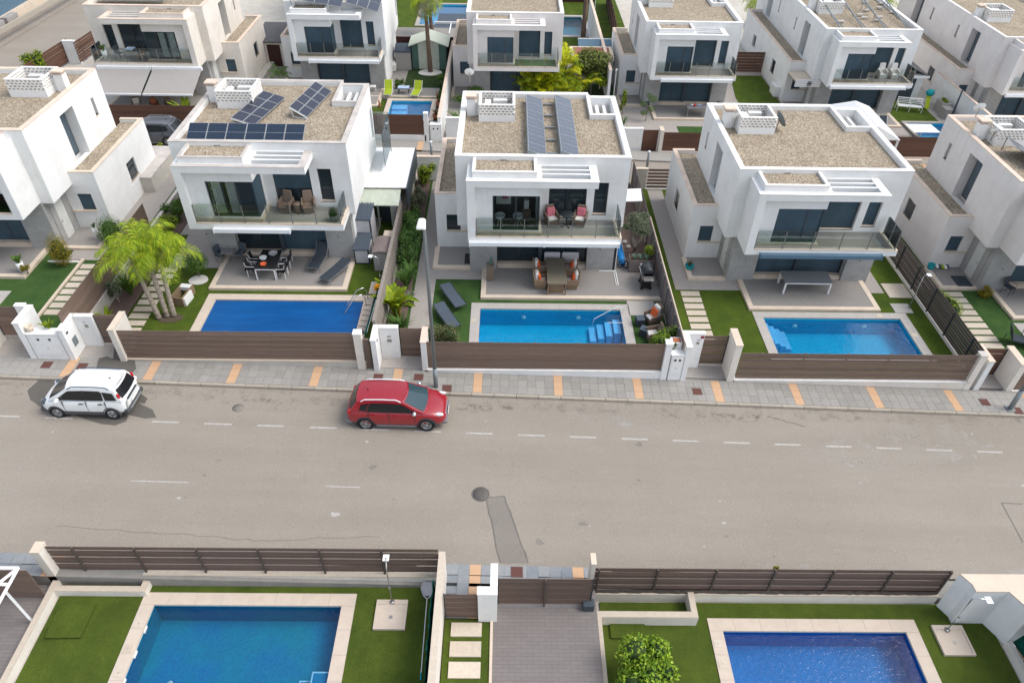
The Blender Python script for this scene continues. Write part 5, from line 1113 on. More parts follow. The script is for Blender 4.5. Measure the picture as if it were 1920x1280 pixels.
def rattan_chair(label, p, rz, body='rattan', cushion='cushion_white', pillow=None, group=None, high=.95):
    T = thing('rattan_armchair', label, 'armchair', p, rz, group); m = MB(); m.mat(body)      # faces -Y
    m.faces([(-.26, -.26, 0), (.26, -.26, 0), (.26, .26, 0), (-.26, .26, 0), (-.3, -.3, .36), (.3, -.3, .36), (.3, .3, .36), (-.3, .3, .36)], [(0, 3, 2, 1), (4, 5, 6, 7), (0, 1, 5, 4), (1, 2, 6, 5), (2, 3, 7, 6), (3, 0, 4, 7)]); m.build('seat', T, bevel=.02)
    m = MB(); m.mat(body); m.faces([(-.28, .24, .34), (.28, .24, .34), (.28, .32, .34), (-.28, .32, .34), (-.22, .34, high), (.22, .34, high), (.22, .42, high), (-.22, .42, high)], [(0, 3, 2, 1), (4, 5, 6, 7), (0, 1, 5, 4), (1, 2, 6, 5), (2, 3, 7, 6), (3, 0, 4, 7)]); m.build('backrest', T, bevel=.03)
    q = MB(); q.mat(body); q.prism([(-.035, -.3), (.035, -.3), (.035, .34), (-.035, .34)], .34, lambda x, y: .58 + .1 * (y + .3)); me = q.mesh('armrest')
    for s in (-1, 1): inst('armrest', me, T, (s * .3, 0, 0))
    if cushion: m = MB(); m.mat(cushion); m.box(-.25, -.27, .362, .25, .22, .43); m.build('cushion', T, bevel=.03)
    if pillow in ('cushion_orange',): m = MB(); m.mat('cushion_white'); m.box(-.21, .12, .44, .21, .3, high + .03); m.build('back_cushion', T, bevel=.06)
    if pillow: m = MB(); m.mat(pillow); m.box(-.22, -.06, -.22, .22, .06, .22); m.xf(Matrix.Translation((0, .06 if pillow == 'cushion_orange' else .17, .65)) @ Matrix.Rotation(R(-14), 4, 'X')); m.build('pillow', T, bevel=.04)
    return T
def lounger(label, p, rz, cloth, frame, back=28, group=None, seatback=False, style='sling'):
    T = thing('sun_lounger', label, 'sun lounger', p, rz, group); L0 = 1.25; LB = .72; w = .32; h = .33; a = R(back)      # head towards +Y
    m = MB(); m.mat(cloth); m.box(-w + .03, -L0 + .0, h, w - .03, 0, h + .04); m.build('seat', T, bevel=.01)
    m = MB(); m.mat(cloth); m.box(-w + .03, 0, 0, w - .03, LB, .04); m.xf(Matrix.Translation((0, .01, h)) @ Matrix.Rotation(a, 4, 'X')); m.build('backrest', T, bevel=.01)
    m = MB(); m.mat(frame); m.tube([(-w, 0, h), (-w, -L0, h), (w, -L0, h), (w, 0, h)], .02, 6); m.tube([(-w, 0, h), (-w, LB * math.cos(a), h + LB * math.sin(a)), (w, LB * math.cos(a), h + LB * math.sin(a)), (w, 0, h)], .02, 6); m.build('frame', T)
    q = MB(); q.mat(frame); q.tube([(0, 0, 0), (0, 0, h)], .018, 6); me = q.mesh('leg')
    for x in (-w, w):
        for y in (-L0 + .1, .15): inst('leg', me, T, (x, y, 0))
    return T
def metal_chair(label, p, rz, seat, frame, group=None, h=.9):
    T = thing('chair', label, 'chair', p, rz, group); m = MB(); m.mat(seat); m.box(-.22, -.22, .42, .22, .22, .45); m.build('seat', T); m = MB(); m.mat(seat); m.box(-.21, -.015, 0, .21, .015, h - .45); m.xf(Matrix.Translation((0, .22, .46)) @ Matrix.Rotation(R(-8), 4, 'X')); m.build('backrest', T)
    q = MB(); q.mat(frame); q.tube([(0, 0, 0), (0, 0, .43)], .015, 6); me = q.mesh('leg')
    for x in (-.22, .22):
        for y in (-.22, .22): inst('leg', me, T, (x, y, 0))
    m = MB(); m.mat(frame)
    for x in (-.24, .24): m.tube([(x, -.2, .42), (x, -.2, .64), (x, .22, .66), (x, .28, h)], .013, 6)
    m.build('armrest_frame', T); return T
# ---- plot 3 terrace
z = .14
T = table('long wooden looking dining table between orange cushioned armchairs', (2.6, 31.15), z, 1.02, 2.35, .76, 'table_wood_grey', 'rattan_tan', legw=.07)
m = MB(); m.mat('rattan_tan'); m.box(-.36, -.95, 0, .36, .95, .6); m.build('base', T)
g_ = 'orange cushioned armchairs round the dining table'
for x, y, rz, lb in ((1.78, 30.75, 90, 'orange cushioned rattan armchair at the near left corner of the long dining table'), (1.78, 31.85, 90, 'orange cushioned rattan armchair at the far left side of the long dining table'), (3.42, 30.75, -90, 'orange cushioned rattan armchair at the near right corner of the long dining table'), (3.42, 31.85, -90, 'orange cushioned rattan armchair at the far right side of the long dining table')):
    rattan_chair(lb, (x, y, z), R(rz), 'rattan_tan', 'cushion_white', 'cushion_orange', g_)
b3 = Vector((-2.553, 32.437, 0))
for i, (x0, x1) in enumerate(((4.55, 5.45), (5.5, 6.45))):
    T = thing('sofa', ('left' if i == 0 else 'right') + ' grey cushioned seat module behind the orange chaired dining table', 'sofa', (b3.x + (x0 + x1) / 2, b3.y + .05, .14), 0, 'grey sofa modules under the balcony'); w = (x1 - x0) / 2
    m = MB(); m.mat('grey_plastic'); m.box(-w, -.5, .06, w, .18, .3); m.build('base', T, bevel=.02); m = MB(); m.mat('light_grey_plastic'); m.box(-w + .02, -.48, .3, w - .02, .05, .44); m.build('seat_cushion', T, bevel=.04); m = MB(); m.mat('light_grey_plastic'); m.box(-w + .02, .0, .44, w - .02, .16, .95); m.build('back_cushion', T, bevel=.05)
zb3 = 3.16
for x, rz, lb in ((2.27, -18, 'left balcony armchair with a pink patterned pillow'), (3.72, 14, 'right balcony armchair with a pink patterned pillow')): rattan_chair(lb, (x, 32.0, zb3), R(-rz), 'rattan', 'cushion_white', 'cushion_pink', 'pink pillowed balcony armchairs')
table('round dark table on the balcony between the pink pillowed armchairs', (3.02, 31.85), zb3, .72, .75, .72, 'anthracite', 'dark_plastic', pedestal='round')
for x, lb, rz in ((-.35, 'left white shell chair seen through the balcony window', 120), (.55, 'right white shell chair seen through the balcony window', 240)):
    T = thing('shell_chair', lb, 'chair', (x, 31.5, 3.37), R(rz), 'white shell chairs behind the balcony glass'); m = MB(); m.mat('white_plastic'); m.lathe([(.04, .42), (.2, .44), (.25, .52), (.26, .62), (.24, .62), (.2, .5), (0, .46)], n=14); m.build('shell', T); m = MB(); m.mat('cushion_white')
    for a in range(4): m.tube([(.03 * math.cos(a * 1.57), .03 * math.sin(a * 1.57), .44), (.2 * math.cos(a * 1.57 + .4), .2 * math.sin(a * 1.57 + .4), 0)], .012, 5)
    m.build('legs', T)
# barbecue
T = thing('barbecue', 'black gas barbecue with a steel shelf at the right end of the dining patio', 'barbecue', (7.3, 30.95, .14), R(-90)); m = MB(); m.mat('bbq_lid'); m.box(-.38, -.28, .86, .38, .28, 1.02); m.tube([(-.38, .02, 1.02), (.38, .02, 1.02)], .27, 14); m.build('lid', T, bevel=.02)
m = MB(); m.mat('dark_plastic'); m.box(-.36, -.25, .1, .36, .25, .6); m.build('cabinet', T, bevel=.02); m = MB(); m.mat('steel'); m.box(-.38, -.27, .6, .38, .27, .85); m.box(-.8, -.25, .82, -.39, .25, .86); m.box(.39, -.25, .82, .8, .25, .86); m.build('shelf', T); m = MB(); m.mat('chrome'); m.tube([(-.3, -.36, 1.0), (.3, -.36, 1.0)], .018, 6); m.build('handle', T)
q = MB(); q.mat('rubber'); q.tube([(-.03, 0, .08), (.03, 0, .08)], .08, 10); me = q.mesh('wheel'); [inst('wheel', me, T, (x, y, 0)) for x in (-.34, .34) for y in (-.22, .22)]
# planter box with succulents
T = thing('planter_box', 'large brown slatted planter box with pale succulents beside the barbecue', 'planter', (7.25, 32.45, .02)); q = MB(); q.mat('composite_mauve'); q.box(-.66, -.012, .01, .66, .012, .13); me = q.mesh('board'); q2 = MB(); q2.mat('composite_mauve'); q2.box(-.012, -.3, .01, .012, .3, .13); me2 = q2.mesh('board')
for i in range(7):
    for s in (-1, 1): inst('board', me, T, (0, s * .32, .125 * i)); inst('board', me2, T, (s * .65, 0, .125 * i))
m = MB(); m.mat('soil'); m.box(-.63, -.3, .0, .63, .3, .8); m.build('earth', T)
# tall urn planter
T = thing('planter', 'tall narrow brown planter with upright blue green leaves at the left of the dining patio', 'planter', (-.85, 31.35, .14)); m = MB(); m.mat('rattan'); m.faces([(-.17, -.17, 0), (.17, -.17, 0), (.17, .17, 0), (-.17, .17, 0), (-.2, -.2, .95), (.2, -.2, .95), (.2, .2, .95), (-.2, .2, .95)], [(0, 3, 2, 1), (4, 5, 6, 7), (0, 1, 5, 4), (1, 2, 6, 5), (2, 3, 7, 6), (3, 0, 4, 7)]); m.build('pot', T)
# blue pool roller, glass panel
T = thing('pool_roller', 'bright blue rolled pool cover with a black wheel at the right of the dining villa', 'pool cover roller', (6.3, 33.4, .02)); m = MB(); m.mat('blue_roll'); m.tube([(0, -.8, .35), (0, 1.6, .35)], .17, 14); m.build('rolled_cover', T); m = MB(); m.mat('dark_plastic'); 
m.tube([(0, -.9, .35), (0, -.86, .35)], .05, 10)
for a in range(6): m.tube([(0, -.88, .35), (.28 * math.cos(a * 1.047), -.88, .35 + .28 * math.sin(a * 1.047))], .018, 5)
m.tube([(.29 * math.cos(a * .3927), -.88, .35 + .29 * math.sin(a * .3927)) for a in range(17)], .022, 6); m.tube([(-.4, -1.3, .02), (.45, -1.3, .02)], .02, 6); m.build('wheel', T)
T = thing('glass_screen', 'dark glass wind screen beside the stone column of the dining villa', 'screen', (5.0, 32.2, .14)); m = MB(); m.mat('black_glass'); m.box(.1, .15, 0, .85, .18, 1.9); m.build('pane', T); m = MB(); m.mat('white_metal'); m.box(.0, -.02, 0, .9, .02, .05); m.box(.88, -1.3, 0, .92, -.02, .03); m.box(.78, -1.3, 0, .81, -.02, .03); m.box(.85, .14, 0, .89, .19, 1.95); m.build('rail', T)
# grey loungers on the lawn
lounger('slate grey sun lounger further from the street on the lawn left of the calm pool', (-2.85, 29.85, .01), R(28), 'mesh_slate', 'anthracite', 8, 'slate grey loungers on the lawn'); lounger('slate grey sun lounger partly behind the bush on the lawn left of the calm pool', (-3.05, 28.2, .01), R(28), 'mesh_slate', 'anthracite', 8, 'slate grey loungers on the lawn')
rattan_chair('brown armchair with white cushion and one orange pillow beside the calm pool', (7.25, 28.0, .01), R(-65), 'rattan', 'cushion_white', 'cushion_orange', high=1.0)
rattan_chair('brown armchair half hidden behind the trimmed bush right of the calm pool', (7.1, 26.7, .01), R(-80), 'rattan', 'cushion_white', None)
for x, y, rz, lb in ((6.62, 27.85, 5, 'dark grey cube stool nearer the villa beside the calm pool'), (6.72, 27.05, -28, 'dark grey cube stool nearer the street beside the calm pool')):
    T = thing('cube_stool', lb, 'stool', (x, y, .01), R(rz), 'dark grey cube stools'); m = MB(); m.mat('mesh_dark'); m.box(-.2, -.2, 0, .2, .2, .4); m.build('body', T, bevel=.02); m = MB(); m.mat('mesh_slate'); m.box(-.205, -.205, .401, .205, .205, .43); m.build('top', T, bevel=.01)
T = thing('doormat', 'dark doormat on the landing of the dining villa', 'doormat', (-2.0, 33.25, .14)); m = MB(); m.mat('dark_plastic'); m.box(-.3, -.5, 0, .3, .5, .02); m.build('mat', T, bevel=.005)
# ---- plot 4
T = table('long grey rectangular table with white legs alone on the bare patio', (15.95, 31.5), L[4] + .14, 2.55, 1.12, .74, 'table_grey', 'white_metal', legw=.08)
def shower(label, p, h=2.0, hd=(0, -.4), mat='chrome', head='white_plastic'):
    T = thing('garden_shower', label, 'shower', p); m = MB(); m.mat(mat); m.tube([(0, 0, 0), (0, 0, h - .1), (hd[0] * .3, hd[1] * .3, h), (hd[0], hd[1], h + .03)], .022, 8); m.box(-.03, -.06, .9, .03, -.02, .98); m.build('pole', T); m = MB(); m.mat(head); m.box(hd[0] - .1, hd[1] - .12, h - .0, hd[0] + .1, hd[1] + .12, h + .03); m.build('shower_head', T); m = MB(); m.mat('steel'); m.lathe([(.09, 0), (.09, .02), (0, .03)], n=12); m.build('foot', T); return T
shower('thin chrome garden shower beside the rippled pool and the long dark side fence', (21.12, 30.0, L[4] + .03), 2.1, (.25, 0))
shower('garden shower with a flat white head beside the grey round topped locker', (-6.35, 29.8, L[2] + .03), 2.1, (-.35, 0))
shower('garden shower standing on the rear edge of the cream tray in the near left garden', (-3.78, 13.0, N1 + .1), 2.1, (-.05, .35), 'steel')
shower('leaning garden shower on the cream tray in the near right garden', (15.25, 12.45, N2 + .1), 2.1, (.45, -.1))
shower('tall thin white shower pole beside the far teal pool', (8.5, 76, -1.3), 3.6, (.05, .0), 'white_metal')
for x0, y0, zz, lb in ((-4.31, 12.03, N1, 'cream stone shower tray in the near left garden'), (14.78, 11.57, N2, 'pale stone shower tray in the near right garden')):
    T = thing('shower_tray', lb, 'shower tray', (x0, y0, zz)); m = MB(); m.mat('pool_stone_cream'); s = 1.06; m.box(0, 0, 0, s, s, .07); m.box(0, 0, .07, s, .07, .1); m.box(0, s - .16, .07, s, s, .1); m.box(0, .07, .07, .07, s - .16, .1); m.box(s - .07, .07, .07, s, s - .16, .1); m.build('tray', T); m = MB(); m.mat('steel'); m.box(.48, .38, .07, .6, .5, .076); m.build('drain', T)
# pool net
T = thing('pool_net', 'pale pool skimming net with a long pole lying beside the green netting', 'pool net', (-2.6, 13.1, N1)); m = MB(); m.mat('white_metal'); m.tube([(0, 0, .15), (.03, -2.5, .06)], .017, 6); m.build('pole', T); m = MB(); m.mat('light_grey_plastic'); m.faces([(-.12, .1, .16), (.14, .1, .16), (.24, .35, .2), (.2, .55, .24), (-.18, .55, .24), (-.22, .35, .2)], [(0, 1, 2, 3, 4, 5)]); m.tube([(0, 0, .15), (-.13, .1, .17), (-.23, .35, .21), (-.18, .56, .25), (.2, .56, .25), (.25, .35, .21), (.14, .1, .17), (0, 0, .15)], .02, 6); m.build('net', T); m = MB(); m.mat('turquoise'); m.tube([(.03, -2.5, .06), (.035, -2.72, .055)], .03, 8); m.build('grip', T)
# white pergola frame near left
T = thing('pergola', 'white metal frame crossing the lower left corner', 'pergola', (-15.6, 12, N1)); m = MB((-15.6, 12, N1)); m.mat('white_metal')
def bar(a, b, w=.06): m.tube([a, b], w, 4)
A = G(34, 1064, 2.0); B_ = G(0, 1125, 2.0); bar(A, A + (B_ - A) * 2.5); bar(A, (A.x - 3, A.y + .02, 2.0)); C = G(62, 1166, N1); D_ = G(10, 1108, 1.7); bar(D_, C, .05); bar(G(14, 1095, 2.0), G(-30, 1093, 2.0)); bar((A.x, A.y, 2.0), (A.x - .05, A.y - .05, N1) if False else (A.x - .6, A.y - 1.0, 2.0)); m.build('frame', T)
# ---- plot 2 terrace
z = L[2] + .14
T = table('black topped dining table with white legs crowded with things', (-12.35, 31.3), z, 1.05, 1.75, .74, 'dark_plastic', 'white_metal', legw=.05)
for x, y, w, h, mt, nm, lb in ((-12.6, 31.3, .2, .12, 'white_plastic', 'bowl', 'white bowl on the black dining table'), (-12.45, 30.75, .17, .1, 'cushion_orange', 'plate', 'plate of coloured food on the black dining table'), (-12.2, 31.75, .24, .1, 'light_grey_plastic', 'tray', 'grey tray at the far end of the black dining table')):
    T = thing(nm, lb, nm, (x, y, z + .745)); m = MB(); m.mat(mt); m.lathe([(w * .6, 0), (w, h), (w * .9, h), (w * .5, .02), (0, .02)], n=14); m.build('body', T)
cg = 'white framed chairs round the black dining table'
for x, y, rz, lb in ((-13.15, 30.95, 90, 'white framed black chair at the near left of the black dining table'), (-13.15, 31.7, 90, 'white framed black chair at the far left of the black dining table'), (-11.6, 30.75, -90, 'white framed chair nearest the pool at the right of the black dining table'), (-11.6, 31.3, -90, 'white framed chair in the middle of the right side of the black dining table'), (-11.6, 31.85, -90, 'white framed chair at the far right of the black dining table')): metal_chair(lb, (x, y, z), R(rz), 'dark_plastic', 'white_metal', cg)
metal_chair('grey metal chair left of the small patio table by the stone column', (-15.2, 32.3, L[2]+.02), R(60), 'mesh_slate', 'steel'); metal_chair('grey metal chair right of the small patio table by the stone column', (-14.15, 32.35, z), R(-20), 'mesh_slate', 'steel'); table('small dark side table by the left stone column', (-14.75, 32.2), z - .1, .7, .45, .72, 'grey_plastic', 'steel', legw=.03)
lounger('dark sun lounger with its high back against the left villa window', (-9.9, 32.35, z), R(-8), 'mesh_dark', 'galvanised', 48, 'dark mesh loungers on the left patio'); lounger('dark sun lounger set at an angle near the right patio corner', (-8.75, 31.25, z), R(-27), 'mesh_dark', 'galvanised', 6, 'dark mesh loungers on the left patio')
for i, (x, y) in enumerate(((-13.7, 31.35), (-13.55, 31.45), (-13.3, 31.35), (-13.15, 31.45))):
    T = thing('shoe', ['dark shoe of the left pair on the left patio', 'second dark shoe of the left pair on the left patio', 'dark shoe of the right pair on the left patio', 'second dark shoe of the right pair on the left patio'][i], 'shoe', (x, y, z), R(15)); m = MB(); m.mat('dark_plastic'); m.ell((0, 0, .04), (.05, .13, .05), 8, 6); m.build('upper', T)
zb2 = L[2] + 3.16; b2x = -16.377
rattan_chair('left taupe rattan armchair on the balcony of the solar villa', (b2x + 5.2, 32.3, zb2), R(-12), 'rattan', None, None, 'taupe balcony armchairs', 1.0); rattan_chair('right taupe rattan armchair on the balcony of the solar villa', (b2x + 6.35, 32.3, zb2), R(14), 'rattan', None, None, 'taupe balcony armchairs', 1.0)
T = thing('side_table', 'round taupe rattan side table between the balcony armchairs of the solar villa', 'side table', (b2x + 5.8, 32.2, zb2)); m = MB(); m.mat('rattan'); m.lathe([(.2, 0), (.17, .25), (.22, .48), (.22, .5), (0, .5)], n=18); m.build('body', T)
# sheds and lockers of plot 2
def shed(label, x0, y0, x1, y1, z, h0, h1, body, roof, trim, doors=1, cat='garden shed', nm='storage_shed', axis='y'):
    T = thing(nm, label, cat, ((x0 + x1) / 2, (y0 + y1) / 2, z)); o = T.location.copy(); m = MB(o); m.mat(body); m.prism(rect(x0 + .03, y0 + .03, x1 - .03, y1 - .03), z, lambda x, y: z + h0 + (h1 - h0) * (y - y0) / (y1 - y0) - .04); m.build('wall', T)
    q = MB(); q.mat(trim)
    m = MB(o); m.mat(trim)
    for x in (x0, x1 - .06):
        for y in (y0, y1 - .06): m.box(x, y, z, x + .06, y + .06, z + h0 - .03 + (h1 - h0) * (y - y0) / (y1 - y0))
    m.box(x0, y0 - .001, z, x1, y0 + .05, z + .08); m.build('corner_post', T)
    m = MB(o); m.mat(roof); n = 12
    for i in range(n): a = x0 - .04 + (x1 - x0 + .08) * i / n; m.prism(rect(a, y0 - .05, a + (x1 - x0 + .08) / n - .01, y1 + .05), lambda x, y: z + h0 + (h1 - h0) * (y - y0) / (y1 - y0) - .03, lambda x, y: z + h0 + (h1 - h0) * (y - y0) / (y1 - y0) + .012 + .012 * (i % 2))
    m.build('roof', T)
    m = MB(o); m.mat('light_grey_plastic'); n = 6
    for i in range(n): a = x0 + .07 + (x1 - x0 - .14) * i / n; m.box(a, y0 - .012, z + .1, a + (x1 - x0 - .14) / n - .012, y0 + .028, z + h0 - .1)
    for i in range(8): a = y0 + .08 + (y1 - y0 - .16) * i / 8; m.box(x1 - .03, a, z + .1, x1 + .01, a + (y1 - y0 - .16) / 8 - .012, z + h0 - .1)
    m.build('door', T); return T
shed('low dark roofed grey locker at the foot of the stone column', -8.1, 32.2, -7.3, 33.45, L[2], .95, 1.15, 'light_grey_plastic', 'mesh_slate', 'anthracite', nm='storage_locker', cat='storage box'); shed('tall dark roofed grey shed beside the solar villa', -8.15, 33.55, -7.3, 35.0, L[2], 1.95, 2.1, 'light_grey_plastic', 'mesh_slate', 'anthracite')
T = thing('storage_locker', 'beige locker with a curved lilac grey lid beside the long wall', 'storage box', (-6.55, 32.3, L[2])); m = MB(); m.mat('rattan'); m.mats = ['awning_grey']; m.box(-.42, -.7, 0, .42, .7, 1.15); m.build('body', T, bevel=.02); m = MB(); m.mat('composite_mauve'); vs = []; 
for i in range(9): a = -.47 + .94 * i / 8; vs += [(a, -.76, 1.16 + .12 * (1 - (a / .47) ** 2)), (a, .76, 1.16 + .12 * (1 - (a / .47) ** 2)), (a, -.76, 1.10), (a, .76, 1.10)]
m.faces(vs, [f for i in range(8) for f in ((4 * i, 4 * i + 4, 4 * i + 5, 4 * i + 1), (4 * i + 2, 4 * i + 3, 4 * i + 7, 4 * i + 6), (4 * i, 4 * i + 2, 4 * i + 6, 4 * i + 4), (4 * i + 1, 4 * i + 5, 4 * i + 7, 4 * i + 3))]); m.build('lid', T)
T = thing('storage_box', 'cream box behind the curved lid locker', 'storage box', (-6.4, 33.6, L[2])); m = MB(); m.mat('cream_stone'); m.box(-.3, -.45, 0, .3, .45, 1.0); m.build('body', T, bevel=.03)
T = thing('pergola', 'white panel roofed lean to with a rusty corrugated front roof beside the solar villa', 'lean-to', (-6.8, 38, L[2])); o = T.location.copy(); zr = 2.9
m = MB(o); m.mat('white_plastic')
for i in range(3): a = -8.1 + .84 * i; m.box(a, 36.1, zr - .06, a + .83, 41.0, zr); m.box(a - .02, 36.1, zr, a + .02, 41.0, zr + .03)
m.build('roof_panel', T)
m = MB(o); m.mat('pale_green'); n = 22
for i in range(n): a = -8.05 + 2.13 * i / n; m.prism(rect(a, 34.85, a + .06, 36.15), lambda x, y: 2.45 + (y - 34.85) * .22, lambda x, y: 2.50 + (y - 34.85) * .22); m.prism(rect(a + .06, 34.85, a + .097, 36.15), lambda x, y: 2.43 + (y - 34.85) * .22, lambda x, y: 2.475 + (y - 34.85) * .22)
m.build('corrugated_roof', T); m = MB(o); m.mat('pale_green'); m.box(-7.35, 36.0, L[2], -7.25, 36.1, 2.5); m.box(-6.6, 36.0, L[2], -6.45, 36.1, 2.5); m.box(-7.4, 36.02, 2.35, -6.0, 36.1, 2.5); m.build('frame', T); m = MB(o); m.mat('interior_shade'); m.box(-7.24, 36.5, L[2], -6.61, 36.6, 2.4); m.build('opening_shade', T)  # solid dark sheet painted as the shade within the lean-to opening
m = MB(o); m.mat('mesh_slate'); m.mats = ['light_grey_plastic'];
for i in range(5): m.box(-6.44 + .1 * i, 36.02, L[2], -6.36 + .1 * i, 36.08, 2.4)
m.build('wall_panel', T); m = MB(o); m.mat('slate_frame'); m.box(-5.62, 36.0, 1.8, -5.54, 41.0, 2.9); m.build('gutter', T)
T = thing('glass_screen', 'tall clear glass screen on the side terrace behind the solar villa', 'screen', (-8.2, 40.5, 3.2)); m = MB(); m.mat('railing_glass'); m.box(0, 0, 0, 1.2, .02, 2.1); m.box(1.2, 0, 0, 1.22, -3, 2.1) if False else m.box(1.2, -2.6, 0, 1.22, 0, 2.0); m.box(0, -2.6, 0, .02, -.0, 2.0); m.build('pane', T); m = MB(); m.mat('steel'); m.box(1.18, -.02, -.3, 1.24, .04, 2.1); m.box(-.02, -.02, -.3, .04, .04, 2.1); m.box(0, 0, 2.1, 1.2, .03, 2.13); m.build('frame', T)
T = thing('doormat', 'black mat before the lean to beside the grey sheds', 'doormat', (-6.95, 35.0, L[2] + .02)); m = MB(); m.mat('dark_plastic'); m.box(-.22, -.25, 0, .22, .25, .015); m.build('mat', T, bevel=.004)
# pool ladder rails, cover cords, brush, ring, rolled net
T = thing('pool_ladder', 'curved steel ladder rails at the corner of the covered pool', 'pool ladder', (-7.3, 28.8, L[2]))
for i, s in enumerate((0, -.55)): m = MB(); m.mat('chrome'); m.tube([(.35, .3 + s, 0), (.33, .3 + s, .55), (.2, .28 + s, .75), (-.1, .1 + s, .72), (-.6, -.25 + s, .05), (-.7, -.3 + s, -.15)], .022, 8); m.build('rail', T)
T = thing('cover_cord_set', 'dark elastic cords holding the blue pool cover along its right edge', 'cords', (-7.13, 27.6, L[2]))
for i in range(6): y = -1.1 + .42 * i; m = MB(); m.mat('dark_plastic'); m.tube([(-.05, y, -.04), (.1, y + .05, .05), (.25, y + .02, .045), (.42, y - .03, .04)], .012, 5); m.build('cord', T)
T = thing('brush', 'small dark brush lying on the pool surround at the fence', 'brush', (-6.85, 26.55, L[2] + .03), R(25)); m = MB(); m.mat('mesh_slate'); m.box(-.06, -.16, 0, .06, .16, .06); m.build('head', T, bevel=.01)
T = thing('swim_ring', 'yellow inflatable ring hanging on the net beside the banana plant', 'swim ring', (-6.3, 29.0, L[2] + .85)); m = MB(); m.mat('yellow_ring'); n = 20; m.tube([(.17 * math.cos(i * 2 * math.pi / n), -.05, .17 * math.sin(i * 2 * math.pi / n)) for i in range(n + 1)], .085, 10); m.build('ring', T); m = MB(); m.mat('yellow_ring'); m.lathe([(.05, 0), (.14, .04), (.16, .1), (0, .12)], (.06, -.1, .05), 14); m.build('hat', T)
T = thing('rolled_net', 'long rolled green and white net pole along the party wall', 'rolled net', (-6.3, 29.3, L[2])); m = MB(); m.mat('green_net'); m.tube([(0, -.3, .9), (-.02, -4.3, 1.2)], .055, 8); m.build('roll', T); m = MB(); m.mat('chrome'); m.tube([(.06, -.3, .93), (.04, -4.2, 1.23)], .02, 6); m.build('pole', T)
# wooden frame box in plot 2
T = thing('timber_box', 'open timber and white box beside the palm trunks', 'box', (-16.15, 29.0, L[2]), R(-8)); m = MB(); m.mat('rattan_tan'); m.box(-.32, -.6, 0, -.27, .6, .5); m.box(.27, -.6, 0, .32, .6, .5); m.box(-.27, -.6, 0, .27, -.55, .5); m.build('side', T); m = MB(); m.mat('white_plastic'); m.box(-.27, .3, .3, .27, .6, .5); m.box(.33, -.55, 0, .42, .2, .45); m.build('panel', T)
# ------------------------------------------------------------------ vegetation
def leafcloud(m, blobs, n, ls, rnd, flat=.5, shell=.75, asp=2.):
    tot = sum(b[1][0] * b[1][1] + b[1][2] * b[1][0] for b in blobs)
    for c, r in blobs:
        k = int(n * (r[0] * r[1] + r[2] * r[0]) / tot)
        for _ in range(k):
            d = Vector((rnd.gauss(0, 1), rnd.gauss(0, 1), rnd.gauss(0, 1))).normalized(); s = rnd.uniform(shell, 1.06) if rnd.random() < .8 else rnd.uniform(.3, 1)
            p = Vector((c[0] + d.x * r[0] * s, c[1] + d.y * r[1] * s, c[2] + d.z * r[2] * s))
            if p.z < .02: continue
            nn = (d + Vector((rnd.uniform(-1, 1), rnd.uniform(-1, 1), rnd.uniform(-.6, 1))) * (1 - flat) * 1.4).normalized()
            a = nn.cross(Vector((rnd.uniform(-1, 1), rnd.uniform(-1, 1), rnd.uniform(-1, 1)))).normalized(); b = nn.cross(a); l = ls * rnd.uniform(.6, 1.3); w = l / asp
            m.face([p - a * l * .5, p - b * w * .5, p + a * l * .5, p + b * w * .5])
def shrub(label, p, r, n, ls, mat, seed, cat='shrub', nm='shrub', sub=9, trunk=None, box=False, core=None, flat=.5, group=None, asp=2., solid=False):
    """p: base point; r: half sizes"""
    rnd = random.Random(seed); T = thing(nm, label, cat, p, 0, group); m = MB(); m.mat(mat); base = trunk or 0
    blobs = []
    for i in range(sub):
        if box: c = (rnd.uniform(-.55, .55) * r[0], rnd.uniform(-.55, .55) * r[1], base + r[2] * (1 + rnd.uniform(-.45, .45))); q = (r[0] * .5, r[1] * .5, r[2] * .58)
        else:
            d = Vector((rnd.gauss(0, 1), rnd.gauss(0, 1), rnd.gauss(0, 1))).normalized() * rnd.uniform(.3, .72); c = (d.x * r[0], d.y * r[1], base + r[2] * (1 + d.z)); s = rnd.uniform(.32, .5); q = (r[0] * s, r[1] * s, r[2] * s)
        blobs.append((c, q))
    if solid: blobs = [((0, 0, base + r[2]), (r[0], r[1], r[2])), ((0, 0, base + r[2] * .8), (r[0] * 1.02, r[1] * 1.02, r[2] * .78))]
    leafcloud(m, blobs, n, ls, rnd, flat, asp=asp); m.build('foliage', T)
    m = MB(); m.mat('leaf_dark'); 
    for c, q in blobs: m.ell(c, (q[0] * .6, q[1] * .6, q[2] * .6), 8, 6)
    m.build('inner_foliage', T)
    m = MB(); m.mat(core or 'bark'); h = base + r[2] * .8
    m.tube([(0, 0, -.05), (rnd.uniform(-.05, .05), rnd.uniform(-.05, .05), h * .5), (0, 0, h)], .035 + .03 * r[0], 7, .02)
    for i in range(4):
        c = blobs[i % len(blobs)][0]; m.tube([(0, 0, h * .35), (c[0] * .5, c[1] * .5, h * .35 + (c[2] - h * .35) * .6), c], .02 + .01 * r[0], 5, .006)
    m.build('trunk', T); return T
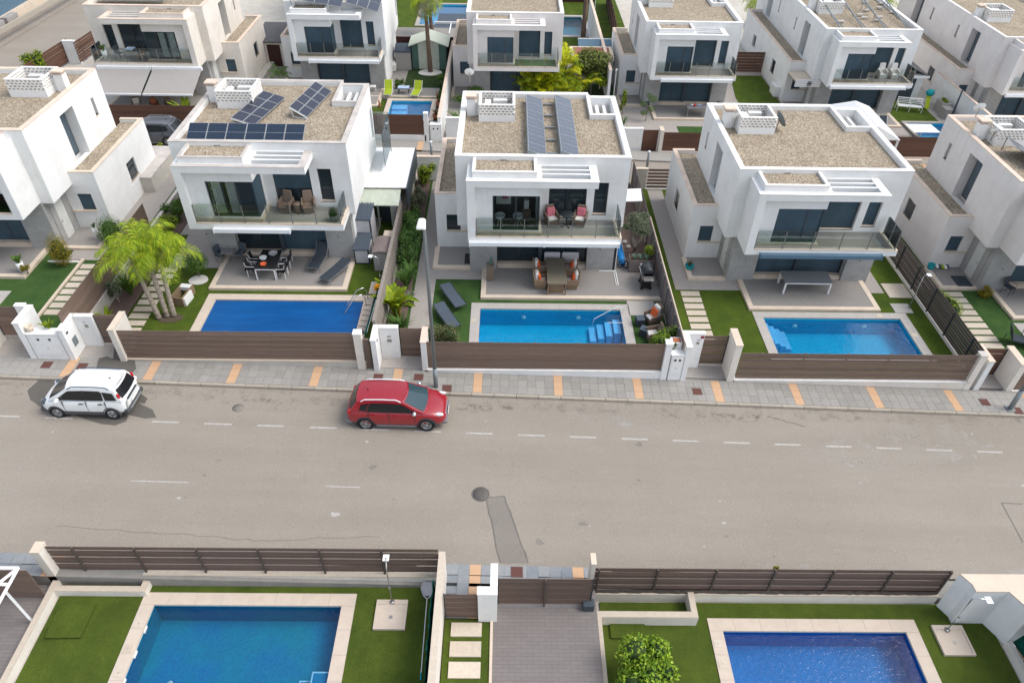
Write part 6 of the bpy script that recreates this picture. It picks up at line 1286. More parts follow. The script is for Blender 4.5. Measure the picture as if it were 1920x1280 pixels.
def frond(m, o, az, el, L_, droop, nl, ll, w, rnd, twist=.3, lift=.35):
    """feather frond: rachis points + leaflets on both sides"""
    h = Vector((math.cos(az), math.sin(az), 0)); p = Vector(o); e = el; pts = [p.copy()]; st = L_ / 10
    for i in range(10):
        p = p + (h * math.cos(e) + Vector((0, 0, 1)) * math.sin(e)) * st; pts.append(p.copy()); e -= droop * (.4 + i * .14) / 10
    side = Vector((-h.y, h.x, 0))
    for i in range(10):
        a, b = pts[i], pts[i + 1]; m.face([a - side * .015, b - side * .01, b + side * .01, a + side * .015])
    for i in range(nl):
        t = .12 + .88 * i / nl; k = t * 10; j = min(9, int(k)); q = pts[j].lerp(pts[j + 1], k - j); d = (pts[j + 1] - pts[j]).normalized(); l = ll * (math.sin(math.pi * min(1, t * .85 + .12)) ** .6) * rnd.uniform(.8, 1.15)
        for s in (-1, 1):
            v = (side * s * math.cos(lift) + d * .55 + Vector((0, 0, rnd.uniform(-.1, .35) - .25))).normalized() * l; tip = q + v + Vector((0, 0, -l * .35)); mid = q + v * .55
            ww = d * w; m.face([q - ww * .5, mid - ww * .5, tip, mid + ww * .5])
def palm(label, p, trunks, leafmat, nf, L_, nl, ll, seed, droop=1.5, cat='palm tree', el=(.1, 1.3), w=.05, bark='bark', r0=.15, nm='palm_tree', skirt=False):
    rnd = random.Random(seed); T = thing(nm, label, cat, p); 
    for (bx, by), (tx, ty, tz) in trunks:
        m = MB(); m.mat(bark); pts = []
        n = 9
        for i in range(n + 1): t = i / n; pts.append((bx + (tx - bx) * t ** 1.2, by + (ty - by) * t ** 1.2, tz * t))
        m.tube(pts, r0 * 1.25, 10, r0 * .7)
        for i in range(int(tz / .22)): t = (i + .5) * .22 / tz; x, y = bx + (tx - bx) * t ** 1.2, by + (ty - by) * t ** 1.2; rr = r0 * (1.25 - .55 * t) + .012; m.lathe([(rr, tz * t), (rr, tz * t + .04)], (x, y, 0), 10)
        m.build('trunk', T)
        for i in range(nf):
            m = MB(); m.mat(leafmat if not (skirt and i % 5 == 0) else 'leaf_dry'); az = 2.4 * i + rnd.uniform(-.2, .2); e = el[1] - (el[1] - el[0]) * (i / nf) ** .8
            frond(m, (tx, ty, tz - .1), az, e, L_ * rnd.uniform(.8, 1.1), droop * rnd.uniform(.85, 1.2), nl, ll, w, rnd); m.build('frond', T)
    return T
def bladeplant(label, p, n, h, w, mat, seed, spread=.5, cat='plant', nm='plant', fold=.25, group=None, broad=False, pot=None, joined=False):
    rnd = random.Random(seed); T = thing(nm, label, cat, p, 0, group); base = 0
    if pot:
        pm, pr, ph = pot; m = MB(); m.mat(pm); m.lathe([(pr * .7, 0), (pr, ph), (pr * .9, ph), (pr * .85, ph - .04), (0, ph - .04)], n=16); m.build('pot', T); base = ph - .05
    M_ = MB(); M_.mat(mat)
    for i in range(n):
        m = M_ if joined else MB(); m.mat(mat); az = rnd.uniform(0, 6.283); sp = spread * rnd.uniform(.2, 1); hh = h * rnd.uniform(.65, 1.1); d = Vector((math.cos(az), math.sin(az), 0)); s = Vector((-d.y, d.x, 0)); N_ = 6; prev = None
        for k in range(N_ + 1):
            t = k / N_; c = d * (sp * hh * (t ** 1.6) + .04) + Vector((0, 0, base + hh * (t - fold * t ** 3))); ww = w * (math.sin(math.pi * min(.98, t * .82 + .14)) if broad else (1 - t) ** .7 + .02)
            cur = (c - s * ww + Vector((0, 0, ww * .25)), c, c + s * ww + Vector((0, 0, ww * .25)))
            if prev: m.face([prev[0], cur[0], cur[1], prev[1]]); m.face([prev[1], cur[1], cur[2], prev[2]])
            prev = cur
        if not joined: m.build('leaf', T)
    if joined: M_.build('foliage', T)
    return T
# plot 1
shrub('egg shaped green and russet conifer shrub on the left lawn', (-22.75, 30.95, L[1]), (.52, .5, .95), 3600, .06, 'leaf_gold', 11, sub=12, flat=.3, solid=True)
shrub('rounded green bush by the doorway of the left edge villa', (-21.0, 33.0, L[1]), (.75, .7, .85), 3800, .07, 'leaf_green', 12, sub=12, solid=True)
bladeplant('white pot with trailing plants on the left edge villa patio', (-24.45, 30.15, L[1] + .14), 16, .5, .07, 'leaf_green', 3, .7, 'potted plant', 'potted_plant', broad=True, pot=('white_plastic', .18, .55)); shrub('trailing yellow green plant beside the white pot on the left edge villa patio', (-24.1, 29.95, L[1] + .2), (.28, .26, .3), 420, .07, 'leaf_gold', 13, sub=5)
T = thing('pebble_bed', 'patch of white pebbles around the russet conifer shrub', 'gravel bed', (-22.9, 31.25, L[1])); m = MB(); m.mat('white_pebbles'); m.prism(blob(0, 0, .9, .12, seed=4, amp=.1), -.02, .018); m.build('pebbles', T)
bladeplant('white floor vase with dark leaves at the door of the left edge villa', (-21.95, 33.2, L[1] + .14), 7, .3, .05, 'leaf_dark', 5, .5, 'vase', 'floor_vase', broad=True, pot=('white_plastic', .15, .75))
# queen palms in plot 2
palm('tall feathery lime green palm with three leaning trunks beside the stepping stones', (-16.45, 27.5, L[2]), [((-.35, -.1), (-1.15, .8, 3.0)), ((.0, .05), (-.6, 1.2, 3.5)), ((.3, .1), (.0, 1.2, 2.9))], 'leaf_palm', 12, 2.35, 44, .6, 21, droop=2.9, r0=.105, w=.04, el=(.3, 1.4))
T = thing('pebble_ring', 'dark soil ring around the foot of the three palm trunks', 'plant bed', (-16.3, 27.45, L[2])); m = MB(); m.mat('soil'); m.prism(blob(0, 0, .62, .34, seed=2, amp=.06), -.02, .02); m.build('soil', T)
shrub('round clipped green bush standing in a white pebble ring near the left patio', (-16.0, 30.9, L[2]), (.66, .62, .52), 3200, .065, 'leaf_green', 22, sub=12, trunk=.45, solid=True, nm='topiary'); T = thing('pebble_ring', 'white pebble ring under the round clipped bush', 'gravel bed', (-15.95, 30.6, L[2])); m = MB(); m.mat('white_pebbles'); m.prism(blob(0, 0, .48, .42, seed=3, amp=.04), -.02, .03); m.build('pebbles', T)
for i, (x, y, r, n, mt, lb) in enumerate(((-19.1, 36.3, .55, 900, 'leaf_green', 'green bush at the upper end of the left planting strip'), (-18.95, 37.9, .5, 800, 'leaf_mixed', 'mixed green bush furthest up the left planting strip'), (-19.0, 34.6, .6, 900, 'leaf_lime', 'lime bush in the left planting strip above the palm'), (-19.15, 33.0, .5, 700, 'leaf_green', 'loose bush in the left planting strip behind the palm fronds'), (-19.1, 31.2, .45, 600, 'leaf_dry', 'pale wispy plant in the left planting strip'))):
    shrub(lb, (x, y, L[2]), (r * 1.3, r * 1.5, r * 1.15), int(n * 1.7), .11, mt, 40 + i, sub=8)
bladeplant('dark grassy tuft under the palm fronds in the left planting strip', (-18.9, 29.3, L[2]), 170, 1.5, .03, 'leaf_green', 31, .9, joined=True); bladeplant('dark spiky tuft beside the palm in the left planting strip', (-18.6, 30.2, L[2]), 110, 1.4, .03, 'leaf_olive', 32, .8, joined=True); bladeplant('broad leaved yellow green plant at the lower end of the left planting strip', (-19.0, 26.9, L[2]), 30, .95, .085, 'leaf_lime', 33, .8, broad=True)
shrub('grey green wisp behind the reddish fence of the left garden', (-19.2, 28.6, L[2]), (.4, .4, .75), 500, .12, 'leaf_olive', 34, sub=6, asp=4)
bladeplant('small spiky plant growing on the double meter box behind the white car', (-20.3, 24.85, 1.88), 46, .45, .03, 'leaf_lime', 35, 1.0, joined=True); bladeplant('cream pot on the double meter box behind the white car', (-21.0, 24.65, 1.9), 3, .05, .02, 'leaf_dark', 36, pot=('cream_stone', .17, .28), cat='pot', nm='plant_pot'); bladeplant('small white pot with a dark plant at the foot of the white pillar wall', (-21.7, 25.0, .66), 5, .15, .05, 'leaf_dark', 37, pot=('white_plastic', .14, .38), cat='pot', nm='plant_pot')
# plot 3: hedge path
for i, (y, r, h, mt) in enumerate(((34.0, .62, 1.25, 'leaf_green'), (35.1, .62, 1.4, 'leaf_green'), (32.9, .6, 1.1, 'leaf_green'), (36.3, .55, 1.3, 'leaf_green'))): shrub(['dark green hedge bush second from the banana plant', 'dark green hedge bush third from the banana plant', 'dark green hedge bush nearest the banana plant', 'dark green hedge bush furthest from the banana plant'][[1, 2, 0, 3][i]], (-5.4, y, .0), (r * 1.12, .8, h * .6), 2400, .1, 'leaf_hedge', 50 + i, sub=10, box=True)
shrub('dry grey green tall grass bush on the hedge path', (-5.4, 38.0, 0), (.55, .9, .85), 1500, .16, 'leaf_dry', 55, sub=9, asp=5); shrub('grey green grass bush behind the dry one on the hedge path', (-5.35, 39.6, 0), (.5, .8, .7), 1000, .15, 'leaf_olive', 56, sub=8, asp=5); shrub('bright leafy bush at the top end of the hedge path', (-5.2, 42.0, 0), (.8, .7, .75), 1100, .13, 'leaf_lime', 57, sub=8)
shrub('dark leafy bush near the bollard lamp at the top of the hedge path', (-4.4, 43.2, -.2), (.9, .6, .6), 900, .12, 'leaf_green', 58, sub=8)
bladeplant('tall banana plant with broad yellow green leaves on the hedge path', (-5.45, 28.3, .02), 17, 2.5, .27, 'leaf_lime', 60, .75, 'banana plant', 'banana_plant', fold=.35, broad=True); T = bpy.data.objects[[o.name for o in bpy.data.objects if o.name.startswith('banana_plant')][0]]; m = MB(); m.mat('banana_stem'); m.tube([(0, 0, -.05), (.03, 0, 1.1)], .09, 8, .06); m.tube([(.15, -.1, -.05), (.2, -.1, .8)], .06, 8, .04); m.build('stem', T)
bladeplant('grassy tuft at the street end of the hedge path', (-5.05, 27.1, .02), 120, 1.2, .035, 'leaf_hedge', 61, .8, joined=True); bladeplant('green grassy tuft behind the banana plant', (-5.2, 30.6, .02), 150, 1.5, .04, 'leaf_hedge', 62, .6, joined=True); bladeplant('broad leaved upright plant at the hedge end of the banana bed', (-5.1, 31.4, .02), 26, 1.3, .09, 'leaf_hedge', 65, .6, broad=True); bladeplant('grassy plant in a dark pot beside the banana plant', (-4.85, 29.2, .02), 40, .6, .035, 'leaf_olive', 63, .8, joined=True, pot=('dark_plastic', .22, .35)); shrub('low dark bush under the banana leaves', (-5.5, 27.5, .02), (.35, .45, .4), 500, .1, 'leaf_green', 64, sub=6)
shrub('box clipped green and red bush behind the fence left of the calm pool', (-2.95, 25.75, 0), (.95, .5, .78), 5200, .065, 'leaf_mixed', 70, sub=16, box=True, nm='clipped_bush'); shrub('box clipped green bush behind the fence right of the calm pool', (7.45, 25.75, 0), (.72, .5, .78), 4200, .065, 'leaf_citrus', 71, sub=16, box=True, nm='clipped_bush')
shrub('ivy strand hanging over the white pillar right of the calm pool', (7.62, 24.75, .75), (.14, .1, .45), 160, .08, 'leaf_green', 72, sub=4)
T = shrub('grey green olive tree with a dense round crown over the planting bed', (7.1, 34.1, .02), (1.0, .92, .68), 7000, .085, 'leaf_olive', 73, sub=18, trunk=1.35, cat='olive tree', nm='olive_tree', flat=.3, asp=3)
m = MB(); m.mat('bark'); m.tube([(0, 0, -.1), (.08, .05, .5), (-.08, 0, 1.0), (.02, 0, 1.6)], .2, 9, .1); m.tube([(.05, 0, .4), (.3, -.1, 1.0), (.35, 0, 1.6)], .1, 7, .05); m.tube([(-.05, 0, .5), (-.35, .1, 1.1), (-.3, 0, 1.7)], .09, 7, .04); m.build('trunk', T)
shrub('bright green small bush in the planter box beside the barbecue', (7.6, 32.7, .7), (.42, .4, .42), 900, .08, 'leaf_lime', 74, sub=7)
for i, (x, lb) in enumerate(((6.85, 'pale blue green agave at the left of the planter box'), (7.2, 'pale blue green agave in the middle of the planter box'), (7.5, 'small pale agave at the right front of the planter box'))): bladeplant(lb, (x, 32.35, .8), 16, .42, .045, 'leaf_blue', 80 + i, .6, 'agave', 'agave')
bladeplant('dark aloe leaves standing in the tall brown planter', (-.85, 31.35, 1.0), 12, .75, .06, 'leaf_blue', 84, .35, 'aloe', 'aloe')
for i, (x, y, lb) in enumerate(((6.75, 35.2, 'pale stone near the olive trunk in the planting bed'), (6.9, 34.7, 'round pale stone further down the planting bed'), (6.8, 33.3, 'brown stone in the planting bed beside the planter box'))): T = thing('stone', lb, 'stone', (x, y, .02)); m = MB(); m.mat('coping_grey'); m.ell((0, 0, .06), (.16, .14, .12), 8, 6); m.build('rock', T)
# plot 4, 5
bladeplant('spiky reddish bromeliad in a round green pot at the landing corner', (10.15, 33.25, L[4] + .14), 22, .4, .035, 'leaf_rust', 90, .8, 'potted plant', 'potted_plant', pot=('turquoise', .26, .22))
shrub('trimmed bright yellow green climbing bush over the dark side fence', (23.0, 29.7, L[5]), (.55, 1.3, .7), 2600, .09, 'leaf_lime', 91, sub=14, trunk=.15, box=True); shrub('golden yellow bush in a pale bowl at the right edge patio corner', (26.3, 31.9, L[5]), (.5, .42, .4), 1500, .07, 'leaf_gold', 92, sub=9)
lounger('green grey folding lounger frame on the right edge lawn', (25.6, 28.0, L[5] + .01), R(70), 'mesh_dark', 'anthracite', 70); T = table('pale grey folding table top beside the folding lounger at the right edge', (27.1, 28.0), L[5], 1.6, .75, .55, 'table_grey', 'steel', legw=.03)
T = thing('bucket', 'turquoise bucket on the right edge villa landing', 'bucket', (24.3, 34.3, L[5] + .14)); m = MB(); m.mat('turquoise'); m.lathe([(.15, 0), (.2, .32), (.18, .32), (.14, .03), (0, .03)], n=16); m.build('body', T)
T = thing('towel', 'striped green and white towel heap beside the turquoise bucket', 'towel', (25.0, 34.4, L[5] + .14)); rr = random.Random(2)
for i in range(5): m = MB(); m.mat(('white_plastic', 'mesh_slate', 'lime_fabric')[i % 3]); m.ell((-.3 + .15 * i, rr.uniform(-.05, .05), .1), (.11, .22, .1), 8, 6); m.build('fold', T)
T = thing('doormat', 'dark doormat on the landing of the right edge villa', 'doormat', (25.55, 33.1, L[5] + .14)); m = MB(); m.mat('mesh_dark'); m.box(-.42, -.5, 0, .42, .5, .02); m.build('mat', T, bevel=.004)
metal_chair('dark metal chair on the right edge villa patio', (27.5, 32.0, L[5] + .14), R(30), 'mesh_dark', 'anthracite'); metal_chair('dark metal chair further right on the right edge villa patio', (29.0, 31.6, L[5] + .14), R(60), 'mesh_dark', 'anthracite')
# near plots
T = shrub('dense glossy bright green citrus like bush at the bottom of the picture', (4.5, 10.6, N1 - .7), (1.15, 1.1, 1.0), 9000, .125, 'leaf_citrus', 95, sub=26, trunk=.35, flat=.2, cat='bush', nm='bush', asp=2.1)
def screenmesh(label, pts, z0, z1, seed):
    rr = random.Random(seed); T = thing('green_netting', label, 'netting', (pts[0][0], pts[0][1], z0)); m = MB((pts[0][0], pts[0][1], z0)); m.mat('green_net'); n = 60; (ax, ay), (bx, by) = pts; m.smooth = True
    vs = [(ax + (bx - ax) * i / n + rr.uniform(-.035, .035) - .03 * k, ay + (by - ay) * i / n, z0 + (z1 - z0) * k / 3 + (rr.uniform(-.06, .06) if k == 3 else 0)) for i in range(n + 1) for k in range(4)]
    m.faces(vs, [(4 * i + k, 4 * i + k + 1, 4 * i + 4 + k + 1, 4 * i + 4 + k) for i in range(n) for k in range(3)]); m.build('net', T)
screenmesh('dark green netting draped along the cream end wall in the near left garden', ((-2.22, 4), (-2.22, 13.0)), N1 + .1, N1 + 1.58, 4); 
rr = random.Random(9); T = thing('green_netting', 'bulging dark green hedge netting at the lower right edge', 'netting', (17.2, 10, N2)); m = MB(); m.mat('green_net'); m.smooth = True; n = 50
vs = [(.1 + .18 * math.sin(k) - .05 * k + rr.uniform(-.06, .06), -6 + 8 * i / n, .2 + .5 * k + rr.uniform(-.05, .05)) for i in range(n + 1) for k in range(5)] ; m.faces(vs, [(5 * i + k, 5 * i + k + 1, 5 * i + 5 + k + 1, 5 * i + 5 + k) for i in range(n) for k in range(4)]); m.build('net', T)
shrub('small weed poking over the near right fence top', (9.25, 13.72, N2 + 1.65), (.12, .1, .18), 120, .07, 'leaf_gold', 97, sub=3)
# back row vegetation
palm('palm with a slim trunk in a white pebble ring beside the pale green shed', (-6.69, 62.24, BL[2]), [((0, 0), (-.15, .2, 6.0))], 'leaf_palm', 26, 2.1, 26, .5, 101, droop=2.6, r0=.17, bark='palm_bark', el=(-.6, 1.2), skirt=True); T = thing('pebble_ring', 'white pebble ring round the palm foot beside the pale green shed', 'gravel bed', (-6.69, 62.1, BL[2])); m = MB(); m.mat('white_pebbles'); m.prism(blob(0, 0, 1.0, .75, seed=3, amp=.03), -.02, .05); m.build('pebbles', T)
palm('second palm behind the pale green shed beside the far blue pool', (-7.3, 71.7, -.7), [((0, 0), (-.3, .4, 3.9))], 'leaf_palm', 24, 2.1, 26, .5, 102, droop=2.6, r0=.17, bark='palm_bark', el=(-.6, 1.2), skirt=True)
palm('tall palm trunk cut by the top edge beside the far teal pool', (7.2, 72.6, -1.3), [((0, 0), (.2, 1.2, 9.6))], 'leaf_palm', 22, 2.3, 26, .5, 103, droop=2.4, r0=.2, bark='palm_bark', el=(-.6, 1.2))
palm('bushy green palm crown behind the back row villa at the top centre right', (26.0, 80, -1.5), [((0, 0), (0, .3, 2.4))], 'leaf_palm', 30, 2.4, 26, .5, 104, droop=2.4, r0=.3, bark='palm_bark', el=(-.6, 1.2)); palm('bushy green palm crown between the two back row villas at the top right', (37.0, 76.5, -1.5), [((0, 0), (0, .3, 3.2))], 'leaf_palm', 30, 2.3, 26, .5, 105, droop=2.4, r0=.3, bark='palm_bark', el=(-.6, 1.2))
# lime bamboo palms behind the middle villa
for i, (u, v, n, lb) in enumerate(((1000, 176, 26, 'feathery lime green palm clump behind the left part of the middle villa roof'), (1045, 172, 36, 'tallest bright yellow green palm clump behind the middle villa roof'), (1022, 178, 26, 'low yellow green palm clump between the two taller ones'), (1078, 178, 14, 'low yellow palm clump at the right behind the middle villa roof'))):
    g_ = G(u, v, -.9); rnd = random.Random(110 + i); T = thing('palm_clump', lb, 'palm', (g_.x, g_.y - 1.0, -.93)); hh = (2.6, 4.0, 2.2, 1.5)[i]; n = int(n * 1.5)
    for k in range(n):
        m = MB(); m.mat('leaf_yellow' if rnd.random() < .6 else 'leaf_lime'); x, y = rnd.uniform(-.7, .7), rnd.uniform(-.5, .5); frond(m, (x, y, rnd.uniform(.0, hh * .7)), rnd.uniform(0, 6.28), rnd.uniform(.9, 1.45), rnd.uniform(1.6, 2.5), 2.0, 24, .5, .085, rnd); m.build('frond', T)
    m = MB(); m.mat('leaf_gold'); [m.tube([(x, y, 0), (x * 1.2, y * 1.2, hh * .8)], .04, 5, .02) for x, y in ((rnd.uniform(-.5, .5), rnd.uniform(-.4, .4)) for _ in range(7))]; m.build('stem', T)
shrub('broad olive green tree with a lime patch between two back row villas', (6.85, 59.2, BL[3]), (1.75, 1.5, 1.35), 7000, .17, 'leaf_tree', 120, sub=22, trunk=1.2, cat='tree', nm='tree', flat=.4, asp=1.5); shrub('lime green branch cluster at the front of the broad olive green tree', (7.4, 58.0, BL[3] + 1.0), (.8, .5, .6), 1200, .15, 'leaf_lime', 121, sub=8, nm='shrub')
bladeplant('tall green strelitzia clump in the back lane corner left of the chimney roof', (-3.2, 51.0, BL[3]), 34, 2.5, .12, 'leaf_green', 122, .6, broad=True)
bladeplant('broad green strelitzia leaves behind the back row brown fence at the left', (-23.2, 50.4, BL[1] + .2), 14, 2.0, .14, 'leaf_lime', 123, .8, broad=True); shrub('green bush under the awning end of the left back row villa', (-21.3, 50.6, BL[1]), (.7, .6, .9), 900, .14, 'leaf_green', 124, sub=8); shrub('low green plants behind the back row fence beside the strelitzia', (-24.6, 50.2, BL[1] + .2), (.6, .4, .5), 500, .13, 'leaf_green', 125, sub=6)
shrub('bright green bush behind the slatted fence at the upper left', (-38.0, 58.5, .4), (1.2, 1.3, 1.1), 1500, .16, 'leaf_lime', 126, sub=9); shrub('small yellow green bush beside the dark parked car', (-22.2, 43.3, 1.0), (.35, .3, .5), 350, .12, 'leaf_lime', 127, sub=5)
shrub('pale blue flowering bush left of the hose villa in the back row', (-18.7, 55.3, BL[2]), (.75, .6, .75), 1300, .14, 'flower_blue', 128, sub=9); shrub('dark bush with reddish leaves beside the coiled hose', (-17.4, 55.3, BL[2]), (.6, .55, .85), 1200, .13, 'leaf_rust', 129, sub=8); palm('small green palm shrub above the flowering bush in the back row', (-18.2, 57.3, BL[2]), [((0, 0), (.1, 0, 1.6))], 'leaf_green', 14, 1.1, 16, .3, 130, r0=.08); bladeplant('yellow green palm tuft behind the left villa roof edge', (-21.0, 53.2, BL[2]), 50, 1.5, .06, 'leaf_yellow', 131, .9, joined=True); bladeplant('second yellow green tuft behind the left villa roof edge', (-19.6, 53.3, BL[2]), 44, 1.2, .06, 'leaf_gold', 132, .9, joined=True)
for i, (x, y, s, lb) in enumerate(((-8.9, 58.4, .5, 'green shrub behind the left lime lounger'), (-5.4, 58.8, .55, 'tall loose shrub right of the right lime lounger'), (-5.35, 56.3, .4, 'green shrub at the party wall beside the stepped pool'))): shrub(lb, (x, y, BL[2]), (s, s, s * 1.1), 500, .13, 'leaf_green', 140 + i, sub=6)
for i, (x, y, lb) in enumerate(((-5.35, 54.9, 'upper terracotta pot with a russet plant at the party wall'), (-5.4, 52.6, 'lower terracotta pot with a russet plant at the party wall'))): bladeplant(lb, (x, y, BL[2]), 26, .5, .04, 'leaf_rust', 145 + i, .9, 'potted plant', 'potted_plant', joined=True, pot=('terracotta', .3, .4))
for i, (x, y, r, z, lb) in enumerate(((-3.7, 56.2, .75, .5, 'lowest flat round hedge cushion at the pale back row villa'), (-2.6, 57.0, .7, .9, 'highest flat round hedge cushion at the pale back row villa'), (-1.0, 56.3, .75, .5, 'right flat round hedge cushion at the pale back row villa'))):
    T = shrub(lb, (x, y, BL[3]), (r, r * .8, .28), 1700, .07, 'leaf_green', 150 + i, sub=12, solid=True, trunk=z, nm='cloud_topiary')
T = shrub('cloud pruned dark topiary with several balls before the white back row villa', (10.9, 55.0, BL[4]), (.2, .2, .2), 200, .06, 'leaf_dark', 160, sub=3, trunk=1.2, nm='cloud_topiary'); rnd = random.Random(5); m = MB(); m.mat('leaf_green'); leafcloud(m, [((.35, 0, 1.75), (.38, .35, .25)), ((-.35, .1, 1.35), (.33, .3, .22)), ((.3, -.1, 1.0), (.33, .3, .2)), ((-.25, -.2, .75), (.3, .3, .2)), ((.05, .1, 2.0), (.25, .25, .2))], 2600, .06, rnd); m.build('crown', T)
bladeplant('row of striped green plants along the side wall of the topiary villa', (8.75, 53.2, BL[4]), 40, 1.3, .06, 'leaf_green', 161, .6, joined=True); bladeplant('second clump of striped plants along the side wall of the topiary villa', (8.8, 51.4, BL[4]), 40, 1.2, .06, 'leaf_lime', 162, .6, joined=True); shrub('slim leafy climber at the kitchen window of the topiary villa', (9.2, 56.2, BL[4]), (.35, .3, 1.0), 600, .12, 'leaf_lime', 163, sub=7)
# ------------------------------------------------------------------ vehicles
def car(label, p, rz, paintm, S, cat='car'):
    """S: station tables. Car faces +X, y is width"""
    T = thing('parked_car', label, cat, p, rz)
    # lower body loft: x, z hood/shoulder centre, half width, shoulder z, sill z
    st = S['body']; ring = []; m = MB(); m.mat(paintm); n = 11
    for x, zc, hw, zs_, zb_, crown in st:
        r = [(x, 0, zc), (x, hw * .45, zc - crown * .25), (x, hw * .80, zc - crown), (x, hw * .95, zs_), (x, hw, (zs_ + zb_) * .52), (x, hw * .985, zb_ + .1), (x, hw * .93, zb_)]
        ring.append([(a, -b, c) for a, b, c in r[::-1]] + r[1:])
    k = len(ring[0]); vs = [v for r in ring for v in r]; m.smooth = True
    fs = [(i * k + j, i * k + j + 1, (i + 1) * k + j + 1, (i + 1) * k + j) for i in range(len(ring) - 1) for j in range(k - 1)]
    fs += [tuple(range(k)), tuple(range((len(ring) - 1) * k + k - 1, (len(ring) - 1) * k - 1, -1))] + [(i * k, (i + 1) * k, (i + 1) * k + k - 1, i * k + k - 1) for i in range(len(ring) - 1)]
    m.faces(vs, [f[::-1] for f in fs]); B_ = m.build('body', T); sb = B_.modifiers.new('subdivision', 'SUBSURF'); sb.levels = 2; sb.render_levels = 2
    # greenhouse
    g = S['cabin']; xc, xr0, xr1, xt = g['cowl'], g['roof0'], g['roof1'], g['tail']; zb_, zr = g['zb'], g['zr']; wb, wr = g['wb'], g['wr']
    def side(x, t, s, off=0.):     # point on side plane at height fraction t
        y = wb + (wr - wb) * t; f = .012 * math.sin(math.pi * t); return (x, s * (y + f + off), zb_ + (zr - zb_) * t - .06 * max(0, (abs(x - (xr0 + xr1) / 2) / ((xr0 - xr1) / 2)) ** 2 - 0) * t * .6)
    def fx(t): return xc + (xr0 - xc) * t
    def rx(t): return xt + (xr1 - xt) * t ** .9
    m = MB(); m.mat(paintm); m.smooth = True; U = 12; Tn = 6
    rows = []
    for j in range(Tn + 1):
        t = j / Tn; a, b = fx(t), rx(t); row = []
        for i in range(U + 1): x = a + (b - a) * i / U; row.append(side(x, t, 1))
        rows.append(row)
    for s in (1, -1):
        vs = [(x, y * s, z) for r in rows for x, y, z in r]; f = [(j * (U + 1) + i, j * (U + 1) + i + 1, (j + 1) * (U + 1) + i + 1, (j + 1) * (U + 1) + i) for j in range(Tn) for i in range(U)]
        m.faces(vs, f if s < 0 else [q[::-1] for q in f])
    Wn = 6
    def frontp(t, w, off=0): y = (wb + (wr - wb) * t + .012 * math.sin(math.pi * t)) * w; bul = .13 * (1 - w * w); return (fx(t) + bul + off * .8, y, side(fx(t), t, 1)[2] + off * .6)
    def rearp(t, w, off=0): y = (wb + (wr - wb) * t + .012 * math.sin(math.pi * t)) * w; bul = .09 * (1 - w * w); return (rx(t) - bul - off * .9, y, side(rx(t), t, 1)[2] + off * .3)
    for fn, sg in ((frontp, 1), (rearp, -1)):
        vs = [fn(j / Tn, -1 + 2 * i / Wn) for j in range(Tn + 1) for i in range(Wn + 1)]; f = [(j * (Wn + 1) + i, j * (Wn + 1) + i + 1, (j + 1) * (Wn + 1) + i + 1, (j + 1) * (Wn + 1) + i) for j in range(Tn) for i in range(Wn)]
        m.faces(vs, f if sg > 0 else [q[::-1] for q in f])
    vs = []; 
    for i in range(U + 1):
        for w in range(Wn + 1):
            q = -1 + 2 * w / Wn; x = xr0 + (xr1 - xr0) * i / U; bx = .13 * (1 - q * q) * (1 - i / U) - .09 * (1 - q * q) * (i / U); s_ = side(x, 1, 1); vs.append((x + bx, s_[1] * q, s_[2] + .05 * (1 - q * q)))
    m.faces(vs, [(i * (Wn + 1) + w, (i + 1) * (Wn + 1) + w, (i + 1) * (Wn + 1) + w + 1, i * (Wn + 1) + w + 1) for i in range(U) for w in range(Wn)][::1]); m.build('cabin', T)
    # glass patches
    def patch(nm, fn, a, b, c, d, mat, nu=6, nv=4):
        m = MB(); m.mat(mat); m.smooth = True; vs = [fn(a + (b - a) * j / nv, c + (d - c) * i / nu) for j in range(nv + 1) for i in range(nu + 1)]; f = [(j * (nu + 1) + i, j * (nu + 1) + i + 1, (j + 1) * (nu + 1) + i + 1, (j + 1) * (nu + 1) + i) for j in range(nv) for i in range(nu)]; m.faces(vs, f); return m.build(nm, T)
    patch('windscreen', lambda t, w: frontp(t, w, .012), .06, .94, -.90, .90, 'black_glass' if not S.get('light_screen') else 'glass_teal'); patch('rear_window', lambda t, w: rearp(t, w, .012), .15, .86, -.86, .86, 'black_glass')
    for s in (1, -1):
        for nm, poly in S['glass']:
            m = MB(); m.mat('black_glass'); m.face([side(x, t, s, .03) for x, t in (poly if s > 0 else poly[::-1])]); m.build(nm, T)
        # wheels, arches
        for wx in S['wheels']:
            r = S['wr']; w = MB(); w.mat('rubber'); w.lathe([(r * .72, -.1), (r * .97, -.1), (r, -.07), (r, .07), (r * .97, .1), (r * .72, .1), (r * .66, .06), (0, .06)], n=24); w.xf(Matrix.Translation((wx, s * S['track'], r)) @ Matrix.Rotation(R(-90 * s), 4, 'X')); W_ = w.build('wheel', T)
            w = MB(); w.mat('alloy'); w.lathe([(r * .68, .07), (r * .7, .095), (r * .63, .095), (r * .62, .065)], n=24)
            for a in range(5):
                an = a * 2 * math.pi / 5; d = Vector((math.cos(an), math.sin(an), 0)); e = Vector((-d.y, d.x, 0)); q = [d * r * .12 - e * .03, d * r * .64 - e * r * .13, d * r * .64 + e * r * .13, d * r * .12 + e * .03]; w.faces([(v.x, v.y, .095) for v in q] + [(v.x, v.y, .07) for v in q], [(0, 1, 2, 3), (4, 7, 6, 5), (0, 4, 5, 1), (1, 5, 6, 2), (2, 6, 7, 3), (3, 7, 4, 0)])
            w.lathe([(.0, .07), (r * .2, .07), (r * .2, .1), (0, .105)], n=12); w.xf(Matrix.Translation((wx, s * S['track'], r)) @ Matrix.Rotation(R(-90 * s), 4, 'X')); w.build('rim', W_)
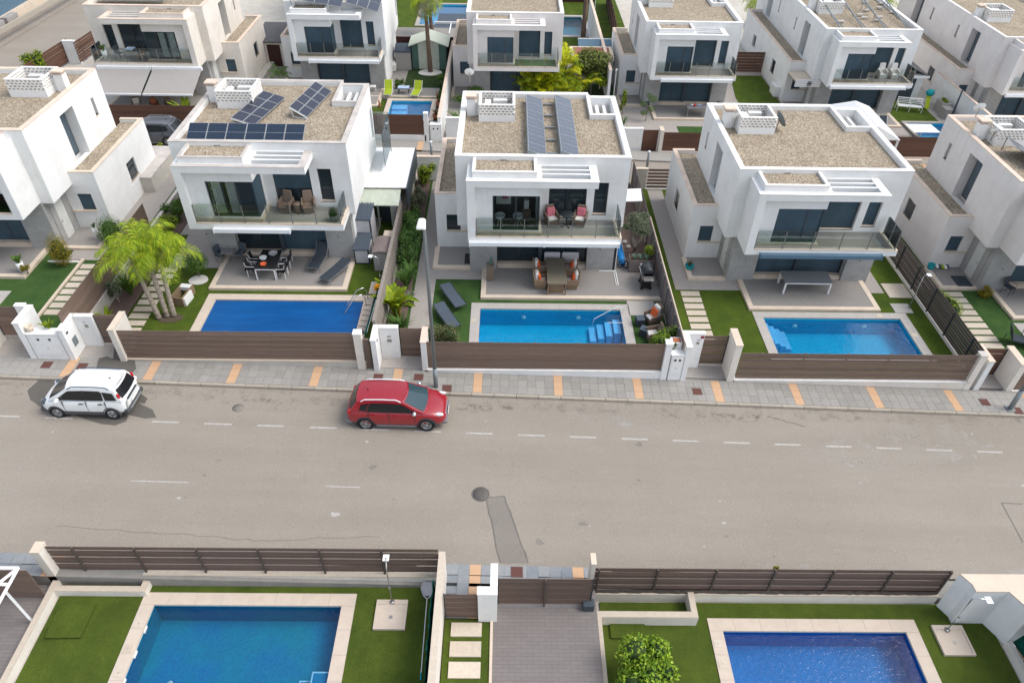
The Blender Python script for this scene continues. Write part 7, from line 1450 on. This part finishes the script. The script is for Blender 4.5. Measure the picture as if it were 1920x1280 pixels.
            w = MB(); w.mat(S['arch']); ra = r * 1.22; rb = r * 1.06; N_ = 16; yy0, yy1 = S['track'] - .1, S['track'] + .105; vs = []
            for i in range(N_ + 1): an = math.pi * (-.08 + 1.16 * i / N_); vs += [(wx + ra * math.cos(an), s * yy0, r + ra * math.sin(an)), (wx + ra * math.cos(an), s * (yy1 - .02), r + ra * math.sin(an)), (wx + rb * math.cos(an), s * yy1, r + rb * math.sin(an)), (wx + rb * math.cos(an), s * yy0, r + rb * math.sin(an))]
            w.faces(vs, [(4 * i + q, 4 * i + (q + 1) % 4, 4 * i + 4 + (q + 1) % 4, 4 * i + 4 + q) for i in range(N_) for q in range(4)]); w.mat('rubber'); w.tube([(wx, s * (yy0 - .05), r), (wx, s * (S['track'] + .0), r)], rb, 20) ; w.build('wheel_arch', T)
        # mirror
        m = MB(); m.mat(S['mirror']); m.ell((S['mx'], s * (wb + .13), zb_ + .1), (.09, .13, .085), 10, 8); m.build('mirror', T)
        m = MB(); m.mat('anthracite'); m.box(S['mx'] - .03, s * (wb - .02), zb_ + .0, S['mx'] + .03, s * (wb + .08), zb_ + .06); m.build('mirror_foot', T)
        m = MB(); m.mat(S['rail']); z_ = zr + .02; m.tube([side(xr0 - .05, .98, s, .01), (xr0 - .25, s * (wr - .02), z_ + .04), ((xr0 + xr1) / 2, s * (wr - .02), z_ + .055), (xr1 + .3, s * (wr - .02), z_ + .03), side(xr1 + .15, .98, s, .01)], .022, 6); m.build('roof_rail', T)
        for hx in S['handles']: m = MB(); m.mat(S['hmat']); m.box(hx - .09, s * (S['hw'] - .02), zb_ - .14, hx + .09, s * (S['hw'] + .012), zb_ - .105); m.build('door_handle', T)
        for jx in S['joints']: m = MB(); m.mat('anthracite'); m.box(jx - .006, s * (S['hw'] - .05), .42, jx + .006, s * (S['hw'] + .003), zb_ - .01); m.build('door_gap', T)
        if S.get('clad'): a, b = S['clad']; m = MB(); m.mat(S['arch']); m.box(a, s * (S['hw'] - .08), .24, b, s * (S['hw'] + .015), .42); m.build('side_cladding', T, bevel=.015)
        for nm, mt, c_, q in S['lamps']: m = MB(); m.mat(mt); m.ell((c_[0], s * c_[1], c_[2]), q, 12, 8); m.build(nm, T)
    for nm, mt, b in S['boxes']: m = MB(); m.mat(mt); m.box(*b); m.build(nm, T, bevel=.02)
    m = MB(); m.mat('dark_plastic'); m.ell((xr1 + .35, 0, zr + .045), (.05, .03, .03), 8, 6); m.tube([(xr1 + .35, 0, zr + .05), (xr1 + .2, 0, zr + .22)], .006, 4); m.build('antenna', T)
    return T
panda = dict(body=[(-1.80, .86, .62, .80, .42, .05), (-1.72, .98, .74, .90, .30, .05), (-1.45, 1.02, .80, .93, .24, .05), (-.7, 1.02, .82, .93, .22, .05), (.3, 1.02, .82, .93, .22, .05), (.85, 1.0, .815, .90, .22, .06), (1.25, .95, .80, .84, .22, .07), (1.58, .86, .75, .74, .24, .07), (1.76, .72, .64, .62, .30, .05), (1.81, .6, .5, .52, .38, .03)],
    cabin=dict(cowl=1.28, roof0=.42, roof1=-1.50, tail=-1.78, zb=.97, zr=1.55, wb=.74, wr=.60), glass=[('front_side_window', [(.98, .08), (.44, .76), (.34, .84), (-.22, .86), (-.22, .06)]), ('rear_side_window', [(-.30, .06), (-.30, .86), (-.95, .84), (-1.02, .72), (-1.02, .08)]), ('quarter_window', [(-1.10, .10), (-1.04, .78), (-1.46, .72), (-1.58, .12)]), ('pillar_trim', [(-.225, .06), (-.225, .86), (-.295, .86), (-.295, .06)])],
    wheels=(1.13, -1.17), wr=.30, track=.715, arch='trim_grey', mirror='paint_white', mx=.84, rail='mesh_slate', handles=(-.05, -.85), hmat='anthracite', hw=.815, joints=(.72, -.26, -1.05), clad=(-.82, .78),
    lamps=[('tail_light', 'tail_red', (-1.66, .66, 1.16), (.07, .05, .2)), ('headlight', 'lamp_clear', (1.62, .56, .74), (.12, .12, .11)), ('headlight_rim', 'mesh_slate', (1.60, .58, .73), (.11, .14, .14))],
    boxes=[('front_bumper', 'trim_grey', (1.5, -.72, .26, 1.84, .72, .45)), ('rear_bumper', 'trim_grey', (-1.86, -.72, .28, -1.5, .72, .48)), ('number_plate_strip', 'anthracite', (-1.86, -.42, .80, -1.78, .42, .87)), ('skid_plate', 'alloy', (-1.88, -.5, .3, -1.8, .5, .4)), ('number_plate', 'white_plastic', (-1.885, -.25, .56, -1.86, .25, .67)), ('front_plate', 'white_plastic', (1.84, -.25, .40, 1.86, .25, .5))])
sx = 2.32 / 2.30
car('white small hatchback with grey wheel arches and dark roof rails parked on the wet patch', (-17.52, 21.8, zs(-17.52)), math.pi - R(1.2), 'paint_white', panda)
p2008 = dict(body=[(-2.05, .88, .70, .82, .42, .05), (-1.95, 1.0, .82, .92, .32, .05), (-1.6, 1.05, .865, .96, .25, .05), (-.7, 1.05, .88, .96, .23, .05), (.3, 1.05, .88, .96, .23, .05), (.9, 1.06, .875, .94, .23, .07), (1.35, 1.02, .865, .90, .23, .08), (1.8, .92, .80, .80, .27, .08), (2.0, .78, .68, .68, .32, .05), (2.07, .62, .52, .54, .4, .03)],
    cabin=dict(cowl=1.20, roof0=.30, roof1=-1.55, tail=-1.95, zb=.98, zr=1.49, wb=.79, wr=.63), glass=[('front_side_window', [(.92, .06), (.30, .80), (-.22, .86), (-.22, .06)]), ('rear_side_window', [(-.30, .06), (-.30, .86), (-1.05, .84), (-1.18, .10)]), ('quarter_window', [(-1.21, .12), (-1.09, .82), (-1.40, .74), (-1.50, .25)]), ('pillar_trim', [(-.225, .06), (-.225, .86), (-.295, .86), (-.295, .06)])],
    wheels=(1.27, -1.29), wr=.335, track=.775, arch='anthracite', mirror='chrome', mx=.82, rail='white_metal', handles=(-.02, -.95), hmat='paint_red', hw=.872, joints=(.82, -.26, -1.12), clad=None, light_screen=True,
    lamps=[('tail_light', 'tail_red', (-1.93, .70, .92), (.08, .1, .12)), ('headlight', 'lamp_clear', (1.80, .64, .80), (.2, .09, .07))],
    boxes=[('front_bumper', 'grey_plastic', (1.85, -.66, .26, 2.12, .66, .42)), ('rear_bumper', 'grey_plastic', (-2.12, -.76, .28, -1.85, .76, .48)), ('grille', 'chrome', (2.02, -.4, .56, 2.09, .4, .66)), ('side_sill', 'grey_plastic', (-.85, -.86, .2, .85, .86, .28)), ('number_plate', 'white_plastic', (2.12, -.25, .4, 2.135, .25, .5))])
car('red compact crossover with silver roof rails and dark windows parked by the lamp post', (-4.55, 21.72, zs(-4.55)), R(-1.0), 'paint_red', p2008)
kuga = {k: v for k, v in p2008.items()}; kuga.update(mirror='paint_grey', hmat='paint_grey', rail='chrome', light_screen=False)
T = car('dark grey estate car parked in the back lane behind the left villas', (-24.3, 46.9, .35), math.pi, 'paint_grey', kuga)
# ------------------------------------------------------------------ back row objects
T = thing('garden_shed', 'pale green and dark green plastic shed with a gabled roof behind the palm', 'garden shed', (-6.7, 64.0, BL[2])); z = 0
for i, (a, b, mt) in enumerate(((-1.55, -1.0, 'green_shed'), (-1.0, -.0, 'pale_green'), (.0, .75, 'pale_green'), (.75, 1.35, 'green_shed'))): m = MB(); m.mat(mt); m.prism(rect(a, -1.1, b - .01, 1.1), 0, lambda x, y: 2.05 + .45 * (1 - abs(x + .1) / 1.5)); m.build('wall_panel', T)
for s in (-1, 1): m = MB(); m.mat('pale_green'); m.prism(rect(-.1, -1.35, -.1 + s * 1.7, 1.25), lambda x, y: 2.52 - .55 * abs(x + .1) / 1.7, lambda x, y: 2.6 - .55 * abs(x + .1) / 1.7); m.build('roof', T)
T = thing('storage_locker', 'lilac grey locker left of the pale green shed', 'storage box', (-9.0, 63.2, BL[2])); m = MB(); m.mat('awning_grey'); m.box(-.65, -.6, 0, .65, .6, 1.5); m.build('body', T, bevel=.03); m = MB(); m.mat('mesh_slate'); m.prism(rect(-.7, -.65, .7, .65), lambda x, y: 1.5, lambda x, y: 1.62 + .2 * (y + .65)); m.build('lid', T)
T = thing('storage_chest', 'rounded cream chest left of the lilac locker', 'storage box', (-10.1, 62.8, BL[2])); m = MB(); m.mat('cushion_white'); m.box(-.5, -.8, 0, .5, .8, .75); m.build('body', T, bevel=.15)
lounger('left lime green recliner chair on the back row terrace', (-9.6, 57.3, BL[2] + .14), R(4), 'lime_fabric', 'white_metal', 52, 'lime green recliners'); lounger('right lime green recliner chair on the back row terrace', (-7.25, 57.2, BL[2] + .14), R(-8), 'lime_fabric', 'white_metal', 52, 'lime green recliners'); table('small blue side table between the lime green recliners', (-8.4, 57.4), BL[2] + .14, .9, .6, .45, 'paper_blue', 'slate_frame')
sheet('patio', rect(-11, 56.7, -5.6, 58.5), BL[2] + .1, 'patio_tile'); wall('cream terrace edge step before the lime recliners', -11, 56.55, -5.5, 56.72, -1, BL[2] + .14, 'cream_stone', None)
for x, y, lb in ((-10.0, 54.7, 'small pink bollard light at the left terrace corner of the stepped pool'), (-5.65, 56.4, 'small pink bollard light at the right terrace corner of the stepped pool')): T = thing('garden_light', lb, 'garden light', (x, y, BL[2] + .1)); m = MB(); m.mat('terracotta'); m.tube([(0, 0, 0), (0, 0, .5)], .06, 8); m.lathe([(.14, 0), (.14, .06), (0, .06)], n=10); m.build('body', T)
T = thing('garden_hose', 'coiled teal hose hanging on the white wall of the back row villa', 'hose', (-16.0, 59.95, BL[2] + .9)); m = MB(); m.mat('turquoise')
for k in range(4): m.tube([(.22 * math.cos(i * .4), -.05 - .03 * k, .4 * math.sin(i * .4)) for i in range(17)], .035, 6)
m.build('coil', T)
for x, y, mt, lb in ((-11.9, 57.6, 'white_plastic', 'white foldable stool beside the stone column of the lime recliner villa'), (-12.3, 57.1, 'ac_white', 'small white bucket beside the stone column of the lime recliner villa')): T = thing('stool' if 'stool' in lb else 'bucket', lb, 'stool' if 'stool' in lb else 'bucket', (x + 1.0, y, BL[2] + .1)); m = MB(); m.mat(mt); m.box(-.25, -.2, .4, .25, .2, .45) if 'stool' in lb else m.lathe([(.14, 0), (.18, .35), (0, .35)], n=12); m.build('body', T); m = MB(); m.mat('white_metal'); [m.tube([(a, b, 0), (a * .8, b * .8, .42)], .015, 5) for a in (-.25, .25) for b in (-.18, .18)]; m.build('frame', T) if 'stool' in lb else 0
T = thing('hut', 'small dark slate roofed hut with a red door between two back row villas', 'hut', (-20.0, 64.2, BL[2])); m = MB(); m.mat('cream_render'); m.box(-1.3, -1, 0, 1.3, 1.2, 2.0); m.build('wall', T); m = MB(); m.mat('slate_roof'); m.prism(rect(-1.5, -1.2, 1.5, 2.6), lambda x, y: 2.0 + (y + 1.2) * .12, lambda x, y: 2.1 + (y + 1.2) * .12); m.build('roof', T); m = MB(); m.mat('red_gate'); m.box(-.6, -1.05, 0, .5, -1.0, 1.8); m.build('door', T)
T = thing('pergola', 'reddish brown flat roofed shelter behind the broad olive green tree', 'shelter', (6.9, 62, BL[3])); m = MB(); m.mat('brick_red'); m.box(-1.45, -1.2, 2.45, 1.55, .9, 2.55); m.build('roof', T); m = MB(); m.mat('cream_stone'); 
for a in ((-1.75, -1.45, 1.8, -1.21), (-1.75, .91, 1.8, 1.1), (-1.75, -1.2, -1.46, .9), (1.56, -1.2, 1.8, .9)): m.box(a[0], a[1], 2.3, a[2], a[3], 2.6)
m.box(-1.6, -1.2, 0, -1.4, -1.0, 2.3); m.box(1.4, -1.2, 0, 1.6, -1.0, 2.3); m.build('frame', T)
T = thing('side_awning', 'slate blue sloping awning above the reddish shelter', 'awning', (7.6, 64.3, BL[3] + 2.4)); m = MB(); m.mat('awning_blue'); m.prism(rect(-1.6, -.6, 1.3, .5), lambda x, y: .0 + y * .4, lambda x, y: .05 + y * .4); m.build('canvas', T); m = MB(); m.mat('white_metal'); m.box(-1.6, .5, .15, 1.3, .6, .3); m.build('cassette', T)
T = thing('garden_lamp', 'slim white lamp pole beside the broad olive green tree', 'lamp', (8.55, 57.6, BL[3])); m = MB(); m.mat('white_metal'); m.tube([(0, 0, 0), (0, 0, 2.6)], .035, 6); m.ell((0, 0, 2.65), (.09, .09, .1), 8, 6); m.build('pole', T)
T = table('grey patio table of the topiary villa with papers and a red jug', (15.2, 55.9), BL[4] + .14, 2.0, .95, .74, 'grey_plastic', 'steel')
for x, mt, lb in ((14.8, 'jug_red', 'red jug on the grey patio table of the topiary villa'), (15.25, 'paper_blue', 'blue paper on the grey patio table of the topiary villa'), (14.75, 'white_plastic', 'white paper on the grey patio table of the topiary villa')):
    T = thing('jug' if 'jug' in lb else 'paper', lb, 'jug' if 'jug' in lb else 'paper', (x, 55.8 if 'jug' in lb else 56.1, BL[4] + .89)); m = MB(); m.mat(mt); m.lathe([(.1, 0), (.08, .22), (0, .22)], n=12) if 'jug' in lb else m.box(-.2, -.1, 0, .2, .1, .02); m.build('body', T)
metal_chair('dark folding chair at the right end of the grey table of the topiary villa', (16.7, 56.2, BL[4] + .14), R(-40), 'dark_plastic', 'steel')
T = thing('air_unit', 'white box unit at the edge of the small side lawn', 'air conditioner', (22.75, 60.9, BL[4])); m = MB(); m.mat('ac_white'); m.box(-.3, -.8, 0, .3, .5, .85); m.build('body', T, bevel=.03)
# white gazebo with a fabric hip roof
T = thing('gazebo', 'white fabric gazebo with a ridged roof behind the clean gravel roof villa', 'gazebo', (25.9, 50.4, BL[5])); m = MB(); m.mat('white_plastic'); x0, x1, y0, y1, h, H = -2.2, 1.3, -3.2, 2.6, 2.5, 3.4
m.faces([(x0, y0, h), (x1, y0, h), (x1, y1, h), (x0, y1, h), (-.45, y0 + .2, H), (-.45, y1 - 1.2, H)], [(0, 4, 5, 3), (1, 2, 5, 4), (0, 1, 4), (2, 3, 5)]); m.faces([(x0, y0, h - .05), (x1, y0, h - .05), (x1, y1, h - .05), (x0, y1, h - .05)], [(0, 3, 2, 1)]); m.build('roof', T); q = MB(); q.mat('white_metal'); q.box(-.06, -.06, 0, .06, .06, h); me = q.mesh('post'); [inst('post', me, T, (x, y, 0)) for x in (x0 + .1, x1 - .1) for y in (y0 + .1, y1 - .1)]
T = thing('parasol', 'white square parasol over the far right back row pool', 'parasol', (31.7, 52.6, BL[5])); m = MB(); m.mat('white_plastic'); m.faces([(-1.0, -.75, 1.0), (1.0, -.75, 1.0), (.9, .75, 1.0), (-1.1, .75, 1.0), (0, 0, 1.2)], [(0, 1, 4), (1, 2, 4), (2, 3, 4), (3, 0, 4)]); m.build('canopy', T); m = MB(); m.mat('white_metal'); m.tube([(0, 0, 0), (0, 0, 1.2)], .03, 6); m.build('pole', T)
T = thing('hammock_chair', 'grey sling chair beside the white gazebo', 'chair', (29.6, 54.3, BL[5])); m = MB(); m.mat('mesh_dark'); m.faces([(-.3, -.3, .4), (.3, -.3, .4), (.3, .3, .35), (-.3, .3, .35), (-.3, .7, .95), (.3, .7, .95)], [(0, 1, 2, 3), (3, 2, 5, 4)]); m.build('sling', T); m = MB(); m.mat('white_metal'); [m.tube([(x, -.4, 0), (x, .3, .35), (x, .72, .97)], .02, 5) for x in (-.32, .32)]; m.build('frame', T)
T = thing('garden_hut', 'small white hut with dark gabled roof and glazed door beside the back row lawn', 'hut', (33.6, 61.6, BL[5])); m = MB(); m.mat('white_render'); m.prism(rect(-1.2, -1.2, 1.2, 1.8), 0, lambda x, y: 2.2 + .5 * (1 - abs(x) / 1.2)); m.build('wall', T)
for s in (-1, 1): m = MB(); m.mat('slate_roof'); m.prism(rect(0, -1.4, s * 1.5, 2.0), lambda x, y: 2.72 - .42 * abs(x), lambda x, y: 2.8 - .42 * abs(x)); m.build('roof', T)
m = MB(); m.mat('white_metal'); m.prism(rect(-1.5, -1.46, 1.5, -1.401), lambda x, y: 2.62 - .42 * abs(x), lambda x, y: 2.8 - .42 * abs(x)); m.build('fascia', T); m = MB(); m.mat('slate_frame'); m.box(-.6, -1.25, 0, .6, -1.2, 1.9); D_ = m.build('door', T)
for a in (-.28, .05):
    for b in (1.0, 1.35): m = MB(); m.mat('lamp_clear'); m.box(a, -1.27, b, a + .25, -1.255, b + .3); m.build('pane', D_)
T = thing('garden_bench', 'white slatted double garden seat on the back row lawn', 'bench', (33.2, 58.2, BL[5] + .02), R(-12)); q = MB(); q.mat('white_metal'); q.box(-.95, -.04, .42, .95, .04, .45); me = q.mesh('slat')
for i in range(5): inst('slat', me, T, (0, -.25 + .12 * i, 0))
for i in range(4): inst('slat', me, T, (0, .34, .12 + .13 * i))
q = MB(); q.mat('white_metal'); q.tube([(0, -.3, 0), (0, -.3, .62), (0, .34, .64)], .025, 6); q.tube([(0, .34, 0), (0, .36, .98)], .025, 6); me = q.mesh('side_frame'); [inst('side_frame', me, T, (x, 0, 0)) for x in (-.95, 0, .95)]
T = thing('playset', 'teal and yellow toy slide beside the white wall of the back row lawn', 'toy slide', (35.2, 59.4, BL[5])); m = MB(); m.mat('turquoise'); m.ell((0, 0, 1.1), (.35, .3, .3), 10, 8); m.box(-.05, -.05, 0, .05, .05, 1.0); m.build('top', T); m = MB(); m.mat('lime_fabric'); m.faces([(-.5, -.9, .1), (-.15, -.95, .1), (.1, -.1, .95), (-.25, -.05, .95)], [(0, 1, 2, 3)]); m.tube([(-.3, -.9, 0), (0, 0, .9)], .05, 6); m.build('slide', T)
T = thing('planter', 'large grey square planters against the white wall of the back row lawn', 'planter', (35.9, 57.2, BL[5])); m = MB(); m.mat('awning_grey'); m.box(-.5, -.6, 0, .2, .3, .8); m.box(-.3, .3, 0, .4, 1.6, .9); m.build('body', T, bevel=.02)
shrub('low green plants in the grey planters of the back row lawn', (35.9, 58.1, BL[5] + .8), (.35, .6, .2), 300, .12, 'leaf_lime', 170, sub=4)
wall('white party wall right of the back row lawn with a dark upright post', 36.6, 49.3, 36.8, 62, -3, BL[5] + 1.9, 'white_render', 'coping_pink')
T = thing('closed_parasol', 'closed dark parasol leaning at the white wall of the back row lawn', 'parasol', (35.4, 55.6, BL[5])); m = MB(); m.mat('mesh_dark'); m.tube([(0, 0, .3), (.3, .5, 2.7)], .09, 8, .06); m.build('canopy', T); m = MB(); m.mat('steel'); m.tube([(0, 0, 0), (0, 0, .3)], .03, 6); m.build('pole', T)
for x, rz, lb in ((30.0, 0, 'left cream balcony chair of the villa with empty racks'), (30.95, 0, 'right cream balcony chair of the villa with empty racks')): rattan_chair(lb, (x - .6, 57.0, BL[5] + 3.16), R(rz), 'cushion_white', None, None, 'cream balcony chairs', 1.05)
b1 = Vector((-30.67, 55.23, BL[1] + 3.16))
for x, y, rz, lb in ((2.0, -.9, 70, 'left dark metal chair on the balcony above the grey awnings'), (3.6, -.8, -60, 'right dark metal chair on the balcony above the grey awnings')): metal_chair(lb, (b1.x + x, b1.y + y, b1.z), R(rz), 'mesh_dark', 'anthracite', 'balcony chairs above the awnings')
table('small pale blue table on the balcony above the grey awnings', (b1.x + 2.8, b1.y - .7), b1.z, .6, .6, .72, 'paper_blue', 'steel', legw=.03); bladeplant('white pot with a green plant at the left end of the balcony above the awnings', (b1.x + .9, b1.y - .9, b1.z), 14, .6, .07, 'leaf_green', 180, .6, 'potted plant', 'potted_plant', broad=True, pot=('white_plastic', .2, .6))
bladeplant('round dark plant in a pot at the balcony corner of the solar villa', (-8.65, 31.45, zb2), 3, .2, .03, 'leaf_dark', 181, pot=('grey_plastic', .2, .3)); shrub('egg shaped dark green topiary ball at the balcony corner of the solar villa', (-8.65, 31.45, zb2 + .15), (.22, .22, .32), 900, .05, 'leaf_dark', 182, sub=7, solid=True)
# furniture in the shade of the awnings
for x, mt, lb in ((-28.0, 'cushion_white', 'white draped garden chair under the left grey awning'), (-26.7, 'terracotta', 'reddish cushion chair under the left grey awning'), (-25.6, 'rattan', 'grey brown cushion chair under the left grey awning')): rattan_chair(lb, (x + .5, 52.2, BL[1] + .14), R(30), 'rattan', mt, mt)
# upper left street and fences
fence('brown slatted fence with a white post at the upper left, lower piece', (-37.65, 56.4), (-37.25, 62.9), BL[1] + .1, BL[1] + 1.75, 8, 'composite_red_brown', .02, pmat='anthracite', post=2.2); fence('brown slatted fence at the upper left, piece beside the awning villa', (-36.2, 61.9), (-35.9, 68), BL[1] + .1, BL[1] + 1.75, 8, 'composite_red_brown', .03, pmat='anthracite', post=2.0)
wall('white post wall between the two upper left slatted fences', -37.2, 62.0, -36.2, 62.25, -.5, BL[1] + 1.8, 'white_render', 'coping_white'); wall('cream boundary wall along the side street in the upper left corner', -46.6, 56.0, -46.2, 100, .2, 1.5, 'cream_stone', None)
wall('white pillar with a grey plate in the upper left corner', -46.3, 62.4, -45.3, 63.6, .2, 3.4, 'white_render', 'coping_white'); fence('slate blue board fence above the upper left boundary wall', (-46.4, 64), (-46.4, 90), 1.5, 2.8, 3, 'awning_blue', .01, posts=False)
for y, lb in ((67.5, 'nearer pale bench block on the upper left boundary wall'), (69.8, 'farther pale bench block on the upper left boundary wall')): T = thing('wall_bench', lb, 'bench', (-45.8, y, 1.1)); m = MB(); m.mat('awning_grey'); m.box(-.3, -.9, 0, .3, .9, .45); m.build('body', T, bevel=.02)

T = thing('lean_to', 'small white tilted roof sheet between the middle villa and the mauve fence', 'lean-to', (7.3, 37.2, 0)); m = MB(); m.mat('white_plastic'); m.prism([(-1.2, -.7), (.35, -.9), (.45, .5), (-1.2, .7)], lambda x, y: 2.05 + .12 * x, lambda x, y: 2.1 + .12 * x); m.build('roof', T); m = MB(); m.mat('steel'); m.tube([(.3, -.7, 0), (.3, -.7, 2.05)], .03, 6); m.tube([(-1.1, -.6, 0), (-1.1, -.6, 1.9)], .03, 6); m.build('post', T)
T = thing('porch_panel', 'white porch beam with a dark metal flower ornament in the back row', 'porch', (23.6, 57.4, BL[5])); m = MB(); m.mat('white_render'); m.box(-.65, 0, 2.2, 1.35, .12, 2.75); m.build('beam', T); m = MB(); m.mat('cream_stone'); m.box(-.7, .13, 2.6, 1.3, 2.0, 2.72); m.build('roof', T)
m = MB(); m.mat('dark_plastic')
for a in range(6): d = (math.cos(a * 1.047), math.sin(a * 1.047)); m.tube([(.45, -.03, 2.47), (.45 + .16 * d[0], -.03, 2.47 + .16 * d[1])], .025, 5); m.ell((.45 + .17 * d[0], -.03, 2.47 + .17 * d[1]), (.06, .02, .05), 8, 6)
m.build('ornament', T)
T = thing('canopy', 'dark tilted canopy before the porch of the villa with empty racks', 'canopy', (24.0, 54.9, BL[5])); m = MB(); m.mat('mesh_slate'); m.prism(rect(-.8, -.6, .75, .7), lambda x, y: 1.3 + .2 * y, lambda x, y: 1.36 + .2 * y); m.build('cover', T); m = MB(); m.mat('steel'); m.tube([(-.7, -.5, 0), (-.7, -.5, 1.2)], .03, 6); m.tube([(.65, .6, 0), (.65, .6, 1.4)], .03, 6); m.build('post', T)
